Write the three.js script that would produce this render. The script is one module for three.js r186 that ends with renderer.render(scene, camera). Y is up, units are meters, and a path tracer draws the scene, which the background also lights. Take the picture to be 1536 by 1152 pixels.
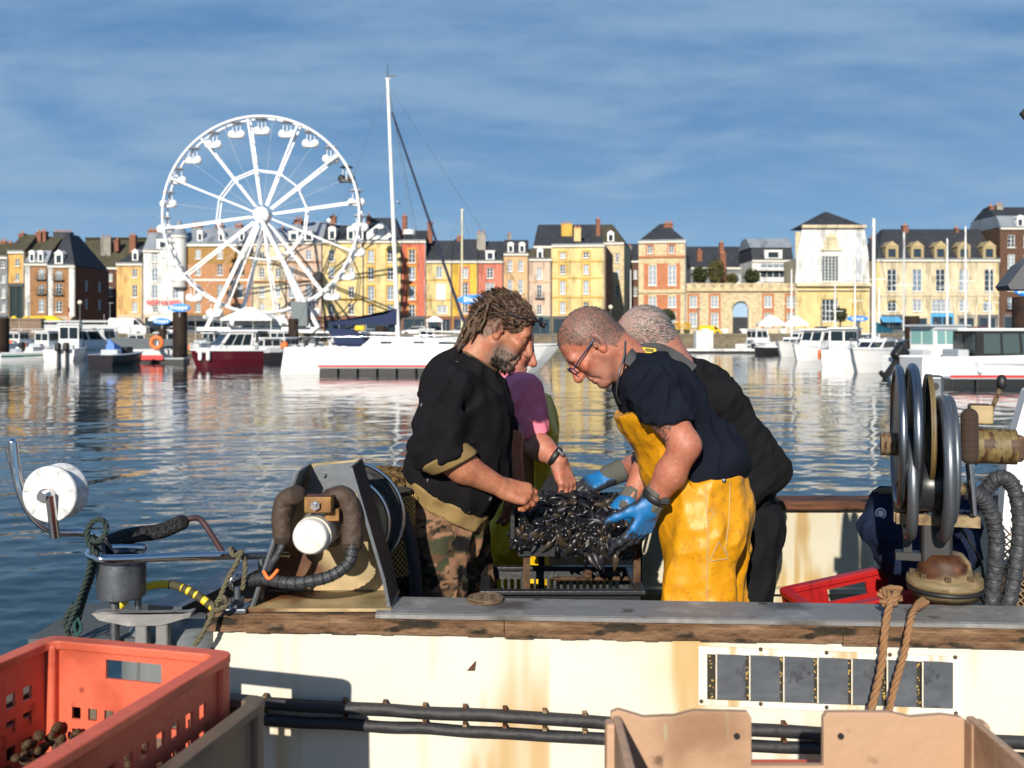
import * as THREE from 'three';
import { mergeGeometries } from 'three/addons/utils/BufferGeometryUtils.js';
import { RoundedBoxGeometry } from 'three/addons/geometries/RoundedBoxGeometry.js';
import { createNoise3D, createNoise2D } from 'simplex-noise';

// ---------- camera, sky, sun, exposure ----------
const F = 1500, CX = 768, HY = 495, CH = 2.4;             // focal length and horizon in photo pixels, eye height above the water
const scene = new THREE.Scene();
const camera = new THREE.PerspectiveCamera(2 * Math.atan(576 / F) * 180 / Math.PI, 4 / 3, 0.1, 3000);
camera.position.set(0, CH, 0);
camera.setViewOffset(1536, 1152, 0, 576 - HY, 1536, 1152); // shifted lens: level camera, low horizon
camera.focus = 3.2; camera.userData.fStop = 5.2;
const V3 = THREE.Vector3, V = (x, y, z) => new V3(x, y, z);
const SUN_AZ = 13.5 * Math.PI / 180, SUN_EL = 23.5 * Math.PI / 180;   // azimuth: towards the right, away from the viewer
const sunDir = V(Math.sin(SUN_AZ) * Math.cos(SUN_EL), -Math.sin(SUN_EL), -Math.cos(SUN_AZ) * Math.cos(SUN_EL));

let seed = 12345;
const rnd = () => { seed = (seed + 0x6d2b79f5) | 0; let t = Math.imul(seed ^ (seed >>> 15), 1 | seed); t = (t + Math.imul(t ^ (t >>> 7), 61 | t)) ^ t; return ((t ^ (t >>> 14)) >>> 0) / 4294967296; };
const rr = (a, b) => a + (b - a) * rnd();
const reseed = (n) => { seed = n; };
const n3 = createNoise3D(rnd), n2 = createNoise2D(rnd);
const clamp = (x, a, b) => Math.min(b, Math.max(a, x)), mix = (a, b, t) => a + (b - a) * t;
const sstep = (a, b, x) => { const t = clamp((x - a) / (b - a), 0, 1); return t * t * (3 - 2 * t); };

{ // sky: blue, paler to the horizon, thin veils of cloud all round
  const W = 2560, H = 1280, data = new Float32Array(W * H * 4);
  const top = [0.045, 0.125, 0.29], low = [0.215, 0.395, 0.60], mid = [0.095, 0.225, 0.43];
  for (let r = 0; r < H; r++) {
    const el = ((r + 0.5) / H - 0.5) * Math.PI, y = Math.sin(el);
    for (let c = 0; c < W; c++) {
      const az = ((c + 0.5) / W - 0.5) * 2 * Math.PI, i = (r * W + c) * 4;
      let col = [0.05, 0.09, 0.12], k = 0.94;
      if (y > -0.02) {
        const yy = Math.max(0, y), t = sstep(0, 0.26, yy), t2 = sstep(0.2, 0.75, yy);
        col = low.map((v, j) => mix(mix(v, mid[j], t), top[j], t2));
        if (y < 0.85) {
          const q = 1 / (yy + 0.16), px = Math.cos(az) * Math.cos(el) * q, pz = Math.sin(az) * Math.cos(el) * q;
          const wx = n2(px * 0.7 + 5, pz * 0.7) * 0.5;
          let s = 0, a = 0.42, f = 1.15;
          for (let o = 0; o < 7; o++) { s += a * n3(px * f * 0.8 + wx, pz * f * 1.7 - wx, o * 3.1); a *= 0.64; f *= 2.0; }
          const big = 0.5 + 0.5 * n2(px * 0.3 + 9, pz * 0.3 + 2);
          const veil = (0.04 + 0.60 * sstep(-0.55, 0.75, s + big * 0.5 - 0.25)) * sstep(0.0, 0.05, y + 0.01);
          const w = [0.28, 0.41, 0.56];
          col = col.map((v, j) => mix(v, w[j], veil));
        }
      }
      data[i] = col[0] * k; data[i + 1] = col[1] * k; data[i + 2] = col[2] * k; data[i + 3] = 1;
    }
  }
  const t = new THREE.DataTexture(data, W, H, THREE.RGBAFormat, THREE.FloatType);
  t.mapping = THREE.EquirectangularReflectionMapping; t.magFilter = t.minFilter = THREE.LinearFilter; t.needsUpdate = true;
  scene.background = t; scene.environment = t;
}
const sun = new THREE.DirectionalLight(new THREE.Color(1, 0.92, 0.80), 5);
sun.position.copy(sunDir).multiplyScalar(-300).add(V(0, 0, -100)); sun.target.position.set(0, 0, -100);
sun.castShadow = true; Object.assign(sun.shadow.camera, { left: -220, right: 220, top: 160, bottom: -160, near: 1, far: 900 });
sun.shadow.mapSize.set(4096, 4096);
scene.add(sun, sun.target);
const renderer = new THREE.WebGLRenderer({ antialias: true });
renderer.toneMapping = THREE.LinearToneMapping; renderer.toneMappingExposure = 1.25;
renderer.shadowMap.enabled = true;

// ---------- helpers ----------
const P = (px, py, d) => V((px - CX) / F * d, CH - (py - HY) / F * d, -d);   // a photo pixel at a depth, in metres
const used = new Map();
function numbered(n) { const k = used.get(n) ?? 0; used.set(n, k + 1); return k ? n + '_' + String(k).padStart(3, '0') : n; }
function tag(o, label, category, group, kind) {
  if (label) o.userData.label = label; if (category) o.userData.category = category;
  if (group) o.userData.group = group; if (kind) o.userData.kind = kind; return o;
}
function thing(name, label, category, p = [0, 0, 0], turn = 0, group) {
  const o = new THREE.Group(); o.name = numbered(name); scene.add(o);
  if (p.isVector3) o.position.copy(p); else o.position.set(...p);
  o.rotation.y = turn; o.updateMatrixWorld(true); return tag(o, label, category, group);
}
function sh(m) { m.castShadow = m.receiveShadow = true; return m; }
function part(name, g, mat, parent, label) {
  const m = sh(new THREE.Mesh(Array.isArray(g) ? mg(g) : g, mat)); m.name = name; parent.add(m); if (label) m.userData.label = label; return m;
}
function partW(name, g, mat, parent, label) {                 // geometry given in world metres
  g = Array.isArray(g) ? mg(g) : g; parent.updateWorldMatrix(true, false);
  g.applyMatrix4(parent.matrixWorld.clone().invert()); return part(name, g, mat, parent, label);
}
function struct(name, g, mat) { const m = part(numbered(name), g, mat, scene); m.userData.kind = 'structure'; return m; }
function single(name, g, mat, label, category, group) { const m = part(numbered(name), g, mat, scene); return tag(m, label, category, group); }
function singleW(name, g, mat, label, category, group) {      // one-mesh thing, origin moved to its base
  g = Array.isArray(g) ? mg(g) : g; g.computeBoundingBox(); const c = g.boundingBox.getCenter(V()); c.y = g.boundingBox.min.y; g.translate(-c.x, -c.y, -c.z);
  const m = single(name, g, mat, label, category, group); m.position.copy(c); return m;
}
function mg(list) {
  list = list.flat(9).map((g) => { g = g.index ? g.toNonIndexed() : g; return g; });
  const col = list.some((g) => g.attributes.color);
  for (const g of list) {
    for (const k of Object.keys(g.attributes)) if (!['position', 'normal', 'uv', ...(col ? ['color'] : [])].includes(k)) g.deleteAttribute(k);
    const n = g.attributes.position.count;
    if (!g.attributes.uv) g.setAttribute('uv', new THREE.BufferAttribute(new Float32Array(n * 2), 2));
    if (!g.attributes.normal) g.computeVertexNormals();
    if (col && !g.attributes.color) g.setAttribute('color', new THREE.BufferAttribute(new Float32Array(n * 3).fill(1), 3));
    g.morphAttributes = {};
  }
  return list.length === 1 ? list[0] : mergeGeometries(list);
}
function metreUV(g) { // box-projected uv in metres
  g = g.index ? g.toNonIndexed() : g; if (!g.attributes.normal) g.computeVertexNormals();
  const p = g.attributes.position, n = g.attributes.normal, uv = new Float32Array(p.count * 2);
  for (let i = 0; i < p.count; i += 3) {
    const ax = Math.abs(n.getX(i) + n.getX(i + 1) + n.getX(i + 2)), ay = Math.abs(n.getY(i) + n.getY(i + 1) + n.getY(i + 2)), az = Math.abs(n.getZ(i) + n.getZ(i + 1) + n.getZ(i + 2));
    for (let j = i; j < i + 3; j++) {
      const [u, v] = az >= ax && az >= ay ? [p.getX(j), p.getY(j)] : ax >= ay ? [p.getZ(j), p.getY(j)] : [p.getX(j), p.getZ(j)];
      uv[j * 2] = u; uv[j * 2 + 1] = v;
    }
  }
  g.setAttribute('uv', new THREE.BufferAttribute(uv, 2)); return g;
}
const bx = (w, h, d, x = 0, y = 0, z = 0, ry = 0, rz = 0, rx = 0) => {
  const g = new THREE.BoxGeometry(w, h, d); if (rx) g.rotateX(rx); if (rz) g.rotateZ(rz); if (ry) g.rotateY(ry); return metreUV(g.translate(x, y, z));
};
const rbx = (w, h, d, r, x = 0, y = 0, z = 0, ry = 0, rz = 0, rx = 0) => {
  const g = new RoundedBoxGeometry(w, h, d, 2, Math.min(r, w / 2.01, h / 2.01, d / 2.01)); if (rx) g.rotateX(rx); if (rz) g.rotateZ(rz); if (ry) g.rotateY(ry); return metreUV(g.translate(x, y, z));
};
function bar(a, b, r, r2 = r, seg = 8) { // straight round bar between two points
  const d = b.clone().sub(a), L = d.length(), g = new THREE.CylinderGeometry(r2, r, L, seg, 1);
  g.applyQuaternion(new THREE.Quaternion().setFromUnitVectors(V(0, 1, 0), d.normalize())); const c = a.clone().add(b).multiplyScalar(0.5); return g.translate(c.x, c.y, c.z);
}
function beam(a, b, w, h = w) { // square bar
  const d = b.clone().sub(a), L = d.length(), g = new THREE.BoxGeometry(w, L, h);
  g.applyQuaternion(new THREE.Quaternion().setFromUnitVectors(V(0, 1, 0), d.normalize())); const c = a.clone().add(b).multiplyScalar(0.5); return g.translate(c.x, c.y, c.z);
}
function tube(pts, r, n = 40, seg = 8, tension = 0.5) {
  const c = new THREE.CatmullRomCurve3(pts, false, 'catmullrom', tension), g = new THREE.TubeGeometry(c, n, r, seg, false);
  const uv = g.attributes.uv, L = c.getLength(); for (let i = 0; i < uv.count; i++) uv.setXY(i, uv.getX(i) * L, uv.getY(i) * 6.28 * r);
  const caps = [0, 1].map((t) => new THREE.SphereGeometry(r, seg, 6).translate(...c.getPoint(t).toArray())); return mg([g, ...caps]);
}
function cyl(r, h, x, y, z, axis = 'y', seg = 24, r2 = r) {
  const g = new THREE.CylinderGeometry(r2, r, h, seg); if (axis === 'x') g.rotateZ(Math.PI / 2); if (axis === 'z') g.rotateX(Math.PI / 2); return g.translate(x, y, z);
}
function extr(pts, depth, holes = [], bevel = 0) { // polygon in x,y extruded from z = 0 back to -depth
  const s = new THREE.Shape(pts.map((p) => new THREE.Vector2(...p)));
  for (const h of holes) s.holes.push(new THREE.Path(h.map((p) => new THREE.Vector2(...p))));
  return metreUV(new THREE.ExtrudeGeometry(s, { depth, bevelEnabled: bevel > 0, bevelSize: bevel, bevelThickness: bevel, bevelSegments: 2, steps: 1 }).translate(0, 0, -depth));
}
const rect = (x0, y0, x1, y1) => [[x0, y0], [x1, y0], [x1, y1], [x0, y1]];
function quads(list) { // faces given by corner points
  const pos = []; for (const f of list) for (let i = 2; i < f.length; i++) pos.push(...f[0].toArray(), ...f[i - 1].toArray(), ...f[i].toArray());
  const g = new THREE.BufferGeometry(); g.setAttribute('position', new THREE.Float32BufferAttribute(pos, 3)); g.computeVertexNormals(); return metreUV(g);
}
function prism(poly, fn0, fn1) { // closed solid from a polygon and two maps polygon point -> V3
  const a = poly.map(fn0), b = poly.map(fn1), f = [a.slice().reverse(), b];
  for (let i = 0; i < a.length; i++) { const j = (i + 1) % a.length; f.push([a[i], a[j], b[j], b[i]]); } return quads(f);
}

// ---------- textures and materials ----------
function noiseTex(n, fn, srgb = true) { // fn(u, v) -> [r, g, b] 0..1 or a number; u, v wrap 0..1
  const d = new Uint8Array(n * n * 4);
  for (let y = 0; y < n; y++) for (let x = 0; x < n; x++) {
    let c = fn(x / n, y / n); if (typeof c === 'number') c = [c, c, c]; const i = (y * n + x) * 4;
    for (let k = 0; k < 3; k++) d[i + k] = clamp(c[k], 0, 1) * 255; d[i + 3] = 255;
  }
  const t = new THREE.DataTexture(d, n, n); t.wrapS = t.wrapT = THREE.RepeatWrapping; t.magFilter = THREE.LinearFilter; t.minFilter = THREE.LinearMipmapLinearFilter;
  if (srgb) t.colorSpace = THREE.SRGBColorSpace; t.needsUpdate = true; return t;
}
// tiling value noise
const hash = (x, y, z) => { let h = Math.imul(x, 374761393) ^ Math.imul(y, 668265263) ^ Math.imul(z, 1274126177); h = Math.imul(h ^ (h >>> 13), 1274126177); return ((h ^ (h >>> 16)) >>> 0) / 2147483648 - 1; };
const tn = (u, v, fx, fy, z) => {
  const x = u * fx, y = v * fy, i = Math.floor(x), j = Math.floor(y), s = sstep(0, 1, x - i), t = sstep(0, 1, y - j), i0 = ((i % fx) + fx) % fx, i1 = (i0 + 1) % fx, j0 = ((j % fy) + fy) % fy, j1 = (j0 + 1) % fy;
  return mix(mix(hash(i0, j0, z), hash(i1, j0, z), s), mix(hash(i0, j1, z), hash(i1, j1, z), s), t);
};
const fb = (u, v, f, oct = 4, z = 0, ax = 1, ay = 1) => { let s = 0, a = 0.62; for (let o = 0; o < oct; o++) { s += a * tn(u, v, Math.max(1, Math.round(f * ax)), Math.max(1, Math.round(f * ay)), z + o * 7); f *= 2; a *= 0.5; } return s; };
const rep = (t, sx, sy = sx) => { const c = t.clone(); c.repeat.set(1 / sx, 1 / sy); c.needsUpdate = true; return c; };
const T = {
  mottle: noiseTex(512, (u, v) => 0.92 + 0.06 * fb(u, v, 6, 5) + 0.06 * fb(u, v, 3, 3, 40) - 0.16 * sstep(0.25, 0.6, fb(u, v, 12, 3, 41, 1, 0.2))),
  stain: noiseTex(512, (u, v) => { const drip = fb(u, v, 14, 3, 9, 1, 0.25) * 0.5 + fb(u, v, 4, 4, 3) * 0.6; return [1, 1 - 0.10 * sstep(0, 0.6, drip), 1 - 0.24 * sstep(0, 0.6, drip)].map((c) => c * (0.93 + 0.1 * fb(u, v, 9, 4, 5))); }),
  grain: noiseTex(256, (u, v) => 0.5 + 0.5 * fb(u, v, 24, 3, 77), false),
  lumps: noiseTex(256, (u, v) => 0.5 + 0.6 * fb(u, v, 5, 4, 21), false),
  weave: noiseTex(256, (u, v) => 0.5 + 0.22 * Math.sin(u * 256 * 1.57) * Math.cos(v * 256 * 1.57) + 0.3 * fb(u, v, 8, 4, 55), false),
  brick: noiseTex(512, (u, v) => {
    const r = Math.floor(v * 24), x = u * 12 + (r % 2) * 0.5, fx = x % 1, fy = (v * 24) % 1; const m = fx < 0.06 || fy < 0.14; const k = n2(Math.floor(x % 12) * 3.7, r * 5.1) * 0.10;
    return m ? [0.86, 0.82, 0.77] : [0.86 + k, 0.84 + k, 0.82 + k].map((c) => c + 0.08 * fb(u, v, 20, 2, 4)); }),
  slate: noiseTex(512, (u, v) => { const r = Math.floor(v * 32), x = u * 20 + (r % 2) * 0.5, k = n2(Math.floor(x % 20) * 2.7, r * 4.3) * 0.12; const e = (v * 32) % 1 < 0.12 ? -0.2 : 0; return 0.8 + k + e + 0.15 * fb(u, v, 4, 4, 17); }),
  wood: noiseTex(512, (u, v) => { const s = fb(u, v, 40, 3, 2, 0.15) + 0.6 * fb(u, v, 6, 4, 31), d = sstep(0.15, 0.5, fb(u, v, 7, 5, 61)); return [0.52, 0.40, 0.32].map((c, i) => (c + 0.16 * s) * (1 - 0.6 * d) + (i === 1 ? 0.02 : 0)); }),
  rust: noiseTex(512, (u, v) => { const a = sstep(-0.15, 0.35, fb(u, v, 5, 5, 8)), b = fb(u, v, 18, 4, 12); return [mix(0.62, 0.36, a) + 0.15 * b, mix(0.56, 0.22, a) + 0.12 * b, mix(0.44, 0.12, a) + 0.1 * b]; }),
  hull: noiseTex(1024, (u, v) => { // cream paint, yellowed patches, faint drips, few scuffs
    const y = sstep(0.0, 0.9, fb(u, v, 3, 4, 90)), drip = sstep(0.22, 0.95, fb(u, v, 18, 3, 91, 1, 0.12) + 0.4 * fb(u, v, 4, 3, 92)), sp = sstep(0.86, 0.95, fb(u, v, 42, 2, 93)) * sstep(0.0, 0.5, fb(u, v, 6, 2, 95));
    return [0.93 - 0.03 * y - 0.10 * drip, 0.915 - 0.06 * y - 0.20 * drip, 0.875 - 0.14 * y - 0.34 * drip].map((c) => (c + 0.015 * fb(u, v, 12, 4, 94)) * (1 - 0.45 * sp)); }),
  grime: noiseTex(512, (u, v) => { const d = sstep(0.0, 0.8, fb(u, v, 4, 5, 131)), w = sstep(0.55, 0.75, fb(u, v, 40, 2, 132, 1, 0.15)), c = sstep(0.5, 0.9, fb(u, v, 14, 4, 133)); return [1 - 0.18 * d - 0.35 * c + 0.0 * w, 0.98 - 0.22 * d - 0.35 * c + 0.16 * w, 0.95 - 0.26 * d - 0.35 * c + 0.18 * w]; }),
  rail: noiseTex(512, (u, v) => { const d = sstep(0.1, 0.7, fb(u, v, 5, 5, 141)), k = sstep(0.45, 0.8, fb(u, v, 11, 4, 142)), w = sstep(0.3, 0.8, fb(u, v, 9, 4, 143, 1, 1)); return [0.74 - 0.26 * d - 0.3 * k + 0.16 * w, 0.73 - 0.27 * d - 0.33 * k + 0.15 * w, 0.72 - 0.28 * d - 0.38 * k + 0.14 * w]; }),
  greymetal: noiseTex(512, (u, v) => { const a = fb(u, v, 6, 5, 14), s = fb(u, v, 30, 3, 15, 0.3), d = sstep(0.45, 0.9, fb(u, v, 8, 4, 16)); return [0.60, 0.62, 0.64].map((c, i) => (c + 0.07 * a + 0.05 * s) * (1 - 0.5 * d) + (i === 0 ? 0.04 * d : 0)); }),
};
const M = {};
const std = (o) => new THREE.MeshStandardMaterial(o);
const lin = (r, g, b) => new THREE.Color().setRGB(r, g, b);
function paint(r, g, b, rough = 0.85, tex = T.mottle, s = 6, o = {}) { return std({ color: lin(r, g, b), roughness: rough, map: rep(tex, s), ...o }); }
const plain = (r, g, b, rough = 0.6, metal = 0, o = {}) => std({ color: lin(r, g, b), roughness: rough, metalness: metal, ...o });
M.white = plain(0.78, 0.78, 0.76, 0.4); M.whitePaint = paint(0.82, 0.82, 0.8, 0.5);
M.black = plain(0.012, 0.012, 0.013, 0.5); M.rubber = std({ color: lin(0.02, 0.02, 0.022), roughness: 0.62, bumpMap: rep(T.lumps, 0.25), bumpScale: 0.006 });
M.chrome = std({ color: lin(0.62, 0.62, 0.63), metalness: 1, roughness: 0.28, roughnessMap: rep(T.grain, 0.3) });
M.steel = std({ color: lin(0.5, 0.5, 0.5), metalness: 0.9, roughness: 0.5, map: rep(T.greymetal, 0.5) });
M.zinc = paint(0.27, 0.30, 0.34, 0.5); M.slate = paint(0.045, 0.05, 0.062, 0.75, T.slate, 5); M.slateBrown = paint(0.10, 0.09, 0.05, 0.85, T.slate, 5);
M.glass = plain(0.03, 0.045, 0.06, 0.08); M.glassBlue = plain(0.16, 0.21, 0.27, 0.12); M.curtain = plain(0.27, 0.31, 0.35, 0.2);
M.brickRed = paint(0.30, 0.13, 0.085, 0.9, T.brick, 3); M.stoneGrey = paint(0.32, 0.30, 0.26, 0.9);
// ---------- water, quays ----------
const QY = 1.55;                                             // far quay level above the water
{
  // waves are real geometry: rows thin out with distance
  const rows = 900, cols = 560, d0 = 3.2, d1 = 175, pos = new Float32Array((rows + 1) * (cols + 1) * 3), idx = [];
  reseed(77);
  const W = []; for (let i = 0; i < 22; i++) { const L = 0.26 * Math.pow(1.15, i), a = rr(-1.0, 1.0) + Math.PI / 2, k = 2 * Math.PI / L; W.push([Math.cos(a) * k, Math.sin(a) * k, rr(0, 6.28), (0.0125 / k) * (i < 6 ? 0.40 : i < 16 ? 1.4 : 0.7), L]); }
  const height = (x, z, cell) => {
    const wx = n2(x * 0.11, z * 0.11) * 1.4, wz = n2(x * 0.11 + 40, z * 0.11) * 1.4; let h = 0;
    const amp = 0.75 + 0.55 * n2(x * 0.05 + 7, z * 0.05);
    for (const w of W) if (w[4] > cell * 2.2) h += w[3] * Math.sin(w[0] * (x + wx) + w[1] * (z + wz) + w[2]);
    h += 0.010 * n3(x * 1.3, z * 2.2, 3) * (cell < 0.3 ? 1 : 0) + 0.004 * n3(x * 3.1, z * 5.0, 8) * (cell < 0.12 ? 1 : 0);
    return h * amp * 0.48;
  };
  for (let r = 0; r <= rows; r++) {
    const d = d0 * Math.pow(d1 / d0, r / rows), cell = d * Math.log(d1 / d0) / rows;
    for (let c = 0; c <= cols; c++) { const x = (c / cols - 0.5) * 1.5 * d - 0.02 * d, i = (r * (cols + 1) + c) * 3; pos[i] = x; pos[i + 1] = height(x, -d, Math.max(cell, 1.5 * d / cols)); pos[i + 2] = -d; }
  }
  for (let r = 0; r < rows; r++) for (let c = 0; c < cols; c++) { const a = r * (cols + 1) + c, b = a + 1, e = a + cols + 1, f = e + 1; idx.push(a, b, f, a, f, e); }
  const g = new THREE.BufferGeometry(); g.setAttribute('position', new THREE.BufferAttribute(pos, 3)); g.setIndex(idx); g.computeVertexNormals();
  const uv = new Float32Array(pos.length / 3 * 2); for (let i = 0; i < pos.length / 3; i++) { uv[i * 2] = pos[i * 3]; uv[i * 2 + 1] = pos[i * 3 + 2]; } g.setAttribute('uv', new THREE.BufferAttribute(uv, 2));
  const rip = noiseTex(512, (u, v) => 0.5 + 0.5 * fb(u, v, 7, 4, 120), false);
  M.water = new THREE.MeshPhysicalMaterial({ color: lin(0.010, 0.030, 0.036), roughness: 0.045, ior: 1.33, bumpMap: rep(rip, 2.6, 1.5), bumpScale: 0.0025 });
  struct('water', g, M.water);
  const far = new THREE.PlaneGeometry(1600, 900).rotateX(-Math.PI / 2).translate(0, -0.35, -60); struct('water_outer', metreUV(far), M.water);
}
M.pave = paint(0.20, 0.19, 0.175, 0.95); M.quayStone = paint(0.24, 0.21, 0.15, 0.95, T.brick, 7);
struct('ground', mg([bx(900, 3, 500, 0, QY - 1.5, -152 - 250)]), M.pave);
struct('quay_wall', mg([bx(900, QY + 2, 1.2, 0, (QY - 2) / 2 - 0.02, -151.38), bx(900, 0.35, 1.5, 0, QY + 0.16, -151.4)]), M.quayStone);
M.concrete = paint(0.30, 0.29, 0.27, 0.95, T.mottle, 2);
struct('near_quay', mg([bx(30, 2.6, 9.4, 0, 0.8 - 1.3, 2.6)]), M.concrete);     // where the photographer stands
// the green hill far behind the roofs
// ---------- houses along the far quay ----------
const winCache = new Map();
function windowGeos(w, h, style) {
  const key = w.toFixed(2) + '|' + h.toFixed(2) + style; if (winCache.has(key)) return winCache.get(key);
  const t = 0.09, f = [];
  f.push(bx(w, t, 0.08, 0, h / 2 - t / 2), bx(w, t, 0.08, 0, -h / 2 + t / 2), bx(t, h - 2 * t - 0.004, 0.08, -w / 2 + t / 2), bx(t, h - 2 * t - 0.004, 0.08, w / 2 - t / 2));
  const nx = style === 'grid' ? Math.max(4, Math.round(w / 0.55)) : w > 1.9 ? 4 : 2, ny = style === 'grid' ? Math.max(4, Math.round(h / 0.55)) : style === 'plain' ? 1 : h > 2.4 ? 4 : h > 1.3 ? 3 : 2, b = style === 'grid' ? 0.07 : 0.08;
  for (let i = 1; i < nx; i++) f.push(bx(b * 1.2, h - 2 * t - 0.006, 0.06, -w / 2 + w * i / nx));
  for (let j = 1; j < ny; j++) f.push(bx(w - 2 * t - 0.006, b * 0.7, 0.05, 0, -h / 2 + h * j / ny));
  const r = { frame: mg(f), pane: bx(w - 0.06, h - 0.06, 0.02, 0, 0, -0.06), sur: mg([bx(0.28, h + 0.55, 0.09, -w / 2 - 0.14, 0), bx(0.28, h + 0.55, 0.09, w / 2 + 0.14, 0), bx(w - 0.004, 0.27, 0.085, 0, h / 2 + 0.138), bx(w - 0.004, 0.27, 0.085, 0, -h / 2 - 0.138)]), sill: bx(w + 0.24, 0.14, 0.22, 0, -h / 2 - 0.07, 0.06) };
  winCache.set(key, r); return r;
}
M.frameWhite = plain(0.72, 0.72, 0.7, 0.5); M.frameDark = plain(0.06, 0.07, 0.08, 0.5); M.sill = plain(0.6, 0.58, 0.52, 0.7); M.iron = plain(0.02, 0.03, 0.03, 0.5); M.pot = plain(0.42, 0.17, 0.08, 0.85);
function hipRoof(x0, x1, y0, y1, zf, zb, run, insL, insR, runB = run) { // four-sided roof between eave y0 and top y1
  const e = [V(x0, y0, zf), V(x1, y0, zf), V(x1, y0, zb), V(x0, y0, zb)], t = [V(x0 + insL, y1, zf - run), V(x1 - insR, y1, zf - run), V(x1 - insR, y1, zb + runB), V(x0 + insL, y1, zb + runB)];
  return quads([[e[0], e[1], t[1], t[0]], [e[1], e[2], t[2], t[1]], [e[2], e[3], t[3], t[2]], [e[3], e[0], t[0], t[3]], [t[0], t[1], t[2], t[3]], [e[3], e[2], e[1], e[0]]]);
}
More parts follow.
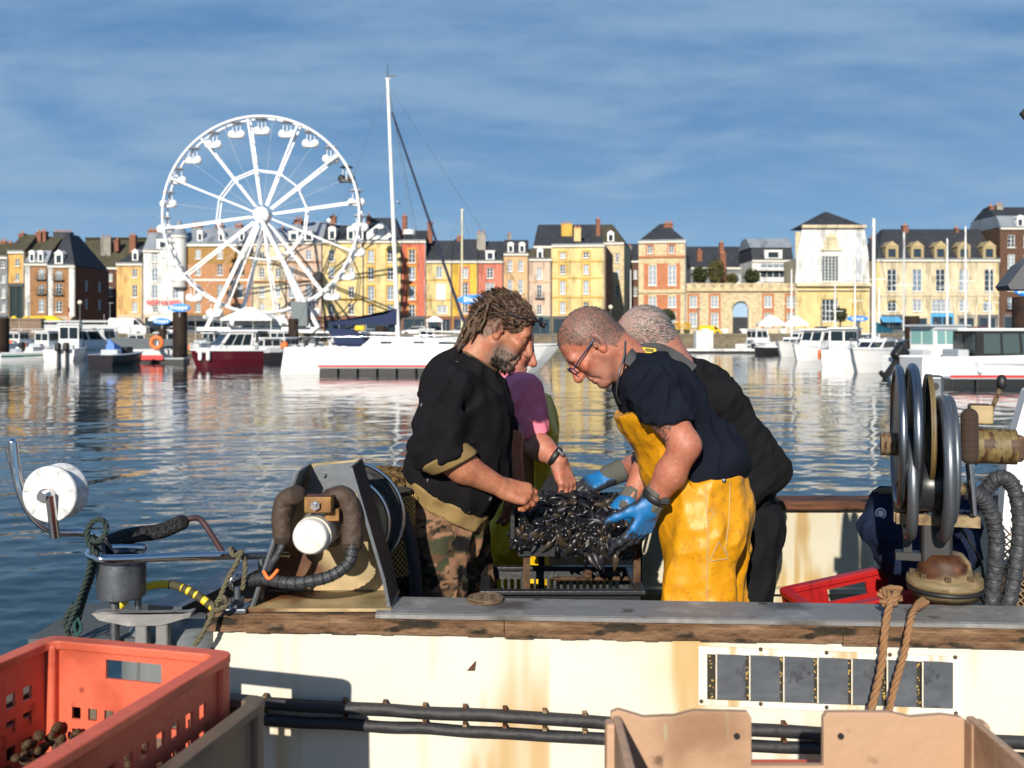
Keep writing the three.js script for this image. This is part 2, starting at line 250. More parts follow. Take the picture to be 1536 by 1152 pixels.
// o: x0,x1 facade edges and eave line in photo pixels at depth D; win: [x, y0, y1, width px, {style, glass, sur, sill, bal}]
function house(o) {
  const D = o.D ?? 170, s = D / F, xc = (o.x0 + o.x1) / 2, by = o.baseY ?? QY, X = (px) => (px - xc) * s, Y = (py) => CH - (py - HY) * s - by;
  const g = thing(o.name ?? 'house', o.label, o.cat ?? 'house', [(xc - CX) * s, by, -D], o.turn ?? 0, o.group);
  const w = X(o.x1) - X(o.x0) - 0.02, h = Y(o.eave), dep = o.dep ?? 12, wall = o.wall;
  const holes = (o.win ?? []).filter((q) => !q[4]?.noHole).map((q) => {
    const x = X(q[0]), ww = q[3] * s / 2, y0 = Math.max(0.25, Y(q[2])), y1 = Math.min(h - 0.1, Y(q[1]));
    if (q[4]?.arch) { const a = []; const r = ww, rise = q[4].arch === 1 ? r : r * 0.45; for (let i = 0; i <= 8; i++) { const t = Math.PI * i / 8; a.push([x + Math.cos(t) * r, y1 - rise + Math.sin(t) * rise]); } return [[x - ww, y0], [x + ww, y0], ...a]; }
    return rect(x - ww, y0, x + ww, y1);
  });
  const outline = o.outline ? o.outline.map(([a, b]) => [X(a), Math.max(0, Y(b))]) : rect(-w / 2, 0, w / 2, h);
  const wg = [extr(outline, 0.34, holes)];
  if (!o.thin) wg.push(bx(w - 0.004, h - 0.01, dep - 0.36, 0, h / 2 - 0.005, -0.36 - (dep - 0.36) / 2));
  part('wall', wg, wall, g);
  for (const q of o.win ?? []) {
    const [px, y0, y1, pw, e = {}] = q, ww = pw * s, hh = Math.min(h - 0.1, Y(y0)) - Math.max(0.25, Y(y1)), ge = windowGeos(ww, hh, e.style ?? '');
    const yc = (Math.min(h - 0.1, Y(y0)) + Math.max(0.25, Y(y1))) / 2;
    const m = part('window', ge.frame, e.frame ?? o.frame ?? M.frameWhite, g); m.position.set(X(px), yc, e.noHole ? 0.05 : -0.17);
    part('pane', ge.pane, e.glass ?? o.glass ?? [M.glass, M.glass, M.glassBlue, M.curtain][Math.floor(hash(Math.round(px), Math.round(y0), 5) * 2 + 2) % 4], m);
    const sur = e.sur === undefined ? o.sur : e.sur; if (sur) part('surround', ge.sur, sur, m).position.z = 0.18;
    if (e.sill !== 0 && o.sill !== 0) part('sill', ge.sill, e.sillMat ?? o.sillMat ?? M.sill, m).position.z = 0.2;
    if (e.bal) { const b = []; const bw = ww + 0.7; b.push(bx(bw, 0.1, 0.7, 0, -0.05, 0.36), bx(bw, 0.05, 0.04, 0, 0.95, 0.68)); for (let k = 0; k <= 10; k++) b.push(bx(0.035, 0.94, 0.035, -bw / 2 + 0.02 + k * (bw - 0.04) / 10, 0.47, 0.68)); const bm = part('balcony', b, e.balMat ?? M.iron, g); bm.position.set(X(px), Math.max(0.3, Y(y1)) + 0.02, 0); }
  }
  for (const [py, hh, pr, mat] of o.courses ?? []) part('string_course', bx(w + 0.02, hh, pr, 0, Y(py), pr / 2 + 0.003), mat ?? o.sur ?? M.sill, g);
  if (o.cornice !== 0 && !o.outline) part('cornice', [bx(w, 0.28, 0.36, 0, h - 0.15, 0.183), bx(w, 0.12, 0.5, 0, h + 0.052, 0.1)], o.corniceMat ?? M.sill, g);
  if (!o.thin && o.D === undefined) { const dm = hash(Math.round(o.x0), 3, 9) > 0 ? M.zinc : M.frameDark; part('drainpipe', [bx(0.13, h - 0.4, 0.13, w / 2 - 0.12, (h - 0.4) / 2, 0.075), bx(0.28, 0.25, 0.2, w / 2 - 0.12, h - 0.45, 0.11)], dm, g); part('gutter', bx(w - 0.05, 0.14, 0.16, 0, h + 0.18, 0.43), dm, g); }
  let roof;
  if (o.roof) {
    const r = o.roof, run = r.run ?? dep / 2, y1 = CH - (r.top - HY) * (D + run) / F - by, ins = (r.ins ?? 0);
    const gg = [hipRoof(-w / 2, w / 2, h + 0.115, y1, 0.25, -dep, run, r.insL ?? ins, r.insR ?? ins, Math.min(run, dep / 2 + 0.2))];
    roof = part('roof', gg, r.mat ?? M.slate, g); o._y1 = y1;
    for (const [px, y0, yb, pw, st] of r.dormers ?? []) {
      const ww = pw * s, hh = Y(y0) - Y(yb), dm = [], glass = [];
      const zf = -run * clamp((Y(yb) - h) / Math.max(0.5, y1 - h), 0, 1) + 0.3;
      dm.push(extr(rect(-ww / 2, 0, ww / 2, hh), 0.2, [rect(-ww * 0.3, hh * 0.12, ww * 0.3, hh * 0.82)]), bx(ww, hh, run * 0.8, 0, hh / 2, -0.35 - run * 0.4 - 0.012));
      const tip = st === 'flat' ? 0.15 : ww * 0.45; dm.push(prism([[-ww / 2 - 0.12, hh + 0.01], [ww / 2 + 0.12, hh + 0.01], ...(st === 'arch' ? [[ww * 0.4, hh + tip * 0.7], [0, hh + tip], [-ww * 0.4, hh + tip * 0.7]] : st === 'flat' ? [[ww / 2 + 0.12, hh + tip], [-ww / 2 - 0.12, hh + tip]] : [[0, hh + tip]])], (p) => V(p[0], p[1], -run * 0.8), (p) => V(p[0], p[1], 0.12)));
      const d = part('dormer', dm, r.dormMat ?? M.frameWhite, roof); d.position.set(X(px), Y(yb), zf);
      const ge = [bx(ww * 0.58, hh * 0.69, 0.03, 0, hh * 0.47, -0.15)];
      part('dormer_window', ge, M.glass, d);
    }
  }
  for (const [px, y0, y1, pw, back = dep * 0.4, mat] of o.chimneys ?? []) {
    const k = (D + back) / F, yt = CH - (y0 - HY) * k - by, yb = CH - (y1 - HY) * k - by - 1.5, ww = pw * k, x = (px - CX) * k - g.position.x;
    const c = part('chimney', [bx(ww, yt - yb - 0.5, 1.1, x, (yt + yb - 0.5) / 2, -back), bx(ww + 0.16, 0.2, 1.26, x, yt - 0.39, -back)], mat ?? M.brickRed, g), n = Math.max(1, Math.round(ww / 0.65));
    for (let i = 0; i < n; i++) part('chimney_pot', cyl(0.17, 0.5, x - ww / 2 + (i + 0.5) * ww / n, yt - 0.04, -back, 'y', 8, 0.13), M.pot, c);
  }
  M.shopA ??= plain(0.03, 0.035, 0.04, 0.5); M.shopB ??= plain(0.16, 0.05, 0.03, 0.6); M.shopC ??= plain(0.05, 0.09, 0.08, 0.6);
  const autoShop = !o.shops && !o.name && D === 170 && o.x1 < 910 ? [[o.x0 + 1, o.x1 - 1, 474, [M.shopA, M.shopB, M.shopC][Math.round(o.x0) % 3]]] : [];
  for (const [x0, x1, y0, mat, glass] of o.shops ?? autoShop) {
    const a = X(x0), b = X(x1), yt = Y(y0);
    const f = part('shop_front', [bx(b - a - 0.02, 0.6, 0.3, (a + b) / 2, yt - 0.3, 0.155), bx(0.25, yt - 0.6, 0.2, a + 0.13, (yt - 0.6) / 2, 0.104), bx(0.25, yt - 0.6, 0.2, b - 0.13, (yt - 0.6) / 2, 0.104), bx(0.12, yt - 0.6, 0.16, (a + b) / 2, (yt - 0.6) / 2, 0.084)], mat, g);
    part('shop_window', bx(b - a - 0.5, yt - 0.62, 0.06, (a + b) / 2, (yt - 0.62) / 2, 0.035), glass ?? M.glass, f);
  }
  for (const [x0, x1, y, col] of o.awnings ?? []) part('awning', prism([[0.3, 0], [1.9, -0.75], [1.9, -0.95], [0.3, -0.25]], (p) => V(X(x0), Y(y) + p[1], p[0]), (p) => V(X(x1), Y(y) + p[1], p[0])), col, g);
  o.after?.({ g, X, Y, s, w, h, dep, roof });
  return g;
}
// columns of windows: xs, rows [[y0,y1,opts]]
const grid = (xs, rows, w, e = {}) => xs.flatMap((x) => rows.map(([a, b, q]) => [x, a, b, w, { ...e, ...q }]));
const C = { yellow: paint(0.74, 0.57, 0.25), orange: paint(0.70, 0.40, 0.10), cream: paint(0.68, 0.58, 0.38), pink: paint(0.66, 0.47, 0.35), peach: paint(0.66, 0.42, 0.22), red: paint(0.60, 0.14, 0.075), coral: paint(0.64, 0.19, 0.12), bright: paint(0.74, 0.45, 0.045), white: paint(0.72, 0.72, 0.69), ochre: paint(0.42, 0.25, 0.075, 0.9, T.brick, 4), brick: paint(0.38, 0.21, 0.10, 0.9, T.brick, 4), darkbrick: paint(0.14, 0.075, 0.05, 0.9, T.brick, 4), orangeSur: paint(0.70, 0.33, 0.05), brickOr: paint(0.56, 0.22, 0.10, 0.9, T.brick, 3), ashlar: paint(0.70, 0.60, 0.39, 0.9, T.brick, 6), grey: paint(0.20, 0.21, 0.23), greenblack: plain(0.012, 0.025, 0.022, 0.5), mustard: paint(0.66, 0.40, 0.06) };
for (const k of ['yellow', 'cream', 'pink', 'peach', 'orange', 'coral', 'red', 'bright', 'ochre', 'brickOr', 'mustard', 'ashlar']) C[k].color.lerp(lin(0.74, 0.72, 0.66), 0.03);
M.awnYellow = plain(0.75, 0.50, 0.02, 0.8); M.awnWhite = plain(0.75, 0.74, 0.72, 0.8); M.awnBlue = plain(0.08, 0.34, 0.62, 0.8); M.awnGrey = plain(0.10, 0.10, 0.11, 0.8); M.awnBeige = plain(0.5, 0.40, 0.28, 0.8);

house({ label: 'grey house at the far left end of the quay, half out of frame', x0: -60, x1: 12, eave: 386, wall: C.grey, win: grid([-8, 5], [[392, 402], [412, 424], [432, 447], [455, 468]], 6), roof: { top: 364, run: 5, mat: M.slateBrown }, chimneys: [[6, 360, 376, 9], [16, 362, 376, 6]] });
house({ label: 'narrow orange house with mossy roof and dark green shop below', x0: 12.5, x1: 37, eave: 378, wall: C.orange, win: grid([26], [[388, 399], [410, 422]], 7), roof: { top: 352, run: 5, mat: M.slateBrown }, chimneys: [[34, 348, 362, 8], [61, 346, 358, 10], [67, 345, 357, 7]], shops: [[14, 36, 425, C.greenblack, plain(0.02, 0.03, 0.03, 0.2)]] });
house({ label: 'brick house with zinc mansard, white quoins and dark balcony', x0: 37.5, x1: 72, eave: 396, wall: C.brick, win: grid([62], [[403, 419, { bal: 1 }], [427, 441, { bal: 1, balMat: C.greenblack }], [449, 468]], 9), courses: [], roof: { top: 376, run: 1.6, mat: M.zinc, dormers: [[48, 379, 393, 8, 'arch'], [61, 379, 393, 8, 'arch']] }, awnings: [[38, 71, 474, M.awnYellow]],
  after({ g, X, h, w }) { part('quoins', bx(0.85, h - 0.3, 0.1, -w / 2 + 0.45, (h - 0.3) / 2, 0.053), C.white, g); part('upper_roof', hipRoof(-w / 2, w / 2, h + 2.2, h + 5.2, -1.3, -12, 4.5, 0, 0), M.slateBrown, g); } });
house({ label: 'brick corner house with tall black roof and one white dormer', x0: 72.5, x1: 113, eave: 399, wall: C.brick, dep: 14, win: grid([88], [[406, 420, { bal: 1 }], [425, 442, { bal: 1 }], [452, 468]], 10), roof: { top: 351, run: 5.2, insL: 0.8, insR: 3.2, mat: M.slate, dormers: [[88, 380, 396, 12]] }, chimneys: [[95, 346, 358, 26, 6, M.slate]], awnings: [[73, 112, 474, M.awnBeige]],
  after({ g, h, w, dep }) {
    part('quoins', [bx(0.8, h - 0.3, 0.1, -w / 2 + 0.42, (h - 0.3) / 2, 0.053), bx(1.0, h - 0.3, 0.1, w / 2 - 0.52, (h - 0.3) / 2, 0.053)], C.white, g);
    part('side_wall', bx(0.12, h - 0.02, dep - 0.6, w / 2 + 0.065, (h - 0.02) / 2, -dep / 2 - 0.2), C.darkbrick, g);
    for (const z of [-4, -9.5]) for (const y of [h - 3.2, h - 6.4]) part('window', bx(0.08, 1.9, 1.0, w / 2 + 0.14, y, z), M.glass, g);
  } });
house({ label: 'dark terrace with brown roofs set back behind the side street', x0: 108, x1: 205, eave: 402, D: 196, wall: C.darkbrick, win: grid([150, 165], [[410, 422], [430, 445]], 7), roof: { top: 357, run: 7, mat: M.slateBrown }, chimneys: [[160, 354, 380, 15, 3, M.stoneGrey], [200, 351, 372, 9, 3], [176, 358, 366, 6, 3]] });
house({ label: 'narrow apricot house with a white dormer beside the white house', x0: 175, x1: 214.5, eave: 396, wall: paint(0.74, 0.45, 0.17), win: grid([202], [[403, 416], [427, 446], [453, 468]], 8), sillMat: M.frameWhite, roof: { top: 368, run: 5, insL: 2.6, mat: M.slate, dormers: [[201, 377, 391, 9]] }, shops: [[177, 213, 472, M.awnBeige]] });
house({ label: 'white house with red lettering over the café front', x0: 215, x1: 277, eave: 376, wall: C.white, win: [...grid([232, 263], [[403, 422], [427, 448]], 9, { glass: M.glassBlue }), [232, 378, 393, 9, { glass: M.curtain }], [233, 460, 469, 8]], roof: { top: 349, run: 3, mat: M.zinc, dormers: [[247, 360, 373, 24, 'flat']] }, chimneys: [[234, 343, 356, 20, 4], [228, 346, 356, 10, 5, M.stoneGrey]], shops: [[216, 276, 471, M.awnBeige]], awnings: [[228, 276, 473, M.awnWhite]],
  after({ g, X, Y, h }) { const t = part('bay_turret', [cyl(1.25, 8.4, X(270), Y(394), 0.4, 'y', 16), cyl(1.45, 0.5, X(270), Y(394) + 4.4, 0.4, 'y', 16)], C.white, g); part('turret_roof', cyl(1.5, 2.6, X(270), Y(394) + 5.9, 0.4, 'y', 16, 0.1), M.zinc, t); } });
house({ label: 'long ochre brick house with slate roof behind the left of the big wheel', x0: 277.5, x1: 379.5, eave: 367, wall: C.ochre, win: grid([297, 330, 361], [[374, 388], [396, 413], [427, 447], [455, 468]], 8), courses: [[420, 0.35, 0.12]], corniceMat: M.frameWhite, roof: { top: 342, run: 4.5, mat: M.zinc, dormers: [[298, 348, 361, 8, 'arch'], [330, 348, 361, 8, 'arch'], [361, 348, 361, 8, 'arch']] }, chimneys: [[296, 334, 345, 14], [330, 336, 346, 12], [359, 335, 346, 10]], awnings: [[280, 376, 473, M.awnGrey]],
  after({ g, X, Y, w }) { part('painted_wall', extr(rect(-w / 2 + 0.01, Y(470), w / 2 - 0.01, Y(396)), 0.05, [297, 330, 361].flatMap((x) => [[396.4, 413.4], [426.6, 447.4], [454.6, 468.4]].map(([p, q]) => rect(X(x - 4.2), Y(q), X(x + 4.2), Y(p))))).translate(0, 0, 0.055), paint(0.55, 0.29, 0.15, 0.9, T.brick, 3), g); } });
house({ label: 'tall cream house with brown cornices behind the wheel hub', x0: 380, x1: 429.5, eave: 366, wall: C.cream, win: grid([393, 417], [[378, 389], [402, 416], [430, 446], [455, 466]], 8), courses: [[395.5, 0.25, 0.3, C.peach], [422.5, 0.3, 0.35, C.brick]], roof: { top: 343, run: 4.5, mat: M.zinc }, chimneys: [[424, 340, 350, 8]], awnings: [[382, 428, 472, M.awnWhite]] });
house({ label: 'pale pink house with two white attic windows right of the wheel hub', x0: 430, x1: 483.5, eave: 364, wall: C.pink, win: grid([437, 463], [[375, 390], [400, 414, { glass: M.curtain }], [426, 447], [455, 468]], 9, { glass: M.glassBlue }), courses: [[393, 0.2, 0.2, C.brick], [421, 0.2, 0.2, C.brick]], roof: { top: 333, run: 5, mat: M.zinc, dormers: [[440, 348, 361, 14, 'flat'], [463, 348, 361, 14, 'flat']] }, chimneys: [[448, 326, 340, 12]] });
house({ label: 'pale yellow house with three white dormers and a satellite dish', x0: 484, x1: 545.5, eave: 362, wall: C.yellow, sur: null, win: grid([497, 527], [[375, 392], [400, 416], [430, 447, { bal: 0 }], [456, 472]], 9), courses: [[448, 0.18, 0.5, C.mustard]], roof: { top: 338, run: 5, mat: M.slate, dormers: [[498, 344, 360, 11, 'arch'], [526, 344, 360, 11, 'arch'], [540, 344, 360, 9, 'arch']] }, chimneys: [[500, 322, 345, 8, 3]],
  after({ g, X, Y }) { part('satellite_dish', new THREE.SphereGeometry(0.42, 12, 6, 0, 6.3, 0, 1.2).rotateX(Math.PI / 2).translate(X(492), Y(330), -1), M.white, g); } });
house({ label: 'yellow house with a white gable and orange window surrounds', x0: 546, x1: 602.5, eave: 362, wall: C.yellow, sur: C.mustard, win: grid([556.5, 585.5], [[375, 393], [401, 420], [429, 450], [457, 471]], 9.5), roof: { top: 327, run: 5, insL: 0.3, insR: 1.6, mat: M.slate }, chimneys: [[553, 322, 335, 6, 4], [607, 322, 340, 7, 4]],
  after({ g, X, Y, h }) { part('gable', extr([[X(550), h + 0.12], [X(592), h + 0.12], [X(592), Y(352)], [X(572), Y(332)], [X(550), Y(349)]], 2, []), M.frameWhite, g); part('gable_timber', [beam(V(X(563), Y(356), 0.06), V(X(565), Y(343), 0.06), 0.16), beam(V(X(578), Y(343), 0.06), V(X(580), Y(356), 0.06), 0.16), beam(V(X(565), Y(344), 0.2), V(X(578), Y(344), 0.2), 0.14)], C.pink, g); } });
house({ label: 'tall red house with one column of windows in orange surrounds', x0: 603, x1: 639, eave: 362, wall: C.red, sur: C.orangeSur, win: grid([618], [[374, 394], [400, 420], [429, 449], [457, 475]], 9.5), roof: { top: 346, run: 5, mat: M.slate }, chimneys: [[645, 331, 352, 7, 3]],
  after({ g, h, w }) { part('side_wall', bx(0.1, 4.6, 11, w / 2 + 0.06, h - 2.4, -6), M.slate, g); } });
house({ label: 'yellow and khaki house with closed white shutters', x0: 639.5, x1: 678, eave: 392, wall: C.yellow, win: [[659, 400, 417, 9, {}], [661, 425, 449, 14, { glass: M.white, style: 'plain' }], [663, 458, 470, 15, { glass: M.curtain }]], courses: [[420, 0.22, 0.1, C.mustard], [449.5, 0.25, 0.12, C.mustard]], roof: { top: 361, run: 5, mat: M.slate }, chimneys: [] });
house({ label: 'bright yellow house with one window column framed in coral', x0: 678.5, x1: 717, eave: 392, wall: C.bright, sur: C.coral, win: grid([697], [[402, 417], [424, 446], [456, 470]], 10), roof: { top: 359, run: 5, mat: M.slate }, chimneys: [[690, 353, 364, 9], [722, 347, 372, 13, 3, M.stoneGrey]] });
house({ label: 'coral red house with one dormer and arched white window', x0: 717.5, x1: 755, eave: 392, wall: C.coral, win: [[735, 402, 417, 10, {}], [735, 424, 445, 13, { glass: M.curtain }], [735, 455, 470, 10, {}]], roof: { top: 362, run: 5, mat: M.slate, dormers: [[735, 377, 390, 13, 'flat']] } });
house({ label: 'peach house with two round dormers above its parapet', x0: 755.5, x1: 793, eave: 381, wall: C.peach, win: [...grid([765, 781], [[391, 407], [420, 440]], 7, { glass: M.glassBlue })], roof: { top: 360, run: 2.2, mat: M.slate, dormers: [[766, 367, 379, 9, 'arch'], [783, 367, 379, 9, 'arch']] }, chimneys: [[764, 349, 362, 6, 3, M.stoneGrey]] });
house({ label: 'pale pink house with a mossy mansard and a single round dormer', x0: 793.5, x1: 827, eave: 389, wall: paint(0.68, 0.50, 0.38), win: [[809, 402, 419, 8, { glass: M.curtain }], [809, 427, 447, 8, { bal: 1 }], [809, 457, 472, 8, {}]], courses: [[423, 0.2, 0.12, C.peach]], roof: { top: 373, run: 1.6, mat: M.slateBrown, dormers: [[810, 376, 388, 9, 'arch']] } });
house({ label: 'tall slate roofed block rising behind the pink and yellow houses', x0: 800, x1: 905, eave: 370, D: 184, wall: C.ashlar, roof: { top: 337, run: 6, mat: M.slate, insL: 1 }, chimneys: [[850, 334, 352, 16, 3, C.mustard], [866, 340, 360, 10, -2, C.yellow], [897, 327, 352, 6, 3]] });
house({ label: 'big pale yellow house with eight windows on the corner of the alley', x0: 827.5, x1: 907, eave: 368, dep: 24, turn: -0.155, wall: C.yellow, sur: C.mustard, win: [...grid([844, 879], [[378, 387], [397, 411], [421, 441, { glass: M.curtain }], [453, 470]], 8.5)], courses: [[392, 0.22, 0.12, C.mustard], [417, 0.2, 0.1, C.mustard], [446, 0.25, 0.12, C.mustard]], roof: { top: 362, run: 4, mat: M.slate, ins: 2 } ,
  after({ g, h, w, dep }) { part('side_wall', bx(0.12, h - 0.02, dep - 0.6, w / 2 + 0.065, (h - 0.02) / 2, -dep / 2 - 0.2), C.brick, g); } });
house({ label: 'cream gabled house in the alley behind the big yellow corner house', x0: 880, x1: 936, eave: 365, D: 200, dep: 18, turn: -0.2, wall: C.ashlar, win: grid([915, 926], [[380, 394], [404, 418], [428, 444]], 6), roof: { top: 337, run: 7, insR: 3, mat: M.slateBrown, dormers: [[916, 350, 363, 10]] }, chimneys: [] });
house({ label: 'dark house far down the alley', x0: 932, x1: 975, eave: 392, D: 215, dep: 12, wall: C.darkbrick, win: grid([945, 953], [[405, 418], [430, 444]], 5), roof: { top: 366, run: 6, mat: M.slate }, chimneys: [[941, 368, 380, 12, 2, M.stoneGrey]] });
house({ name: 'pavilion', cat: 'pavilion', label: 'red brick and cream stone pavilion with a pointed slate roof', x0: 958, x1: 1028, eave: 362, dep: 10, turn: -0.19, wall: C.ashlar, win: [...grid([975, 1007], [[368, 380]], 8, { sur: C.brickOr }), ...grid([979, 1008], [[398, 428], [445, 461], [470, 490]], 12, { glass: M.curtain })], courses: [[385, 0.35, 0.25, C.brickOr], [438, 0.35, 0.25, C.ashlar]], roof: { top: 336, run: 4.8, ins: 3.4, mat: M.slate }, chimneys: [[996, 333, 345, 13, 4]],
  after({ g, X, Y }) { for (const [a, b, c, d] of [[966, 973, 395, 434], [985, 1002, 395, 434], [1014, 1020, 395, 434], [966, 973, 442, 492], [985, 1002, 442, 492], [1014, 1020, 442, 492], [973.4, 984.6, 429.5, 434], [1002.4, 1013.6, 429.5, 434], [973.4, 984.6, 462.5, 468], [1002.4, 1013.6, 462.5, 468]]) part('brick_panel', bx(X(b) - X(a), Y(c) - Y(d), 0.07, (X(a) + X(b)) / 2, (Y(c) + Y(d)) / 2, 0.0385), C.brickOr, g); } });
house({ name: 'arcade', cat: 'gateway', label: 'long low brick and stone wing with balustrade and tall archway', x0: 1029, x1: 1194.5, eave: 437, dep: 6, thin: true, wall: C.ashlar, win: [...grid([1040, 1072, 1152, 1186], [[444, 461], [470, 490]], 11, { glass: M.curtain }), [1111, 452, 503, 24, { arch: 1, noWin: 1, glass: M.glass }]].filter((q) => !q[4].noWin),
  outline: [[1029, 508], [1099, 508], [1099, 464], [1101, 458], [1105, 453.5], [1111, 452], [1117, 453.5], [1121, 458], [1123, 464], [1123, 508], [1194.5, 508], [1194.5, 437], [1029, 437]],
  after({ g, X, Y, w, s }) {
    for (const x of [1040, 1072, 1152, 1186]) for (const [a, b, c, d] of [[x - 9, x - 6, 440, 492], [x + 6, x + 9, 440, 492], [x - 5.7, x + 5.7, 462.5, 468.5], [x - 5.7, x + 5.7, 440, 443]]) part('brick_panel', bx(X(b) - X(a) - 0.01, Y(c) - Y(d), 0.07, (X(a) + X(b)) / 2, (Y(c) + Y(d)) / 2, 0.0385), C.brickOr, g);
    part('cornice', bx(w, 0.35, 0.6, 0, Y(437) + 0.18, 0.2), C.ashlar, g);
    const b = part('balustrade', [bx(w, 0.22, 0.4, 0, Y(426), 0), bx(w, 0.18, 0.4, 0, Y(436) + 0.36, 0)], C.ashlar, g);
    for (let i = 0; i < 12; i++) part('pier', bx(0.9, 1.1, 0.5, -w / 2 + 0.5 + i * (w - 1) / 11, Y(431.5), 0.006), C.ashlar, b);
    const bl = []; for (let i = 0; i < 110; i++) bl.push(cyl(0.07, 0.85, -w / 2 + 0.2 + i * (w - 0.4) / 109, Y(431.5), 0.02, 'y', 6)); part('balusters', bl, C.ashlar, b).userData.kind = 'stuff';
    const ar = []; for (let i = 0; i < 15; i++) { const t = Math.PI * (i + 0.5) / 15, r = 13.3 * s; ar.push(bx(0.34, 0.28, 0.12, X(1111) + Math.cos(t) * r, Y(464) + Math.sin(t) * r, 0.064, 0, t - Math.PI / 2)); } ar.push(bx(0.3, Y(464), 0.1, X(1097.2), Y(464) / 2, 0.054), bx(0.3, Y(464), 0.1, X(1124.8), Y(464) / 2, 0.054)); part('arch_moulding', ar, C.cream, g);
    part('gate_leaf', bx(X(1122) - X(1100), Y(476), 0.1, X(1111), Y(476) / 2, -0.45), plain(0.018, 0.02, 0.022, 0.6), g); part('fanlight', bx(X(1122.5) - X(1099.5), Y(451) - Y(475.5), 0.06, X(1111), (Y(451) + Y(475.5)) / 2, -0.5), plain(0.30, 0.42, 0.55, 0.15), g);
    part('back_wall', [bx(X(1090) - X(1029.5), Y(437), 0.3, (X(1029.5) + X(1090)) / 2, Y(437) / 2, -4), bx(X(1194) - X(1140), Y(437), 0.3, (X(1194) + X(1140)) / 2, Y(437) / 2, -4)], C.ashlar, g);
  } });
house({ label: 'slate roofed house with brick chimneys behind the arcade balustrade', x0: 1036, x1: 1130, eave: 402, D: 205, wall: C.grey, win: grid([1090, 1110], [[410, 424]], 8), roof: { top: 370, run: 6, mat: M.slate }, chimneys: [[1049, 374, 395, 7, 2], [1082, 362, 402, 6, -4], [1084, 378, 412, 8, -6]] });
house({ name: 'apartment_building', cat: 'apartment building', label: 'modern white apartment block with zinc roof behind the arcade', x0: 1128, x1: 1190, eave: 391, D: 195, wall: C.white, win: [[1160, 407, 424, 38, { style: 'plain', glass: M.glass }], [1160, 396, 402, 38, { style: 'plain', glass: M.glassBlue }]], roof: { top: 371, run: 1.5, mat: M.slate, dormers: [[1160, 376, 388, 26, 'flat']] },
  after({ g, w, h, X, Y }) { part('upper_roof', hipRoof(-w / 2 - 0.2, w / 2 + 0.2, Y(371), Y(355), -0.8, -11, 3, 0, 0), M.zinc, g); part('balcony', [bx(X(1183) - X(1138), 0.3, 0.9, X(1160.5), Y(405), 0.46), bx(X(1181) - X(1140), 0.9, 0.08, X(1160.5), Y(421) + 0.2, 0.4)], M.whitePaint, g); } });
house({ name: 'theatre', cat: 'theatre', label: 'white theatre with pointed slate roof, pilasters and tall latticed window', x0: 1195, x1: 1303, eave: 338, dep: 9, D: 168, wall: C.white, cornice: 0, outline: [[1193, 508], [1304, 508], [1304, 425], [1303, 385], [1297, 345], [1297, 338], [1203, 338], [1203, 345], [1195, 385], [1193, 425]], thin: true,
  win: [[1245.5, 384, 422, 26, { style: 'grid', glass: plain(0.07, 0.09, 0.1, 0.2), sill: 1 }], [1245, 449, 482, 24, { glass: M.glass }]],
  after({ g, X, Y, s }) {
    part('side_wall', [bx(0.4, Y(388), 8, X(1196) + 0.2, Y(388) / 2, -4.4), bx(0.4, Y(388), 8, X(1302) - 0.2, Y(388) / 2, -4.4), bx(X(1302) - X(1196) - 1, Y(345), 0.3, (X(1302) + X(1196)) / 2, Y(345) / 2, -3)], C.cream, g);
    part('lower_wall', extr(rect(X(1194), 0.02, X(1303), Y(430)), 0.08, [rect(X(1233), Y(482), X(1257), Y(449))]).translate(0, 0, 0.085), C.yellow, g);
    part('roof', quads([[V(X(1206), Y(338), 0.3), V(X(1294), Y(338), 0.3), V(X(1250), Y(313), -4)], [V(X(1294), Y(338), 0.3), V(X(1294), Y(338), -9), V(X(1250), Y(313), -6), V(X(1250), Y(313), -4)], [V(X(1206), Y(338), -9), V(X(1206), Y(338), 0.3), V(X(1250), Y(313), -4), V(X(1250), Y(313), -6)], [V(X(1294), Y(338), -9), V(X(1206), Y(338), -9), V(X(1250), Y(313), -6)], [V(X(1206), Y(338), 0.3), V(X(1206), Y(338), -9), V(X(1294), Y(338), -9), V(X(1294), Y(338), 0.3)]]), M.slate, g);
    part('cornice', [bx(X(1298) - X(1202), 0.5, 0.6, X(1250), Y(340), 0.303), bx(X(1304) - X(1193), 0.55, 0.9, X(1248.5), Y(427), 0.453), bx(X(1302) - X(1195), 0.22, 0.5, X(1248.5), Y(435), 0.33)], C.cream, g);
    const pil = paint(0.66, 0.68, 0.74);
    for (const x of [1208, 1221, 1273, 1288]) part('pilaster', bx(8 * s, Y(350) - Y(421), 0.25, X(x), (Y(350) + Y(421)) / 2, 0.128), pil, g);
    part('relief', [cyl(0.9, 0.2, X(1247), Y(358), 0.1, 'z', 20), bx(3.6, 0.22, 0.3, X(1247), Y(375), 0.153), bx(2.4, 1.3, 0.12, X(1247), Y(363) - 0.4, 0.063)], C.cream, g);
    part('niche', [cyl(0.45, 0.1, X(1281), Y(458), 0.14, 'z', 16), bx(0.9, 2.2, 0.08, X(1281), Y(466), 0.128)], C.mustard, g);
    part('chimney', bx(0.5, 2.4, 0.5, X(1285), Y(333), -6), M.stoneGrey, g);
  } });
house({ label: 'dark narrow house in the gap right of the theatre', x0: 1304, x1: 1313, eave: 395, D: 182, wall: plain(0.05, 0.05, 0.07, 0.9), cornice: 0, chimneys: [[1307, 355, 395, 6, 1]] });
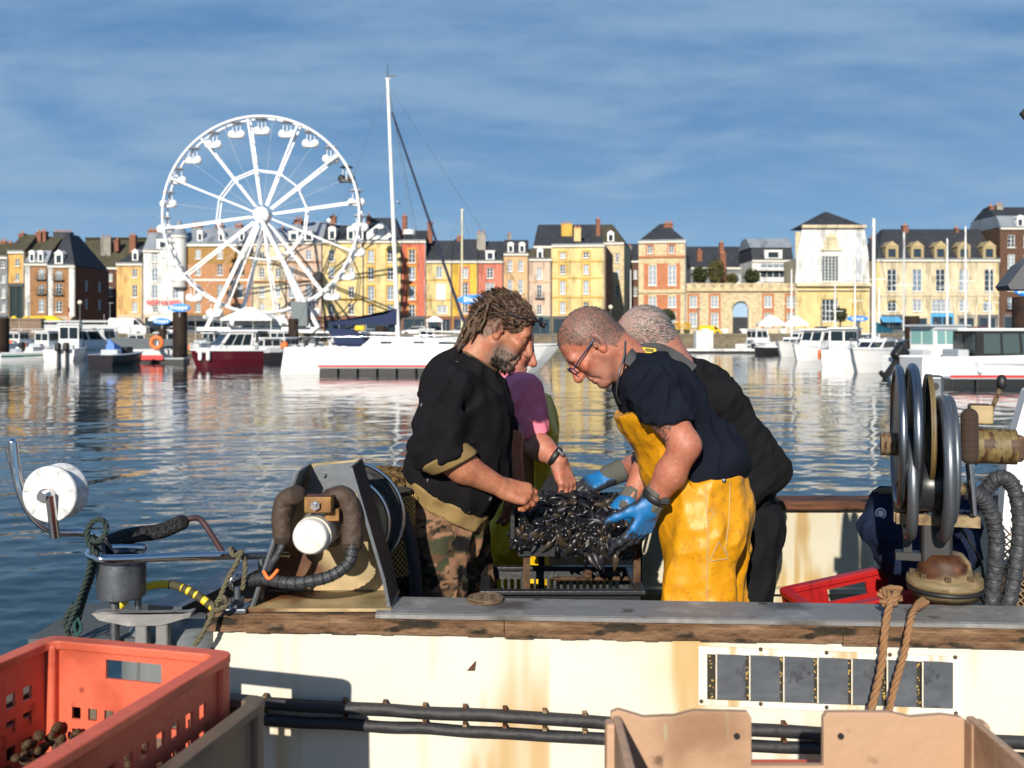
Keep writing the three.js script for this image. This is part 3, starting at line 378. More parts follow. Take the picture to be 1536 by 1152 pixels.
house({ name: 'apartment_building', cat: 'apartment building', label: 'long yellow building with five stone dormers in its black roof', x0: 1314, x1: 1499, eave: 390, wall: C.cream.clone(), dep: 14, win: [...grid([1338, 1376, 1411, 1446, 1484], [[404, 437]], 14.5, {}), ...grid([1338, 1376, 1446, 1482], [[449, 467]], 14, {}), [1412, 449, 468, 28, {}]], courses: [[443, 0.3, 0.14, C.cream]], roof: { top: 344, run: 6.5, insL: 3.5, insR: 0.6, mat: M.slate, dormMat: paint(0.46, 0.36, 0.19), dormers: [1338, 1376, 1411, 1446, 1484].map((x) => [x, 370, 388, 19]) }, chimneys: [[1357, 336, 358, 8, 6], [1434, 340, 346, 4, 6]],
  shops: [[1322, 1354, 472, M.awnGrey], [1360, 1392, 472, C.cream], [1396, 1430, 470, M.awnBlue], [1436, 1462, 472, M.stoneGrey], [1466, 1496, 472, M.awnGrey]], awnings: [[1318, 1347, 475, M.awnBlue]],
  after({ g, X, Y, h, s }) { for (const x of [1317, 1496]) part('pilaster', bx(4 * s, h - 0.4, 0.12, X(x), (h - 0.4) / 2, 0.063), C.yellow, g); for (const x of [1338, 1482]) { const a = []; for (let i = 0; i < 13; i++) { const t = Math.PI * (i + 0.5) / 13, r = 13 * s; a.push(bx(0.38, 0.25, 0.1, X(x) + Math.cos(t) * r, Y(464) + Math.sin(t) * r * 1.1, 0.054, 0, t - Math.PI / 2)); } part('arch_moulding', a, C.yellow, g); } } });
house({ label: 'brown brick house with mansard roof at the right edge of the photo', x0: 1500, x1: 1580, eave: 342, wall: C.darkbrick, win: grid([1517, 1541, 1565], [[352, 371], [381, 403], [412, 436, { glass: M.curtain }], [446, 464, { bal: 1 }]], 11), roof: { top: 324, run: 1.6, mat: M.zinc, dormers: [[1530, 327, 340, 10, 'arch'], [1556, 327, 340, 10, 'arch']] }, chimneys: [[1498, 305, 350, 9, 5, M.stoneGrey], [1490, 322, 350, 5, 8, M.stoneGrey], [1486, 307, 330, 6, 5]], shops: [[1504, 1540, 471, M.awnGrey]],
  after({ g, w, h }) { part('upper_roof', hipRoof(-w / 2, w / 2, h + 1.9, h + 4.2, -1.4, -11, 4, 0.5, 0.5), M.slate, g); } });
// lettering on the white café
{
  const { FontLoader } = await import('three/addons/loaders/FontLoader.js'); const { TextGeometry } = await import('three/addons/geometries/TextGeometry.js');
  const font = await new FontLoader().loadAsync('fonts/droid/droid_sans_bold.typeface.json');
  globalThis.__text = (s, size, depth = 0.05) => { const g = new TextGeometry(s, { font, size, depth, curveSegments: 4, bevelEnabled: false }); g.computeBoundingBox(); const b = g.boundingBox; return metreUV(g.translate(-(b.min.x + b.max.x) / 2, -(b.min.y + b.max.y) / 2, 0)); };
  const c = P(245, 454, 169.6); const t = thing('cafe_sign', 'red lettering TOUT VA BIEN across the white house front', 'sign', [c.x, c.y, c.z]);
  const g = __text('TOUT VA BIEN', 0.72, 0.12); g.computeBoundingBox(); g.scale(5.9 / (g.boundingBox.max.x - g.boundingBox.min.x), 1, 1); part('letters', g, plain(0.72, 0.02, 0.03, 0.5), t);
}
// ---------- observation wheel ----------
M.wheel = plain(0.80, 0.80, 0.80, 0.45); M.hub = plain(0.62, 0.63, 0.66, 0.5);
{
  const D = 150, s = D / F, c = P(394, 323, D), R = 146.5 * s, gw = thing('observation_wheel', 'big white observation wheel on the far quay', 'ferris wheel', [c.x, QY, c.z]);
  const cy = c.y - QY, pt = (r, deg, z) => V(Math.cos(deg * Math.PI / 180) * r, cy + Math.sin(deg * Math.PI / 180) * r, z);
  const ring = (r, tr, z, seg) => new THREE.TorusGeometry(r, tr, 8, seg).translate(0, cy, z);
  part('rim', [ring(R, 0.2, 1.1, 96)], M.wheel, gw); part('rim', [ring(R, 0.16, -1.1, 96)], M.wheel, gw);
  const cross = []; for (let i = 0; i < 24; i++) cross.push(bar(pt(R, 8 + 15 * i, -1.1), pt(R, 8 + 15 * i, 1.1), 0.1, 0.1, 6)); part('rim_struts', cross, M.wheel, gw);
  for (let i = 0; i < 12; i++) {
    const a = 8 + 30 * i;
    part('spoke', [beam(pt(1.6, a, 0.5), pt(R - 0.2, a, 1.0), 0.24, 0.16), beam(pt(1.6, a, -0.5), pt(R - 0.2, a, -1.0), 0.24, 0.16), ...[0.35, 0.55, 0.75, 0.9].map((t) => bar(pt(R * t, a, -1 * t), pt(R * t, a, 1 * t), 0.06, 0.06, 5))], M.wheel, gw);
    part('inner_ring', [beam(pt(6.8, a, 0.72), pt(6.8, a + 30, 0.72), 0.16), beam(pt(6.8, a, -0.72), pt(6.8, a + 30, -0.72), 0.16)], M.wheel, gw);
    part('cable', [bar(pt(1.2, a + 15, 0.4), pt(R, a + 15, 1.0), 0.02, 0.02, 4)], M.hub, gw);
  }
  const hub = part('hub', [cyl(1.15, 2.6, 0, cy, 0, 'z', 32)], M.hub, gw); part('hub_cap', cyl(0.95, 0.1, 0, cy, 1.36, 'z', 32), plain(0.55, 0.56, 0.6, 0.5), hub);
  const legs = [[316, 478, 2.6], [484, 480, 2.6], [350, 478, -3.4], [455, 480, -3.4]];
  for (const [px, py, z] of legs) { const x = (px - 394) * s * (1 - z / D); part('support_leg', beam(V(0, cy - 0.4, z > 0 ? 1.7 : -1.7), V(x, 1.2, z), 0.52, 0.45), M.wheel, gw); }
  part('base_frame', [beam(V(-9, 1.0, 2.6), V(9, 1.0, 2.6), 0.5), beam(V(-5, 1.0, -3.4), V(6, 1.0, -3.4), 0.5), beam(V(-8, 2.8, 2.6), V(-4.5, 1.2, -3.4), 0.4), beam(V(9, 1.0, 2.6), V(6, 1.0, -3.4), 0.4)], M.wheel, gw);
  part('station', [bx(7, 0.4, 6, 0, 1.7, 0), bx(7, 0.9, 0.1, 0, 2.3, 2.95)], M.whitePaint, gw);
  part('ticket_box', rbx(2.4, 3.6, 1.2, 0.05, 6.3, 3.2, 3.4), plain(0.13, 0.16, 0.17, 0.6), gw);
  // gondolas
  const lathe = new THREE.LatheGeometry([[0, 0], [0.45, 0.03], [0.78, 0.25], [0.86, 0.6], [0.8, 0.95], [0.72, 1.02]].map((p) => new THREE.Vector2(...p)), 16);
  const seat = mg([new THREE.SphereGeometry(0.5, 12, 10).scale(1, 1.05, 0.85).translate(-0.58, 0.45, 0), new THREE.SphereGeometry(0.5, 12, 10).scale(1, 1.05, 0.85).translate(0.58, 0.45, 0), bx(0.9, 0.25, 0.8, 0, 0.15, 0)]);
  const post = mg([bar(V(-0.5, 0.7, 0), V(-0.4, 1.9, 0), 0.05, 0.05, 6), bar(V(0.5, 0.7, 0), V(0.4, 1.9, 0), 0.05, 0.05, 6), bar(V(0, 0.3, 0), V(0, 2.0, 0), 0.06, 0.06, 6)]);
  const roofG = new THREE.LatheGeometry([[0, 0.32], [0.35, 0.25], [0.85, 0.02], [0.86, 0]].map((p) => new THREE.Vector2(...p)), 16).translate(0, 1.85, 0);
  for (let i = 0; i < 24; i++) {
    const a = 0.5 + 15 * i, p = pt(R - 0.05, a, 0), black = i === 2;
    const n = part('gondola', seat, black ? M.black : M.wheel, gw); n.position.set(p.x, p.y - 2.5, p.z); n.scale.setScalar(1.22);
    part('canopy', roofG, black ? M.black : M.hub, n); part('hanger', post, M.wheel, n);
  }
}
// ---------- boats ----------
// hull from cross sections; x = length (bow at +x), z = beam, y = up from the waterline
function hullGeo(L, B, hb, hs, o = {}) {
  const n = 22, dr = o.draft ?? 0.3, rake = o.rake ?? 0.12, prof = [[0, -1], [0.55, -0.75], [0.88, -0.1], [0.97, 0.45], [1, 1]], rows = [];
  const hullPt = (t, k, sgn) => {
    const w = (o.round ? Math.pow(Math.max(0, 1 - Math.pow(Math.abs(t * 1.55 - 0.55) , 2.2)), 0.8) : Math.pow(Math.max(0, 1 - Math.pow(Math.max(0, (t - 0.38) / 0.62), 2.0)), 0.75) * (0.9 + 0.1 * Math.min(1, t / 0.3)));
    const top = mix(hs, hb, Math.pow(t, 1.8)), [pw, py] = prof[k], y = py < 0 ? -py * -dr * (1 - 0.9 * Math.pow(t, 4)) + (py > -1 ? 0 : 0) : py * top, flare = 1 - (1 - pw) * (0.6 + 0.4 * t);
    const x = -L / 2 + L * t - (1 - (py + 1) / 2) * rake * L * Math.pow(t, 3) * 1.2 + (o.sternRake ?? 0) * ((py + 1) / 2) * (1 - t) * (t < 0.1 ? 1 : 0);
    return V(x, y, sgn * B / 2 * w * (py === -1 ? 0.0 : flare * pw ** 0.3));
  };
  const side = [], deck = [];
  for (let i = 0; i < n; i++) for (const sgn of [1, -1]) {
    const t0 = i / n, t1 = (i + 1) / n;
    for (let k = 0; k < prof.length - 1; k++) { const a = hullPt(t0, k, sgn), b = hullPt(t1, k, sgn), c = hullPt(t1, k + 1, sgn), d = hullPt(t0, k + 1, sgn); side.push(sgn > 0 ? [a, b, c, d] : [d, c, b, a]); }
    if (sgn > 0) { const a = hullPt(t0, 4, 1), b = hullPt(t1, 4, 1), c = hullPt(t1, 4, -1), d = hullPt(t0, 4, -1); const q = [a, b, c, d]; q.forEach((p) => { p.y -= 0.03; }); deck.push(q); }
  }
  const st = []; for (let k = 0; k < 5; k++) st.push(hullPt(0, k, 1)); const st2 = []; for (let k = 4; k >= 0; k--) st2.push(hullPt(0, k, -1)); side.push([...st, ...st2].reverse());
  const smooth = (fs) => { const g = quads(fs); return g; };
  const rail = []; for (const sgn of [1, -1]) { const pts = []; for (let i = 0; i <= n; i++) pts.push(hullPt(i / n, 4, sgn)); rail.push(new THREE.TubeGeometry(new THREE.CatmullRomCurve3(pts), 30, o.rail ?? 0.05, 6)); }
  return { side: smooth(side), deck: quads(deck), rail: mg(rail), pt: hullPt };
}
M.gel = plain(0.78, 0.78, 0.77, 0.22); M.gelGrey = plain(0.42, 0.45, 0.47, 0.4); M.maroon = plain(0.075, 0.008, 0.014, 0.2); M.navy = plain(0.006, 0.017, 0.065, 0.8); M.teal = plain(0.01, 0.12, 0.18, 0.75); M.hullBlack = plain(0.02, 0.015, 0.016, 0.3); M.boatGlass = plain(0.015, 0.022, 0.028, 0.07); M.orange = plain(0.75, 0.16, 0.03, 0.5); M.redPaint = plain(0.55, 0.03, 0.03, 0.5); M.tarp = plain(0.11, 0.125, 0.13, 0.8); M.greenPaint = plain(0.01, 0.15, 0.10, 0.4); M.teak = plain(0.25, 0.14, 0.07, 0.7); M.tealGlass = plain(0.20, 0.38, 0.36, 0.1);
function boatAt(name, label, cat, px, py, turn, group) { const d = CH * F / (py - HY); return thing(name, label, cat, [(px - CX) / F * d, 0, -d], turn, group); }
function cabin(g, x0, x1, w, y0, h, o = {}) { // wheelhouse: side walls with raked ends, windows, roof
  const rf = o.rakeF ?? 0.35, rb = o.rakeB ?? 0.0, prof = [[x0, 0], [x1, 0], [x1 - rf * h, h], [x0 + rb * h, h]];
  const wl = prism(prof, (p) => V(p[0], y0 + p[1], -w / 2), (p) => V(p[0], y0 + p[1], w / 2)), c = part('cabin', wl, o.mat ?? M.gel, g);
  const wy0 = h * (o.sill ?? 0.42), wy1 = h * 0.9, n = o.n ?? 2, at = (t, y) => mix(x0 + rb * y, x1 - rf * y, t);
  for (const sgn of [1, -1]) for (let i = 0; i < n; i++) {
    const t0 = 0.08 + 0.86 * i / n, t1 = 0.08 + 0.86 * (i + 0.86) / n, q = [[at(t0, wy0), wy0], [at(t1, wy0), wy0], [at(t1, wy1), wy1], [at(t0, wy1), wy1]];
    part('window', prism(q, (p) => V(p[0], y0 + p[1], sgn * w / 2), (p) => V(p[0], y0 + p[1], sgn * (w / 2 + 0.025))), o.glass ?? M.boatGlass, c);
  }
  for (const k of [0, 1]) { const z0 = k ? 0.03 * w : -0.44 * w, z1 = k ? 0.44 * w : -0.03 * w; part('windscreen', prism([[z0, wy0], [z1, wy0], [z1, wy1], [z0, wy1]], (p) => V(x1 - rf * p[1] + 0.0, y0 + p[1], p[0]), (p) => V(x1 - rf * p[1] + 0.03, y0 + p[1], p[0])), o.glass ?? M.boatGlass, c); part('rear_window', prism([[z0, wy0], [z1, wy0], [z1, wy1], [z0, wy1]], (p) => V(x0 + rb * p[1], y0 + p[1], p[0]), (p) => V(x0 + rb * p[1] - 0.03, y0 + p[1], p[0])), o.glass ?? M.boatGlass, c); }
  const rl = x1 - rf * h - x0 - rb * h; part('roof', rbx(rl + (o.over ?? 0.4), 0.12, w + 0.2, 0.05, x0 + rb * h + rl / 2 + (o.shift ?? 0), y0 + h + 0.065, 0), o.roofMat ?? M.gel, c);
  return c;
}
function outboard(g, x, z, y, sc = 1, mat = M.black, tilt = 0) {
  const o = new THREE.Group(); const a = part('outboard_motor', [rbx(0.5 * sc, 0.55 * sc, 0.36 * sc, 0.12 * sc, 0, 0.35 * sc, 0), bx(0.16 * sc, 0.75 * sc, 0.12 * sc, 0.05 * sc, -0.25 * sc, 0), rbx(0.34 * sc, 0.14 * sc, 0.1 * sc, 0.03, -0.05 * sc, -0.65 * sc, 0), bx(0.2 * sc, 0.26 * sc, 0.2 * sc, 0.28 * sc, 0.1 * sc, 0)], mat, g);
  a.position.set(x, y, z); a.rotation.z = tilt; return a;
}
function railing(g, h, hull, t0, t1, hh) { for (const sg of [1, -1]) { const b = [], pts = []; for (let i = 0; i <= 6; i++) { const p = hull.pt(mix(t0, t1, i / 6), 4, sg); p.z *= 0.94; b.push(bar(p, p.clone().add(V(0, hh, 0)), 0.015, 0.015, 5)); p.y += hh; pts.push(p); } b.push(new THREE.TubeGeometry(new THREE.CatmullRomCurve3(pts), 20, 0.018, 5)); part('guard_rail', b, M.chrome, g); } }
function motorboat(label, px, py, turn, L, B, hb, hs, o = {}) {
  const g = boatAt('motorboat', label, 'boat', px, py, turn, o.group), h = hullGeo(L, B, hb, hs, o);
  part('hull', h.side, o.mat ?? M.gel, g); part('deck', h.deck, o.deck ?? M.gelGrey, g); part('gunwale', h.rail, o.railMat ?? M.gel, g);
  if (o.stripe) [1, -1].forEach((sg) => part('stripe', (() => { const f = []; for (let i = 0; i < 14; i++) { const q = [i / 14, (i + 1) / 14].flatMap((t, k) => { const a = h.pt(t * 0.96, 2, sg), b = h.pt(t * 0.96, 4, sg); const m0 = a.clone().lerp(b, 0.52), m1 = a.clone().lerp(b, 0.80); m0.z += sg * 0.03; m1.z += sg * 0.03; return k ? [m1, m0] : [m0, m1]; }); f.push([q[0], q[3], q[2], q[1]]); } return quads(f); })(), o.stripe, g));
  if (o.cabin) cabin(g, ...o.cabin); if (o.outboard) outboard(g, -L / 2 - 0.25, 0, hs * 0.75, o.outboard, o.obMat, o.tilt ?? 0);
  if (o.rails !== 0) railing(g, L, h, 0.55, 0.98, 0.45);
  if (o.fenders) for (const t of o.fenders) { const p = h.pt(t, 4, 1); part('fender', new THREE.CapsuleGeometry(0.13, 0.4, 4, 10).translate(p.x, p.y - 0.35, p.z + 0.14), o.fendMat ?? M.white, g); const q = h.pt(t, 4, -1); part('fender', new THREE.CapsuleGeometry(0.13, 0.4, 4, 10).translate(q.x, q.y - 0.35, q.z - 0.14), o.fendMat ?? M.white, g); }
  part('seat', [rbx(0.5, 0.5, B * 0.6, 0.08, -L * 0.25, hs + 0.1, 0)], o.seatMat ?? M.gelGrey, g);
  o.after?.(g, h); return g;
}
function sailboat(label, px, py, turn, L, mastPx, o = {}) { // mastPx: photo pixel height of the masthead
  const g = boatAt('sailing_boat', label, 'sailing boat', px, py, turn, o.group), d = -g.position.z, h = hullGeo(L, L * 0.3, o.hb ?? 1.35, o.hs ?? 1.05, { rake: 0.14, sternRake: -0.5, ...o });
  part('hull', h.side, o.mat ?? M.gel, g); part('deck', h.deck, M.gel, g); part('toe_rail', h.rail, o.railMat ?? M.gel, g);
  if (!o.genoa) cabin(g, -L * 0.12, L * 0.22, L * 0.17, (o.hs ?? 1.05) + 0.05, 0.5, { n: 3, rakeF: 1.6, rakeB: 0.5, sill: 0.3, over: 0.05 });
  const H = CH + (HY - mastPx) / F * d, mx = o.mx ?? L * 0.1;
  part('mast', [bar(V(mx, 1, 0), V(mx + (o.lean ?? 0), H, 0), 0.11 * (o.thick ?? 1), 0.075 * (o.thick ?? 1), 10), bx(0.05, 0.05, 1.4, mx, 1 + (H - 1) * 0.55, 0), bx(0.3, 0.04, 0.04, mx + (o.lean ?? 0), H + 0.02, 0)], o.mastMat ?? M.frameWhite, g);
  part('boom', bar(V(mx - 0.1, 2.2, 0), V(mx - L * 0.36, 2.3, 0), 0.07, 0.07, 8), M.frameWhite, g);
  if (o.cover) part('sail_cover', mg([prism([[mx - 0.15, 2.25], [mx - L * 0.35, 2.3], [mx - L * 0.35, 2.42], [mx - 0.6, 2.62], [mx - 0.15, 2.85]], (p) => V(p[0], p[1], -0.16), (p) => V(p[0], p[1], 0.16))]), o.cover, g);
  const top = V(mx + (o.lean ?? 0), H - 0.3, 0);
  part('rigging', [bar(top, h.pt(0.98, 4, 1), 0.012, 0.012, 4), bar(top, V(-L / 2 + 0.2, 1.1, 0), 0.012, 0.012, 4), bar(top, h.pt(0.55, 4, 1), 0.012, 0.012, 4), bar(top, h.pt(0.55, 4, -1), 0.012, 0.012, 4)], M.steel, g);
  if (o.genoa) part('furled_genoa', bar(top.clone().add(V(0.25, -1.6, 0)), V(2.3, 2.9, 0), 0.055, 0.085, 8), plain(0.012, 0.018, 0.05, 0.7), g);
  railing(g, L, h, 0.05, 0.97, 0.6); o.after?.(g, h, mx, H); return g;
}
// left berths
const TL = { group: undefined };
motorboat('white open boat with a green stripe and black outboard beside the brown pile', 52, 541, 0.8, 5.6, 2.1, 0.75, 0.6, { outboard: 1.25, stripe: M.greenPaint, rails: 0 });
motorboat('small white boat with a square windscreen behind the green striped boat', 72, 533, 1.25, 5.8, 2.2, 1.1, 0.8, { cabin: [-0.8, 1.4, 1.6, 0.85, 1.35, { rakeF: 0.55, n: 1 }], outboard: 1.1 });
motorboat('white fishing boat with tall white cabin and twin black outboards', 104, 540, 1.75, 6.4, 2.5, 1.3, 0.9, { cabin: [-0.2, 1.3, 1.5, 0.9, 1.9, { rakeF: 0.25, n: 1 }], outboard: 1.2, after(g) { outboard(g, -3.45, 0.6, 0.7, 1.2); part('flag_pole', [bar(V(-0.4, 2.9, 0), V(-0.4, 4.2, 0), 0.02, 0.02, 5), bx(0.5, 0.35, 0.02, -0.14, 4.0, 0)], M.redPaint, g); } });
motorboat('white cabin cruiser with grey lower hull left of the dark boat', 138, 538, 0.75, 6.8, 2.6, 1.35, 0.95, { cabin: [-1.9, 1.2, 1.9, 1.0, 1.45, { rakeF: 0.6, n: 2, over: 0.7 }], stripe: M.gelGrey });
motorboat('dark brown hulled boat with a blue bundle on its deck', 182, 548, 1.35, 4.6, 2.1, 0.95, 0.75, { mat: M.hullBlack, rails: 0, after(g) { part('blue_bundle', prism([[-0.4, 0], [0.4, 0], [0.3, 0.7], [-0.1, 1.0]], (p) => V(-1.3, 0.8 + p[1], p[0]), (p) => V(-0.5, 0.8 + p[1] * 0.7, p[0])), plain(0.10, 0.22, 0.6, 0.7), g); part('engine_cover', rbx(0.8, 0.5, 0.7, 0.1, 0.5, 1.0, 0), M.black, g); } });
motorboat('boat under a dark grey tarpaulin left of the tall brown pile', 222, 540, 0.25, 6.0, 2.3, 0.95, 0.8, { mat: M.gel, rails: 0, after(g) { part('tarpaulin', prism([[-1.2, 0], [1.2, 0], [0.2, 1.15], [-0.2, 1.15]], (p) => V(-2.7, 0.82 + p[1] * 0.85, p[0] * 0.85), (p) => V(2.2, 0.9 + p[1] * 0.65, p[0] * 0.6)), M.tarp, g); } });
{ const c = P(235, 514, 78); const g = thing('life_ring', 'orange life ring hanging by the tarpaulin covered boat', 'life ring', [c.x, c.y, c.z]); part('ring', new THREE.TorusGeometry(0.42, 0.16, 10, 24), M.orange, g); part('post', bx(0.09, 2.0, 0.09, 0, -0.9, -0.22), M.white, g); }
motorboat('burgundy hulled cabin boat with a white top and dark windows', 338, 550, 3.72, 4.5, 2.1, 1.12, 1.05, { mat: M.maroon, cabin: [-1.5, 0.9, 1.7, 1.05, 1.2, { rakeF: 0.75, rakeB: -0.1, n: 3, over: 0.5, sill: 0.3 }], fenders: [0.9, 0.8], draft: 0.4, after(g, h) { part('foredeck', rbx(2.6, 0.35, 1.4, 0.16, 0.7, 1.08, 0), M.gel, g); part('rail_arch', tube([V(-1.9, 1.0, 0.8), V(-2.0, 2.1, 0.7), V(-2.0, 2.1, -0.7), V(-1.9, 1.0, -0.8)], 0.04, 20, 6), M.chrome, g); } });
motorboat('dark hulled speedboat with an orange buoy behind the burgundy boat', 403, 541, 2.2, 4.6, 1.9, 0.8, 0.7, { mat: M.hullBlack, deck: M.tarp, cabin: [-0.7, 0.8, 1.4, 0.8, 0.9, { rakeF: 0.9, n: 1 }], after(g) { part('buoy', new THREE.SphereGeometry(0.32, 12, 10).translate(-1.9, 1.2, 0.5), M.orange, g); } });
motorboat('low grey speedboat tied behind the stern of the white yacht', 428, 537, 2.7, 5.6, 2.1, 1.0, 0.8, { mat: M.gelGrey, cabin: [-0.5, 1.2, 1.5, 0.85, 0.8, { rakeF: 1.0, n: 2 }] });
motorboat('white day boat in the row in front of the brown house', 122, 524, -1.2, 6.5, 2.4, 1.2, 0.95, { cabin: [-1.3, 0.9, 1.7, 1, 1.4, { rakeF: 0.5, n: 2 }] });
motorboat('white boat with a grey awning beside the small blue sign pile', 185, 524, 2.0, 6.5, 2.4, 1.1, 0.95, { after(g) { part('awning', rbx(2.2, 0.1, 1.8, 0.04, -0.8, 2.7, 0), M.gelGrey, g); part('awning_poles', [[-1.8, 0.8], [-1.8, -0.8], [0.2, 0.8], [0.2, -0.8]].map(([x, z]) => bar(V(x, 1, z), V(x, 2.7, z), 0.03, 0.03, 5)), M.chrome, g); } });
// big white sailing yacht
sailboat('long white sailing yacht with navy sail cover and tall mast', 634, 559, 0.0, 15.6, 118, { hb: 1.6, hs: 1.42, mx: -1.35, sternRake: 0.5, lean: -0.62, thick: 1.25, cover: null, genoa: 1, after(g, h, mx, H) {
  part('sail_cover', prism([[mx - 0.1, 2.72], [mx - 3.9, 2.68], [mx - 3.9, 2.82], [mx - 1.8, 3.1], [mx - 0.7, 3.3], [mx - 0.1, 3.62]], (p) => V(p[0], p[1], -0.2), (p) => V(p[0], p[1], 0.2)), M.navy, g);
  part('sprayhood', prism([[-4.6, 1.5], [-3.0, 1.5], [-3.3, 2.1], [-3.9, 2.45], [-5.2, 2.5], [-4.9, 2.0]], (p) => V(p[0], p[1], -1.2), (p) => V(p[0], p[1], 1.2)), M.navy, g);
  part('coachroof', prism([[-3.4, 0], [5.4, 0], [4.2, 0.25], [0.8, 0.55], [-2.6, 0.66]], (p) => V(p[0], 1.4 + p[1], -1.3), (p) => V(p[0], 1.4 + p[1], 1.3)), M.gel, g);
  for (const [a, b, y] of [[-2.2, -1.6, 1.72], [-0.4, 0.2, 1.72], [1.0, 2.4, 1.68]]) part('porthole', bx(b - a, 0.1, 0.05, (a + b) / 2, y, 1.32), M.boatGlass, g);
  for (const [a, b] of [[2.6, 3.6]]) part('porthole', bx(b - a, 0.14, 0.06, (a + b) / 2, 1.0, 2.28), M.boatGlass, g);
  part('radar_dome', cyl(0.34, 0.25, mx + 0.6, 7.9, 0, 'y', 16), M.white, g); part('yellow_horseshoe', rbx(0.55, 0.3, 0.3, 0.1, -3.4, 2.5, 0.9), plain(0.8, 0.5, 0.02, 0.6), g);
  part('stern_arch', tube([V(-6.4, 1.4, 1.5), V(-5.7, 2.4, 1.4), V(-5.7, 2.4, -1.4), V(-6.4, 1.4, -1.5)], 0.05, 20, 6), M.black, g);
  part('wind_vane', [bar(V(mx - 0.62, H, 0), V(mx - 0.62, H + 0.8, 0), 0.02, 0.02, 5), bx(0.5, 0.06, 0.03, mx - 0.4, H + 0.15, 0)], M.black, g);
} });
for (const [px, py, w, lab] of [[590, 562, 225, 'grey floating pontoon with a red edge alongside the white yacht'], [1510, 581, 170, 'dark floating pontoon with a red edge under the big white boat']]) {
  const d = CH * F / (py - HY), L = w / F * d, g = thing('pontoon', lab, 'pontoon', [(px - CX) / F * d, 0, -d]);
  for (let i = 0; i < Math.round(L / 1.05); i++) part('float', rbx(1.0, 0.44, 1.6, 0.06, -L / 2 + 0.55 + i * 1.05, 0.12, -0.8), M.black, g);
  part('deck', bx(L, 0.08, 1.7, 0, 0.39, -0.8), M.gelGrey, g); part('red_edge', bx(L, 0.11, 0.06, 0, 0.46, 0.04), M.redPaint, g);
}
{ const d = CH * F / 50, g = thing('pontoon', 'short red edged pontoon between the dark boat and the tall pile', 'pontoon', [(232 - CX) / F * d, 0, -d + 0.2]); part('float', bx(4.2, 0.5, 1.4, 0, 0.05, -0.8), M.black, g); part('red_edge', bx(2.6, 0.34, 0.2, -0.6, 0.42, 0.02), M.redPaint, g); part('deck', bx(4.2, 0.08, 1.4, 0, 0.34, -0.8), M.gelGrey, g); }
{ const d = 105, g = thing('pontoon', 'long white pontoon in front of the stone quay wall', 'pontoon', [P(1100, 530, d).x, 0, -d]); part('float', bx(24, 0.4, 1.6, 0, 0, 0), M.black, g); part('deck', bx(24, 0.22, 1.8, 0, 0.32, 0), M.whitePaint, g); const k = single('kiosk', [bx(1.75, 1.75, 1.5, 0, 0.875, 0), bx(1.9, 0.12, 1.65, 0, 1.82, 0)], M.whitePaint, 'white box shaped kiosk on the long white pontoon', 'kiosk'); k.position.set(P(1055, 530, d).x, 0.44, -d); }
{ const d = 92, g = thing('pontoon', 'dark walkway pontoon running behind the boats on the left', 'pontoon', [P(230, 540, d).x, 0, -d]); part('float', bx(46, 0.4, 1.6, 0, 0, 0), M.black, g); part('deck', bx(46, 0.12, 1.8, 0, 0.27, 0), M.teak, g); }
// right berths
motorboat('small black and white inflatable boat next to the white pontoon', 1172, 531, 0.3, 5, 2.0, 0.8, 0.7, { mat: M.black, deck: M.gel, seatMat: M.gel, railMat: M.gel, rails: 0 });
motorboat('dark rubber dinghy with tilted outboard next to the inflatable boat', 1158, 529, 0.5, 4.4, 1.9, 0.7, 0.6, { mat: M.gelGrey, outboard: 0.9, tilt: 0.5, rails: 0 });
motorboat('white sport fisher with a high windscreen fourth from the right', 1222, 540, -2.35, 6.6, 2.4, 1.25, 0.9, { cabin: [-1.5, 0.9, 1.8, 1.0, 1.35, { rakeF: 0.5, n: 2, over: 0.7 }], outboard: 1.0, obMat: M.black });
motorboat('white cabin boat showing its transom and two orange fenders', 1268, 548, 1.15, 6.8, 2.6, 1.4, 1.1, { cabin: [-1.0, 1.3, 1.9, 1.1, 1.35, { rakeF: 0.3, n: 2, over: 0.6 }], fenders: [0.15, 0.45], fendMat: M.orange });
motorboat('white low boat behind the white sport fisher', 1200, 531, -2.1, 6, 2.2, 1.2, 0.9, { cabin: [-1.0, 0.9, 1.6, 0.95, 1.2, { rakeF: 0.6, n: 1 }] });
sailboat('white sailing boat with teal sail cover and red fender at the stern', 1318, 556, -2.25, 8.4, 330, { cover: M.teal, thick: 1.2, hs: 1.2, after(g) { part('red_fender', rbx(0.5, 0.6, 0.9, 0.1, -4.7, 0.9, 0.5), M.redPaint, g); part('fender', new THREE.CapsuleGeometry(0.17, 0.4, 4, 10).translate(-3.2, 0.7, 1.45), M.orange, g); } });
motorboat('white boat with grey cabin doors and a large raised black outboard', 1408, 566, 0.4, 5.6, 2.2, 1.25, 1.05, { cabin: [-1.1, 1.1, 1.6, 1.1, 1.45, { rakeF: 0.1, n: 3, over: 0.7, glass: M.tealGlass, roofMat: M.gelGrey }], rails: 0, draft: 0.4, after(g) { const a = outboard(g, -3.1, 0.2, 0.85, 1.5); a.rotation.z = -0.75; } });
motorboat('big white cruiser with black framed wheelhouse at the right edge', 1500, 576, 0.02, 8.0, 2.7, 1.4, 1.2, { cabin: [-1.6, 2.4, 2.2, 1.2, 1.15, { rakeF: 0.15, n: 4, mat: M.black, over: 1.3, sill: 0.15, shift: -0.2, glass: plain(0.06, 0.085, 0.085, 0.06) }], draft: 0.4, fenders: [0.3], after(g) { part('window_line', bx(4.0, 0.08, 0.04, 0.2, 0.95, 1.37), M.gelGrey, g); } });
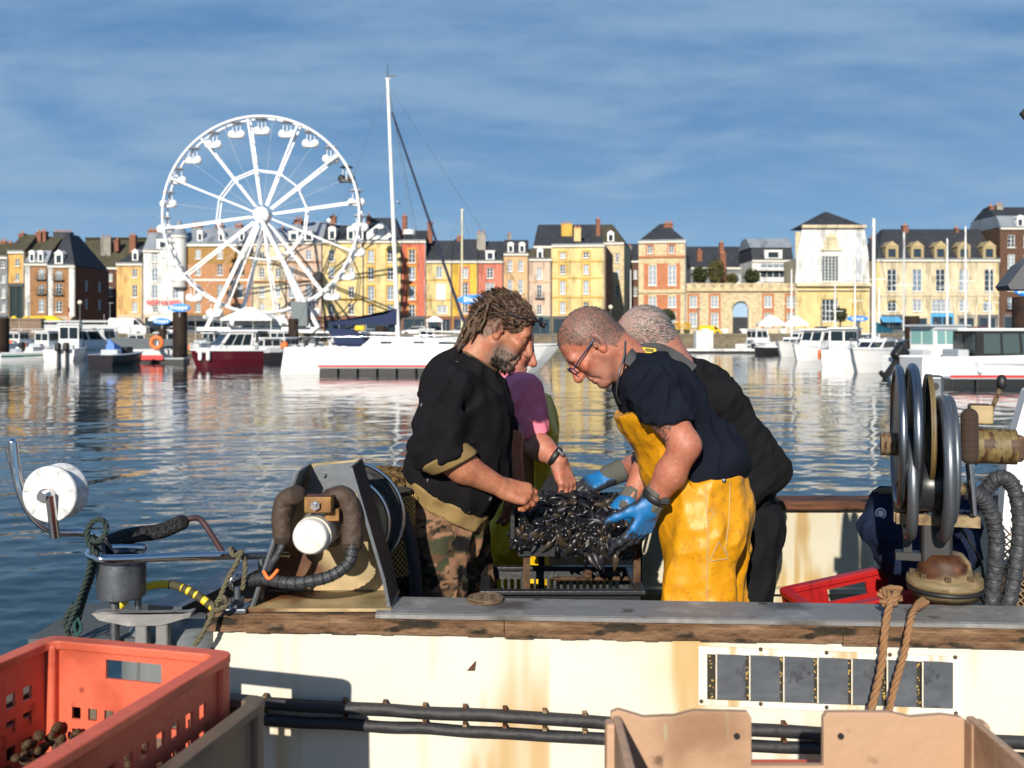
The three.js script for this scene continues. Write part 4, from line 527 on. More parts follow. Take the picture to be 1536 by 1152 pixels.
// sailing boats farther in, whose masts stand over the quay
for (const [px, py, mast, L, lab] of [[1364, 545, 347, 8.5, 'sailing boat whose mast stands just right of the brown pile'], [1426, 541, 357, 8.5, 'sailing boat with its mast before the fourth window of the yellow building'], [1460, 540, 341, 9, 'sailing boat with the tall mast right of the yellow building centre'], [1200, 534, 405, 8, 'sailing boat with a short mast left of the theatre'], [1292, 536, 396, 8, 'sailing boat with a mast before the right side of the theatre'], [1262, 535, 425, 7, 'small sailing boat with a mast at the theatre window'], [1330, 537, 432, 7, 'small sailing boat with a thin mast by the blue awning'], [686, 533, 314, 9.5, 'sailing boat with a pale yellow mast behind the yacht'], [1492, 538, 400, 7.5, 'small sailing boat mooring at the far right berth']])
  sailboat(lab, px - 8, py, px === 686 ? 0.1 : [-2.2, 1.0, -2.0, -2.4, 1.2][px % 5], L, mast, px === 686 ? { mastMat: plain(0.72, 0.66, 0.42, 0.5), thick: 1.1 } : { thick: 0.85 });
// mooring piles with oval harbour signs
M.pile = paint(0.085, 0.052, 0.04, 0.85, T.rust, 2); M.signBlue = plain(0.0, 0.22, 0.72, 0.4);
for (const [px, top, foot, w, sign, lab, slab] of [[270, 468, 541, 21, [273, 462, 33, 11], 'tall brown steel mooring pile carrying a blue oval sign at the left', 'blue oval sign with white lettering on the tall left pile'], [244, 485, 533, 11, [245, 482, 26, 9], 'slimmer brown pile behind the tall left pile', 'small blue oval sign on the slimmer left pile'], [0, 477, 538, 26, null, 'brown mooring pile at the left edge of the photo'], [440, 478, 533, 15, null, 'brown pile behind the stern of the yacht'], [572, 489, 535, 15, null, 'brown pile behind the yacht mast'], [714, 458, 535, 18, [713, 450, 51, 14], 'brown pile carrying a blue sign behind the dreadlocked man', 'wide blue oval sign above the dreadlocked man'], [1368, 474, 548, 21, null, 'dark brown pile among the masts on the right'], [1534, 446, 560, 30, [1534, 437, 42, 15], 'dark pile carrying a blue sign at the right edge', 'blue oval sign cut by the right edge of the photo'], [1287, 482, 532, 5, [1285, 478, 31, 8], 'thin grey pole with a blue sign in front of the theatre', 'blue oval sign in front of the theatre']]) {
  const d = CH * F / (foot - HY), a = P(px, top, d), r = w / F * d / 2, g = thing('mooring_pile', lab, 'pile', [a.x, 0, a.z]);
  part('shaft', cyl(r, a.y + 2, 0, a.y / 2 - 1, 0, 'y', 20), w < 8 ? M.steel : M.pile, g); part('collar', new THREE.TorusGeometry(r + 0.06, 0.05, 6, 20).rotateX(Math.PI / 2).translate(0, 0.5, 0), M.black, g);
  if (sign) {
    const k = d / F, b = P(sign[0], sign[1], d), t = thing('harbour_sign', slab, 'sign', [b.x, b.y, b.z + r + 0.16]); const W = sign[2] * k, Hh = sign[3] * k;
    const pts = []; for (let i = 0; i < 40; i++) { const q = i / 40 * Math.PI * 2; pts.push([Math.sign(Math.cos(q)) * Math.pow(Math.abs(Math.cos(q)), 0.95) * W / 2, Math.sin(q) * Hh / 2]); }
    part('board', extr(pts, 0.1, [], 0.02), M.signBlue, t); part('rim', extr(pts.map((p) => [p[0] * 1.04, p[1] * 1.1]), 0.06).translate(0, 0, -0.04), plain(0.3, 0.55, 0.8, 0.5), t);
    const lt = __text('Dieppe', Hh * 0.52, 0.03); part('lettering', lt.translate(0, -0.02, 0.03), M.white, t); part('bracket', bx(0.12, Hh + 0.5, 0.1, 0, -Hh * 0.3, -0.2), M.steel, t);
  }
}
// ---------- things on the far quay ----------
M.yellowCar = plain(0.80, 0.48, 0.01, 0.3);
function van(label, px0, px1, top, D, mat, tall) {
  const s = D / F, L = (px1 - px0) * s, h = CH - (top - HY) * s - QY, g = thing('van', label, 'van', [((px0 + px1) / 2 - CX) * s, QY, -D]), W = 1.9, c = tall ? 0.3 : 0.26;
  const pr = [[-L / 2, 0.35], [L / 2, 0.35], [L / 2, h * 0.48], [L / 2 - L * 0.08, h * 0.55], [L / 2 - L * c, h * 0.97], [-L / 2 + 0.25, h], [-L / 2, h * 0.9]];
  part('body', prism(pr, (p) => V(p[0], p[1], -W / 2), (p) => V(p[0], p[1], W / 2)), mat, g);
  part('side_window', prism([[L / 2 - L * 0.33, h * 0.6], [L / 2 - L * 0.14, h * 0.6], [L / 2 - L * 0.27, h * 0.9], [L / 2 - L * 0.33, h * 0.9]], (p) => V(p[0], p[1], W / 2), (p) => V(p[0], p[1], W / 2 + 0.02)), M.boatGlass, g);
  part('windscreen', prism([[L / 2 - L * 0.1, h * 0.58], [L / 2 - L * 0.25, h * 0.92]], (p) => V(p[0] + 0.03, p[1], -W * 0.4), (p) => V(p[0] + 0.03, p[1], W * 0.4)), M.boatGlass, g);
  for (const x of [-L * 0.3, L * 0.3]) for (const z of [1, -1]) { const w = part('wheel', cyl(0.34, 0.22, x, 0.34, z * (W / 2 - 0.1), 'z', 16), M.black, g); part('rim', cyl(0.19, 0.02, x, 0.34, z * (W / 2 + 0.022), 'z', 12), M.steel, w); }
  for (const z of [0.7, -0.7]) part('headlight', bx(0.06, 0.2, 0.3, L / 2 + 0.01, h * 0.4, z), M.curtain, g); return g;
}
van('white delivery van parked below the apricot house', 166, 222, 477, 156, M.whitePaint, 1); van('yellow van parked in front of the brick arcade', 1047, 1081, 488, 156, M.yellowCar);
function marquee(label, px0, px1, top, eave, D, mat = M.awnWhite) {
  const s = D / F, w = (px1 - px0) * s, y1 = CH - (top - HY) * s - QY, y0 = CH - (eave - HY) * s - QY, g = thing('marquee', label, 'tent', [((px0 + px1) / 2 - CX) * s, QY, -D]);
  part('canopy', [hipRoof(-w / 2, w / 2, y0, y1, w / 4, -w / 4, w * 0.23, w * 0.42, w * 0.42), bx(w, 0.3, 0.04, 0, y0 - 0.14, w / 4), bx(0.04, 0.3, w / 2, w / 2, y0 - 0.14, 0), bx(0.04, 0.3, w / 2, -w / 2, y0 - 0.14, 0)], mat, g);
  for (const [x, z] of [[1, 1], [-1, 1], [1, -1], [-1, -1]]) part('pole', bar(V(x * (w / 2 - 0.1), 0, z * (w / 4 - 0.1)), V(x * (w / 2 - 0.1), y0, z * (w / 4 - 0.1)), 0.05, 0.05, 6), M.white, g);
}
marquee('large white marquee under the big wheel', 336, 412, 461, 478, 146); marquee('white pyramid tent right of the archway', 1136, 1177, 473, 486, 158); marquee('second white pyramid tent beside the theatre', 1177, 1211, 474, 486, 158); marquee('white low canopy behind the yacht mast', 640, 664, 474, 480, 158);
marquee('yellow market canopy in front of the brick corner house', 58, 94, 473, 480, 158, M.awnYellow); marquee('small yellow market canopy at the left end of the quay', 13, 29, 474, 480, 158, M.awnYellow);
single('market_hut', [bx(5.2, 2.4, 2.4, 0, 1.2, 0), prism([[-2.8, 2.4], [2.8, 2.4], [2.6, 2.7], [-2.6, 2.7]], (p) => V(p[0], p[1], -1.4), (p) => V(p[0], p[1], 1.4))], paint(0.24, 0.17, 0.12), 'brown market hut between the two yellow canopies', 'hut').position.copy(P(42, 503, 157).setY(QY));
single('market_stall', [bx(13, 1.7, 3, 0, 0.85, 0), bx(13.4, 0.3, 3.4, 0, 2.2, 0), bx(0.1, 0.5, 0.1, -6, 1.9, 1.3), bx(0.1, 0.5, 0.1, 6, 1.9, 1.3)], M.gelGrey, 'long grey market stall left of the white van', 'stall').position.copy(P(130, 503, 158).setY(QY));
for (const [px, top, lab, globe] of [[916, 462, 'street lamp with a round white globe before the alley', 1], [946, 404, 'tall grey flag pole before the alley', 0], [165, 455, 'street lamp left of the apricot house', 0], [1047, 464, 'thin street lamp in front of the pavilion', 0], [43, 455, 'street lamp in front of the brick houses', 0], [120, 455, 'white lamp post in front of the dark side wall', 1], [1232, 462, 'street lamp in front of the theatre door', 0]]) {
  const D = 156, a = P(px, top, D), g = thing('street_lamp', lab, globe === 0 && px === 946 ? 'pole' : 'lamp', [a.x, QY, a.z]), h = a.y - QY;
  part('post', [cyl(0.1, h, 0, h / 2, 0, 'y', 10, 0.07), cyl(0.2, 0.5, 0, 0.25, 0, 'y', 10, 0.13)], px === 946 ? M.frameWhite : M.steel, g); part('lamp_head', globe ? new THREE.SphereGeometry(0.33, 16, 12).translate(0, h + 0.15, 0) : px === 946 ? new THREE.SphereGeometry(0.12, 10, 8).translate(0, h, 0) : [rbx(0.7, 0.16, 0.3, 0.06, 0.2, h + 0.05, 0)], globe ? plain(0.8, 0.76, 0.6, 0.3) : M.steel, g);
}
function foliage(n, fn, size, mat) { const pos = [], col = []; for (let i = 0; i < n; i++) { const p = fn(), q = new THREE.Quaternion().setFromEuler(new THREE.Euler(rr(0, 6), rr(0, 6), rr(0, 6))), k = rr(0.6, 1.2) * size, t = rr(0.55, 1.25); for (const v of [V(-k, 0, 0), V(k * 0.2, k * 0.5, 0), V(k, 0, 0), V(-k, 0, 0), V(k, 0, 0), V(k * 0.2, -k * 0.5, 0)]) { v.applyQuaternion(q).add(p); pos.push(v.x, v.y, v.z); col.push(t, t * rr(0.95, 1.05), t * 0.9); } } const g = new THREE.BufferGeometry(); g.setAttribute('position', new THREE.Float32BufferAttribute(pos, 3)); g.setAttribute('color', new THREE.Float32BufferAttribute(col, 3)); g.computeVertexNormals(); return g; }
M.leaf = std({ color: lin(0.05, 0.06, 0.02), roughness: 0.9, vertexColors: true, side: THREE.DoubleSide }); M.leafOlive = std({ color: lin(0.11, 0.10, 0.035), roughness: 0.9, vertexColors: true, side: THREE.DoubleSide }); M.bark = paint(0.10, 0.075, 0.05);
reseed(901);
function tree(name, label, px, cy, w, h, D, n, mat, base = QY, fn) {
  const s = D / F, c = P(px, cy, D), g = thing(name, label, 'tree', [c.x, base, c.z]), y = c.y - base, W = w * s / 2, Hh = h * s / 2;
  part('trunk', [bar(V(0, 0, 0), V(0.1, y, 0), 0.2, 0.1, 8), bar(V(0.05, y * 0.6, 0), V(W * 0.6, y + Hh * 0.4, 0.3), 0.09, 0.04, 6), bar(V(0.05, y * 0.6, 0), V(-W * 0.6, y + Hh * 0.3, -0.3), 0.09, 0.04, 6)], M.bark, g);
  part('crown', foliage(n, fn ? () => fn(W, Hh, y) : () => { const u = V(rr(-1, 1), rr(-1, 1), rr(-1, 1)); u.normalize().multiplyScalar(Math.cbrt(rr(0.15, 1)) * (0.85 + 0.3 * n3(u.x * 2 + px, u.y * 2, u.z * 2))); return V(u.x * W, y + u.y * Hh, u.z * W); }, 0.28, mat), mat, g); return g;
}
tree('topiary_tree', 'dark clipped umbrella tree in front of the pavilion', 1000, 471, 26, 16, 157, 1800, M.leaf, QY, (W, H, y) => { const a = rr(0, 6.28), r = Math.sqrt(rnd()) * W, k = 1 - (r / W) ** 2; return V(Math.cos(a) * r, y - H + rr(0, 2 * H) * Math.sqrt(k), Math.sin(a) * r); });
tree('topiary_tree', 'dark clipped tree beside the theatre door', 1260, 472, 22, 24, 160, 1800, M.leaf);
tree('bushy_tree', 'dark green tree behind the left end of the balustrade', 1050, 412, 26, 28, 190, 2200, M.leaf); tree('bushy_tree', 'olive green tree between the brick chimneys behind the arcade', 1074, 408, 30, 40, 194, 2200, M.leafOlive); tree('bushy_tree', 'dark green tree left of the white apartment block', 1128, 414, 26, 24, 186, 1800, M.leaf); tree('bushy_tree', 'bushy green tree seen above the archway', 1098, 418, 20, 16, 188, 1500, M.leafOlive);
for (const px of [1016, 1030]) { const c = P(px, 489, 155), g = thing('flower_box', px < 1020 ? 'left yellow flower pot below the pavilion' : 'right yellow flower pot below the pavilion', 'flower pot', [c.x, QY, c.z]); part('pot', cyl(0.35, 0.9, 0, 0.45, 0, 'y', 12, 0.5), M.leaf.clone(), g); part('flowers', foliage(260, () => V(rr(-1, 1), rr(-1, 1), rr(-1, 1)).normalize().multiplyScalar(0.62).add(V(0, 1.45, 0)), 0.16, M.leaf), std({ color: lin(0.8, 0.52, 0.03), roughness: 0.8, vertexColors: true }), g); }
// white concrete benches along the quay edge
for (let i = 0; i < 7; i++) { const px = 1058 + i * 29, c = P(px, 505, 152.4); single('quay_bench', [bx(1.3, 0.32, 0.7, 0, 0.55, 0), prism([[-0.35, 0], [0.35, 0], [0.5, 0.4], [-0.5, 0.4]], (p) => V(p[0], p[1], -0.25), (p) => V(p[0], p[1], 0.25))], M.whitePaint, ['leftmost white concrete bench on the quay edge, below the yellow van', 'white bench on the quay edge below the right end of the yellow van', 'white bench on the quay edge left of the archway', 'white bench on the quay edge right of the archway', 'white bench on the quay edge in front of the first white tent', 'white bench on the quay edge between the two white tents', 'rightmost white bench on the quay edge by the theatre'][i], 'bench', 'white benches along the quay edge').position.set(c.x, QY + 0.335, c.z); }
// quay railings: uprights and rails
function quayRail(label, px0, px1, D) { const s = D / F, L = (px1 - px0) * s, g = thing('quay_railing', label, 'railing', [((px0 + px1) / 2 - CX) * s, QY, -D]), n = Math.round(L / 1.6); part('rails', [bx(L, 0.06, 0.06, 0, 1.0, 0), bx(L, 0.05, 0.05, 0, 0.55, 0)], M.whitePaint, g); for (let i = 0; i <= n; i++) part('post', bx(0.07, 1.0, 0.07, -L / 2 + i * L / n, 0.5, 0.002), M.whitePaint, g); }
quayRail('white railing along the quay edge at the left', 16, 160, 153); quayRail('white railing along the quay below the wheel', 330, 480, 153); quayRail('railing along the quay behind the tents', 1130, 1250, 156);

// further boats packed behind the front rows
reseed(4242);
{
  const spots = [[30, 526, 1.3], [88, 523, -1.9], [150, 522, 1.6], [160, 531, 1.1], [205, 529, 1.9], [250, 527, 1.2], [300, 528, -1.3], [318, 524, 1.4], [372, 526, 1.9], [415, 526, -1.2], [470, 526, 1.5], [510, 524, -1.9], [548, 527, 1.2], [640, 527, -1.4], [662, 524, 1.7], [1140, 526, 0.5], [1232, 528, -2.2], [1302, 534, -1.9], [1336, 540, -2.4], [1395, 536, 1.1], [1450, 538, -2.1], [1480, 535, 1.5]];
  const place = ['beside the brown pile at the left edge', 'below the yellow canopies', 'left of the dark boat', 'behind the dark brown boat', 'behind the tarpaulin covered boat', 'between the two brown sign piles', 'behind the burgundy boat to the left', 'behind the burgundy boat cabin', 'right of the burgundy boat roof', 'left of the pile behind the yacht', 'behind the stern of the yacht', 'behind the sprayhood of the yacht', 'under the navy sail cover', 'right of the yacht mast', 'below the white low canopy', 'at the end of the white pontoon', 'behind the white sport fisher', 'behind the orange fendered boat', 'behind the teal sail cover', 'behind the raised outboard', 'behind the black wheelhouse', 'behind the big cruiser roof'];
  spots.forEach(([px, py, turn], i) => {
    const k = i % 4; motorboat(['white day boat ', 'small grey trimmed cabin boat ', 'white open boat ', 'navy striped cabin boat '][k] + place[i], px, py, turn, rr(4.8, 6.6), rr(1.9, 2.4), rr(0.9, 1.3), rr(0.7, 0.95), { rails: k === 2 ? 0 : 1, cabin: k === 2 ? null : [-1.1 + rr(-0.3, 0.3), 0.9, 1.6, 0.9, rr(1.0, 1.6), { rakeF: rr(0.3, 0.7), n: k === 1 ? 1 : 2, over: rr(0.2, 0.8) }], stripe: k === 3 ? M.navy : k === 1 ? M.gelGrey : null, outboard: k === 0 || k === 2 ? rr(0.8, 1.1) : 0, group: 'small boats packed behind the front rows', after(g) { const c = [M.orange, M.navy, M.redPaint, M.tarp, M.greenPaint, M.awnYellow][i % 6]; part('fish_box', rbx(0.6, 0.4, 0.5, 0.05, -1.6, 1.05, 0.2), c, g); part('antenna', bar(V(-0.6, 1.0, 0.5), V(-0.75, rr(2.8, 4.2), 0.5), 0.025, 0.012, 5), M.white, g); part('mooring_fender', new THREE.CapsuleGeometry(0.14, 0.4, 4, 8).translate(-0.4, 0.5, 1.12), i % 3 ? M.white : M.orange, g); if (i % 3 === 1) part('canopy', prism([[-1.0, 0], [1.0, 0], [0.8, 0.5], [-0.8, 0.5]], (p) => V(-2.2, 0.9 + p[1], p[0] * 0.9), (p) => V(-1.0, 0.95 + p[1], p[0] * 0.8)), M.tarp, g); } });
  });
}
// parked cars along the quay
{
  const cols = [[0.03, 0.03, 0.035], [0.35, 0.36, 0.38], [0.02, 0.05, 0.14], [0.7, 0.7, 0.7], [0.22, 0.02, 0.02], [0.10, 0.11, 0.12]], names = ['black', 'silver', 'dark blue', 'white', 'dark red', 'dark grey'];
  [[238, 0], [262, 3], [290, 5], [430, 1], [462, 0], [506, 2], [534, 5], [622, 3], [655, 0], [690, 1], [1240, 0], [1262, 1], [1345, 5], [1385, 3], [1420, 0], [1465, 4]].forEach(([px, c], i) => {
    const D = 161, s = D / F, g = thing('parked_car', names[c] + ' hatchback parked ' + ['below the white café', 'under the café awning', 'below the ochre house', 'under the cream house', 'below the pink house', 'below the pale yellow house', 'below the white gable', 'below the tall red house', 'below the shuttered yellow house', 'below the bright yellow house', 'left of the theatre door', 'right of the theatre door', 'below the blue awning', 'below the second dormer of the yellow building', 'below the third dormer of the yellow building', 'below the fifth dormer of the yellow building'][i], 'car', [(px - CX) * s, QY, -D], i % 2 ? Math.PI : 0, 'cars parked along the quay');
    const L = 4.1, pr = [[-L / 2, 0.3], [L / 2, 0.3], [L / 2, 0.68], [L / 2 - 1.0, 0.86], [L / 2 - 1.7, 1.4], [-L / 2 + 0.5, 1.45], [-L / 2, 0.95]], W = 1.7;
    part('body', prism(pr, (p) => V(p[0], p[1], -W / 2), (p) => V(p[0], p[1], W / 2)), plain(...cols[c], 0.25), g);
    for (const z of [1, -1]) part('side_window', prism([[-1.6, 0.92], [0.95, 0.9], [0.4, 1.33], [-1.45, 1.36]], (p) => V(p[0], p[1], z * W / 2), (p) => V(p[0], p[1], z * (W / 2 + 0.02))), M.boatGlass, g);
    for (const x of [-1.25, 1.3]) for (const z of [1, -1]) part('wheel', cyl(0.31, 0.2, x, 0.31, z * (W / 2 - 0.08), 'z', 14), M.black, g);
  });
}
// ---------- the fishing boat alongside ----------
const GT = 1.697, DECK = 0.8, hullD = (px) => (2.477 - 0.0423) / (1 + 0.0559 * (px - CX) / F), zOut = (x) => -(2.477 - 0.0559 * (x + 0.756));
const HP = (px, py, off = 0) => { const p = P(px, py, hullD(px) + 0.0155 - off); return p; };
M.hullCream = std({ color: lin(0.76, 0.745, 0.71), roughness: 0.5, map: rep(T.hull, 1.3), bumpMap: rep(T.lumps, 0.9), bumpScale: 0.003 });
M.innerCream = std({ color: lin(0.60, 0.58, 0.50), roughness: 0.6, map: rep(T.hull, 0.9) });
M.woodRail = std({ color: lin(0.60, 0.52, 0.45), roughness: 0.9, map: rep(T.wood, 0.5, 0.25), bumpMap: rep(T.lumps, 0.2, 0.1), bumpScale: 0.008 });
M.woodCap = std({ color: lin(0.36, 0.20, 0.13), roughness: 0.8, map: rep(T.wood, 0.6) }); M.capGrey = std({ color: lin(0.40, 0.405, 0.41), roughness: 0.5, metalness: 0.12, map: rep(T.rail, 0.7), bumpMap: rep(T.lumps, 0.3), bumpScale: 0.003 });
M.rusty = std({ color: lin(0.7, 0.65, 0.6), roughness: 0.85, map: rep(T.rust, 0.35), bumpMap: rep(T.lumps, 0.1), bumpScale: 0.003 }); M.olive = std({ color: lin(0.42, 0.38, 0.22), roughness: 0.6, map: rep(T.rust, 0.6) }); M.stained = std({ color: lin(0.95, 0.90, 0.78), roughness: 0.6, map: rep(T.rust, 1.1) });
M.sheave = std({ color: lin(0.62, 0.64, 0.67), metalness: 0.95, roughness: 0.33, map: rep(T.greymetal, 0.3) });
M.galv = std({ color: lin(0.5, 0.51, 0.53), metalness: 0.75, roughness: 0.42, map: rep(T.greymetal, 0.35) }); M.tape = std({ color: lin(0.055, 0.034, 0.022), roughness: 0.7, bumpMap: rep(T.lumps, 0.08), bumpScale: 0.004 }); M.hose = std({ color: lin(0.035, 0.038, 0.044), roughness: 0.55, bumpMap: rep(T.lumps, 0.08), bumpScale: 0.005 });
M.deckPaint = paint(0.22, 0.23, 0.22, 0.8, T.greymetal, 0.8);
const boat = thing('fishing_boat', 'cream painted working fishing boat with wooden rub rail moored alongside', 'fishing boat', [0, 0, -3.2]);
{
  const xL = -0.745, xR = 3.2, strip = (y0, y1, o0, o1, a = xL, b = xR) => prism([[y0, o0], [y1, o0], [y1, o1], [y0, o1]], (p) => V(b, p[0], zOut(b) - p[1]), (p) => V(a, p[0], zOut(a) - p[1]));
  partW('hull', [strip(-0.4, GT - 0.046, 0.018, 0.16), strip(GT - 0.046, GT - 0.004, 0.03, 0.15)], M.hullCream, boat);
  // wooden rub rail in planks with uneven edges
  for (const [a, b, h] of [[-0.757, -0.02, 0.044], [-0.018, 0.79, 0.047], [0.792, 3.2, 0.053]]) { const g = []; for (let i = 0; i < 24; i++) { const x0 = mix(a, b, i / 24), x1 = mix(a, b, (i + 1) / 24), w = 0.003 * n2(x0 * 9, 2), w1 = 0.003 * n2(x1 * 9, 2); g.push(prism([[GT - h - w, 0], [GT - 0.006, -0.002 + w], [GT, 0.008], [GT, 0.145], [GT - h, 0.145]], (p) => V(x1, p[0], zOut(x1) - p[1]), (p) => V(x0, p[0], zOut(x0) - p[1]))); } partW('rub_rail', g, M.woodRail, boat); }
  partW('gunwale_cap', [strip(GT + 0.002, GT + 0.008, 0.004, 0.155, -0.335, 3.2), strip(GT - 0.003, GT + 0.007, -0.0045, 0.004, -0.335, 3.2)], M.capGrey, boat);
  partW('deck', bx(4.0, 0.06, 1.75, 1.3, DECK - 0.03, -3.4), M.deckPaint, boat);
  partW('far_bulwark', [bx(3.8, 1.9, 0.06, 1.41, 0.71, -4.17)], M.innerCream, boat);
  const ribs = [0.16, 0.95, 1.6]; for (const x of ribs) partW('bulwark_rib', bx(0.035, 0.85, 0.03, x, 1.23, -4.122), M.innerCream, boat);
  partW('bulwark_shelf', bx(3.6, 0.02, 0.05, 1.35, 1.33, -4.113), M.innerCream, boat);
  partW('bulwark_cap', rbx(3.9, 0.04, 0.15, 0.012, 1.43, GT - 0.018, -4.17), M.woodCap, boat);
  const e0 = V(-0.865, 0, -2.56), e1 = V(-0.50, 0, -4.15);
  const nrm = V(-(e1.z - e0.z), 0, e1.x - e0.x).normalize();
  const plate = (y0, y1, t0, t1) => prism([[y0, t0], [y1, t0], [y1, t1], [y0, t1]], (p) => e0.clone().addScaledVector(nrm, p[1]).setY(p[0]), (p) => e1.clone().addScaledVector(nrm, p[1]).setY(p[0]));
  partW('end_bulwark', plate(-0.3, GT - 0.03, -0.06, 0.0), plain(0.14, 0.15, 0.17, 0.6), boat); partW('end_bulwark_cap', plate(GT - 0.03, GT - 0.005, -0.075, 0.022), M.galv, boat);
  partW('bow_post', new THREE.LatheGeometry([[0, 0.02], [0.09, 0.015], [0.118, -0.005], [0.128, -0.05], [0.128, -1.9], [0, -1.9]].map((p) => new THREE.Vector2(...p)), 32).translate(-0.862, 1.64, -2.56), paint(0.48, 0.49, 0.47, 0.55, T.greymetal, 0.5), boat);
  partW('side_deck', bx(0.34, 0.02, 0.32, -1.02, 1.63, -2.62), M.deckPaint, boat);
  for (const [a, b, r] of [[1052, 1084, 0.0155], [1077, 1108, 0.0145]]) {
    const pts = []; for (let i = 0; i <= 22; i++) { const px = 337 + i * 60, p = HP(px, mix(a, b, (px - 342) / 575) + 1.6 * n2(px * 0.02, a) + (px > 917 ? (px - 917) * -0.006 : 0), 0.02); pts.push(p); } partW('fender_pipe', tube(pts, r, 140, 10), M.rubber, boat);
    for (let i = 1; i < 20; i++) if (hash(i, Math.round(a), 3) > -0.3) { const p = pts[i].clone(); partW('pipe_clip', bx(0.010, 0.008, 0.022, p.x, p.y + r, p.z - 0.006), M.rusty, boat); }
  }
  // louvred vent
  const fr = (a, b, c, d, o) => { const q = [HP(a, b[0], 0), HP(c, b[1], 0), HP(c, d[1], 0), HP(a, d[0], 0)]; return prism(q.map((_, i) => i), (i) => q[i], (i) => q[i].clone().add(V(0, 0, o))); };
  const wht = std({ color: lin(0.80, 0.80, 0.80), roughness: 0.5, map: rep(T.hull, 0.4) });
  partW('vent_frame', [fr(1047, [968, 968.6], 1060, [1056, 1056.6], 0.006), fr(1428, [984.4, 985], 1441, [1075.4, 1076], 0.006), fr(1060, [968.6, 984.4], 1428, [980, 993], 0.0058), fr(1060, [1048, 1062], 1428, [1056.6, 1075.4], 0.0058)], wht, boat);
  partW('vent_backing', fr(1060, [979, 992], 1428, [1049, 1063], 0.0015), plain(0.03, 0.028, 0.02, 0.9), boat);
  const slat = std({ color: lin(0.26, 0.27, 0.29), roughness: 0.55, map: rep(T.greymetal, 0.3) });
  [[1074, 1118], [1124, 1169], [1175, 1220], [1226, 1271], [1277, 1321], [1330, 1374], [1383, 1427]].forEach(([a, b]) => {
    const ya = 980.5 + (a - 1060) * 0.034, h = 67 + (a - 1060) * 0.004, q = [HP(a, ya, 0.015), HP(b, ya + 1.5, 0.002), HP(b, ya + h + 1.5, 0.002), HP(a, ya + h, 0.015)];
    partW('vent_slat', prism([0, 1, 2, 3], (i) => q[i], (i) => q[i].clone().add(V(0, 0, 0.005))), slat, boat);
    partW('slat_edge', bar(q[0].clone().add(V(0, 0, 0.004)), q[3].clone().add(V(0, 0, 0.004)), 0.0022, 0.0022, 6), wht, boat);
  });
  { reseed(66); const grit = []; for (const x of [1067, 1121, 1172, 1223, 1274, 1326, 1378]) for (let i = 0; i < 14; i++) { const p = HP(x + rr(-3, 3), 984 + (x - 1060) * 0.034 + rr(0, 62), 0.003); grit.push(new THREE.IcosahedronGeometry(rr(0.0015, 0.0035), 0).translate(p.x, p.y, p.z)); } const m = partW('rust_grit', grit, std({ color: lin(0.45, 0.30, 0.08), roughness: 0.9 }), boat); m.userData.kind = 'stuff'; }
  for (const [px, py] of [[1141, 974], [1240, 979], [1052, 1052], [1335, 982], [1433, 986], [1141, 1056], [1240, 1061], [1434, 1070]]) { const p = HP(px, py, 0.008); partW('frame_bolt', new THREE.SphereGeometry(0.005, 8, 6).scale(1, 1, 0.6).translate(p.x, p.y, p.z), M.rusty, boat); }
  { const p = HP(708, 998, 0.002); partW('paint_chip', extr([[-0.012, -0.012], [0.006, -0.012], [0.009, 0.012], [0.004, 0.006]], 0.002).translate(p.x, p.y, p.z + 0.003), M.woodCap, boat); }
  // oval deck socket on the cap
  { const p = P(728, 906, 2.565); partW('deck_socket', [new THREE.TorusGeometry(0.042, 0.006, 8, 28).rotateX(-Math.PI / 2).translate(p.x, GT + 0.014, p.z), cyl(0.04, 0.006, p.x, GT + 0.0155, p.z, 'y', 24)], M.rusty, boat); }
  partW('engine_casing', rbx(0.62, 0.69, 0.42, 0.03, 1.12, DECK + 0.345, -3.06), M.innerCream, boat);
  // wheelhouse corner at the right edge
  const wp = [[1600, 540], [1541, 586], [1511, 690], [1503, 790], [1503, 915], [1700, 915], [1700, 540]].map(([a, b]) => P(a, b, 2.95)); partW('wheelhouse_wing', prism(wp.map((_, i) => i), (i) => wp[i].clone().add(V(0.012, 0, -0.06)), (i) => wp[i]), M.whitePaint, boat);
  const dig = __text('3', 0.024, 0.002); const dp = P(1531, 686, 2.945); dig.translate(dp.x, dp.y, dp.z); partW('number', dig, M.black, boat);
  const rp = [[1512, 428], [1536, 396], [1640, 330], [1720, 330], [1720, 434], [1516, 434]].map(([a, b]) => P(a, b, 2.95)); partW('wheelhouse_roof', prism(rp.map((_, i) => i), (i) => rp[i].clone().add(V(0.02, 0.0, -0.12)), (i) => rp[i]), plain(0.10, 0.10, 0.105, 0.6), boat);
  const bp = [[1531, 168], [1545, 152], [1600, 140], [1600, 200], [1542, 182]].map(([a, b]) => P(a, b, 2.95)); partW('mast_bracket', [prism(bp.map((_, i) => i), (i) => bp[i].clone().add(V(0.01, 0, -0.03)), (i) => bp[i]), bar(P(1590, 150, 2.99), P(1590, 360, 2.99), 0.03)], M.black, boat);
}
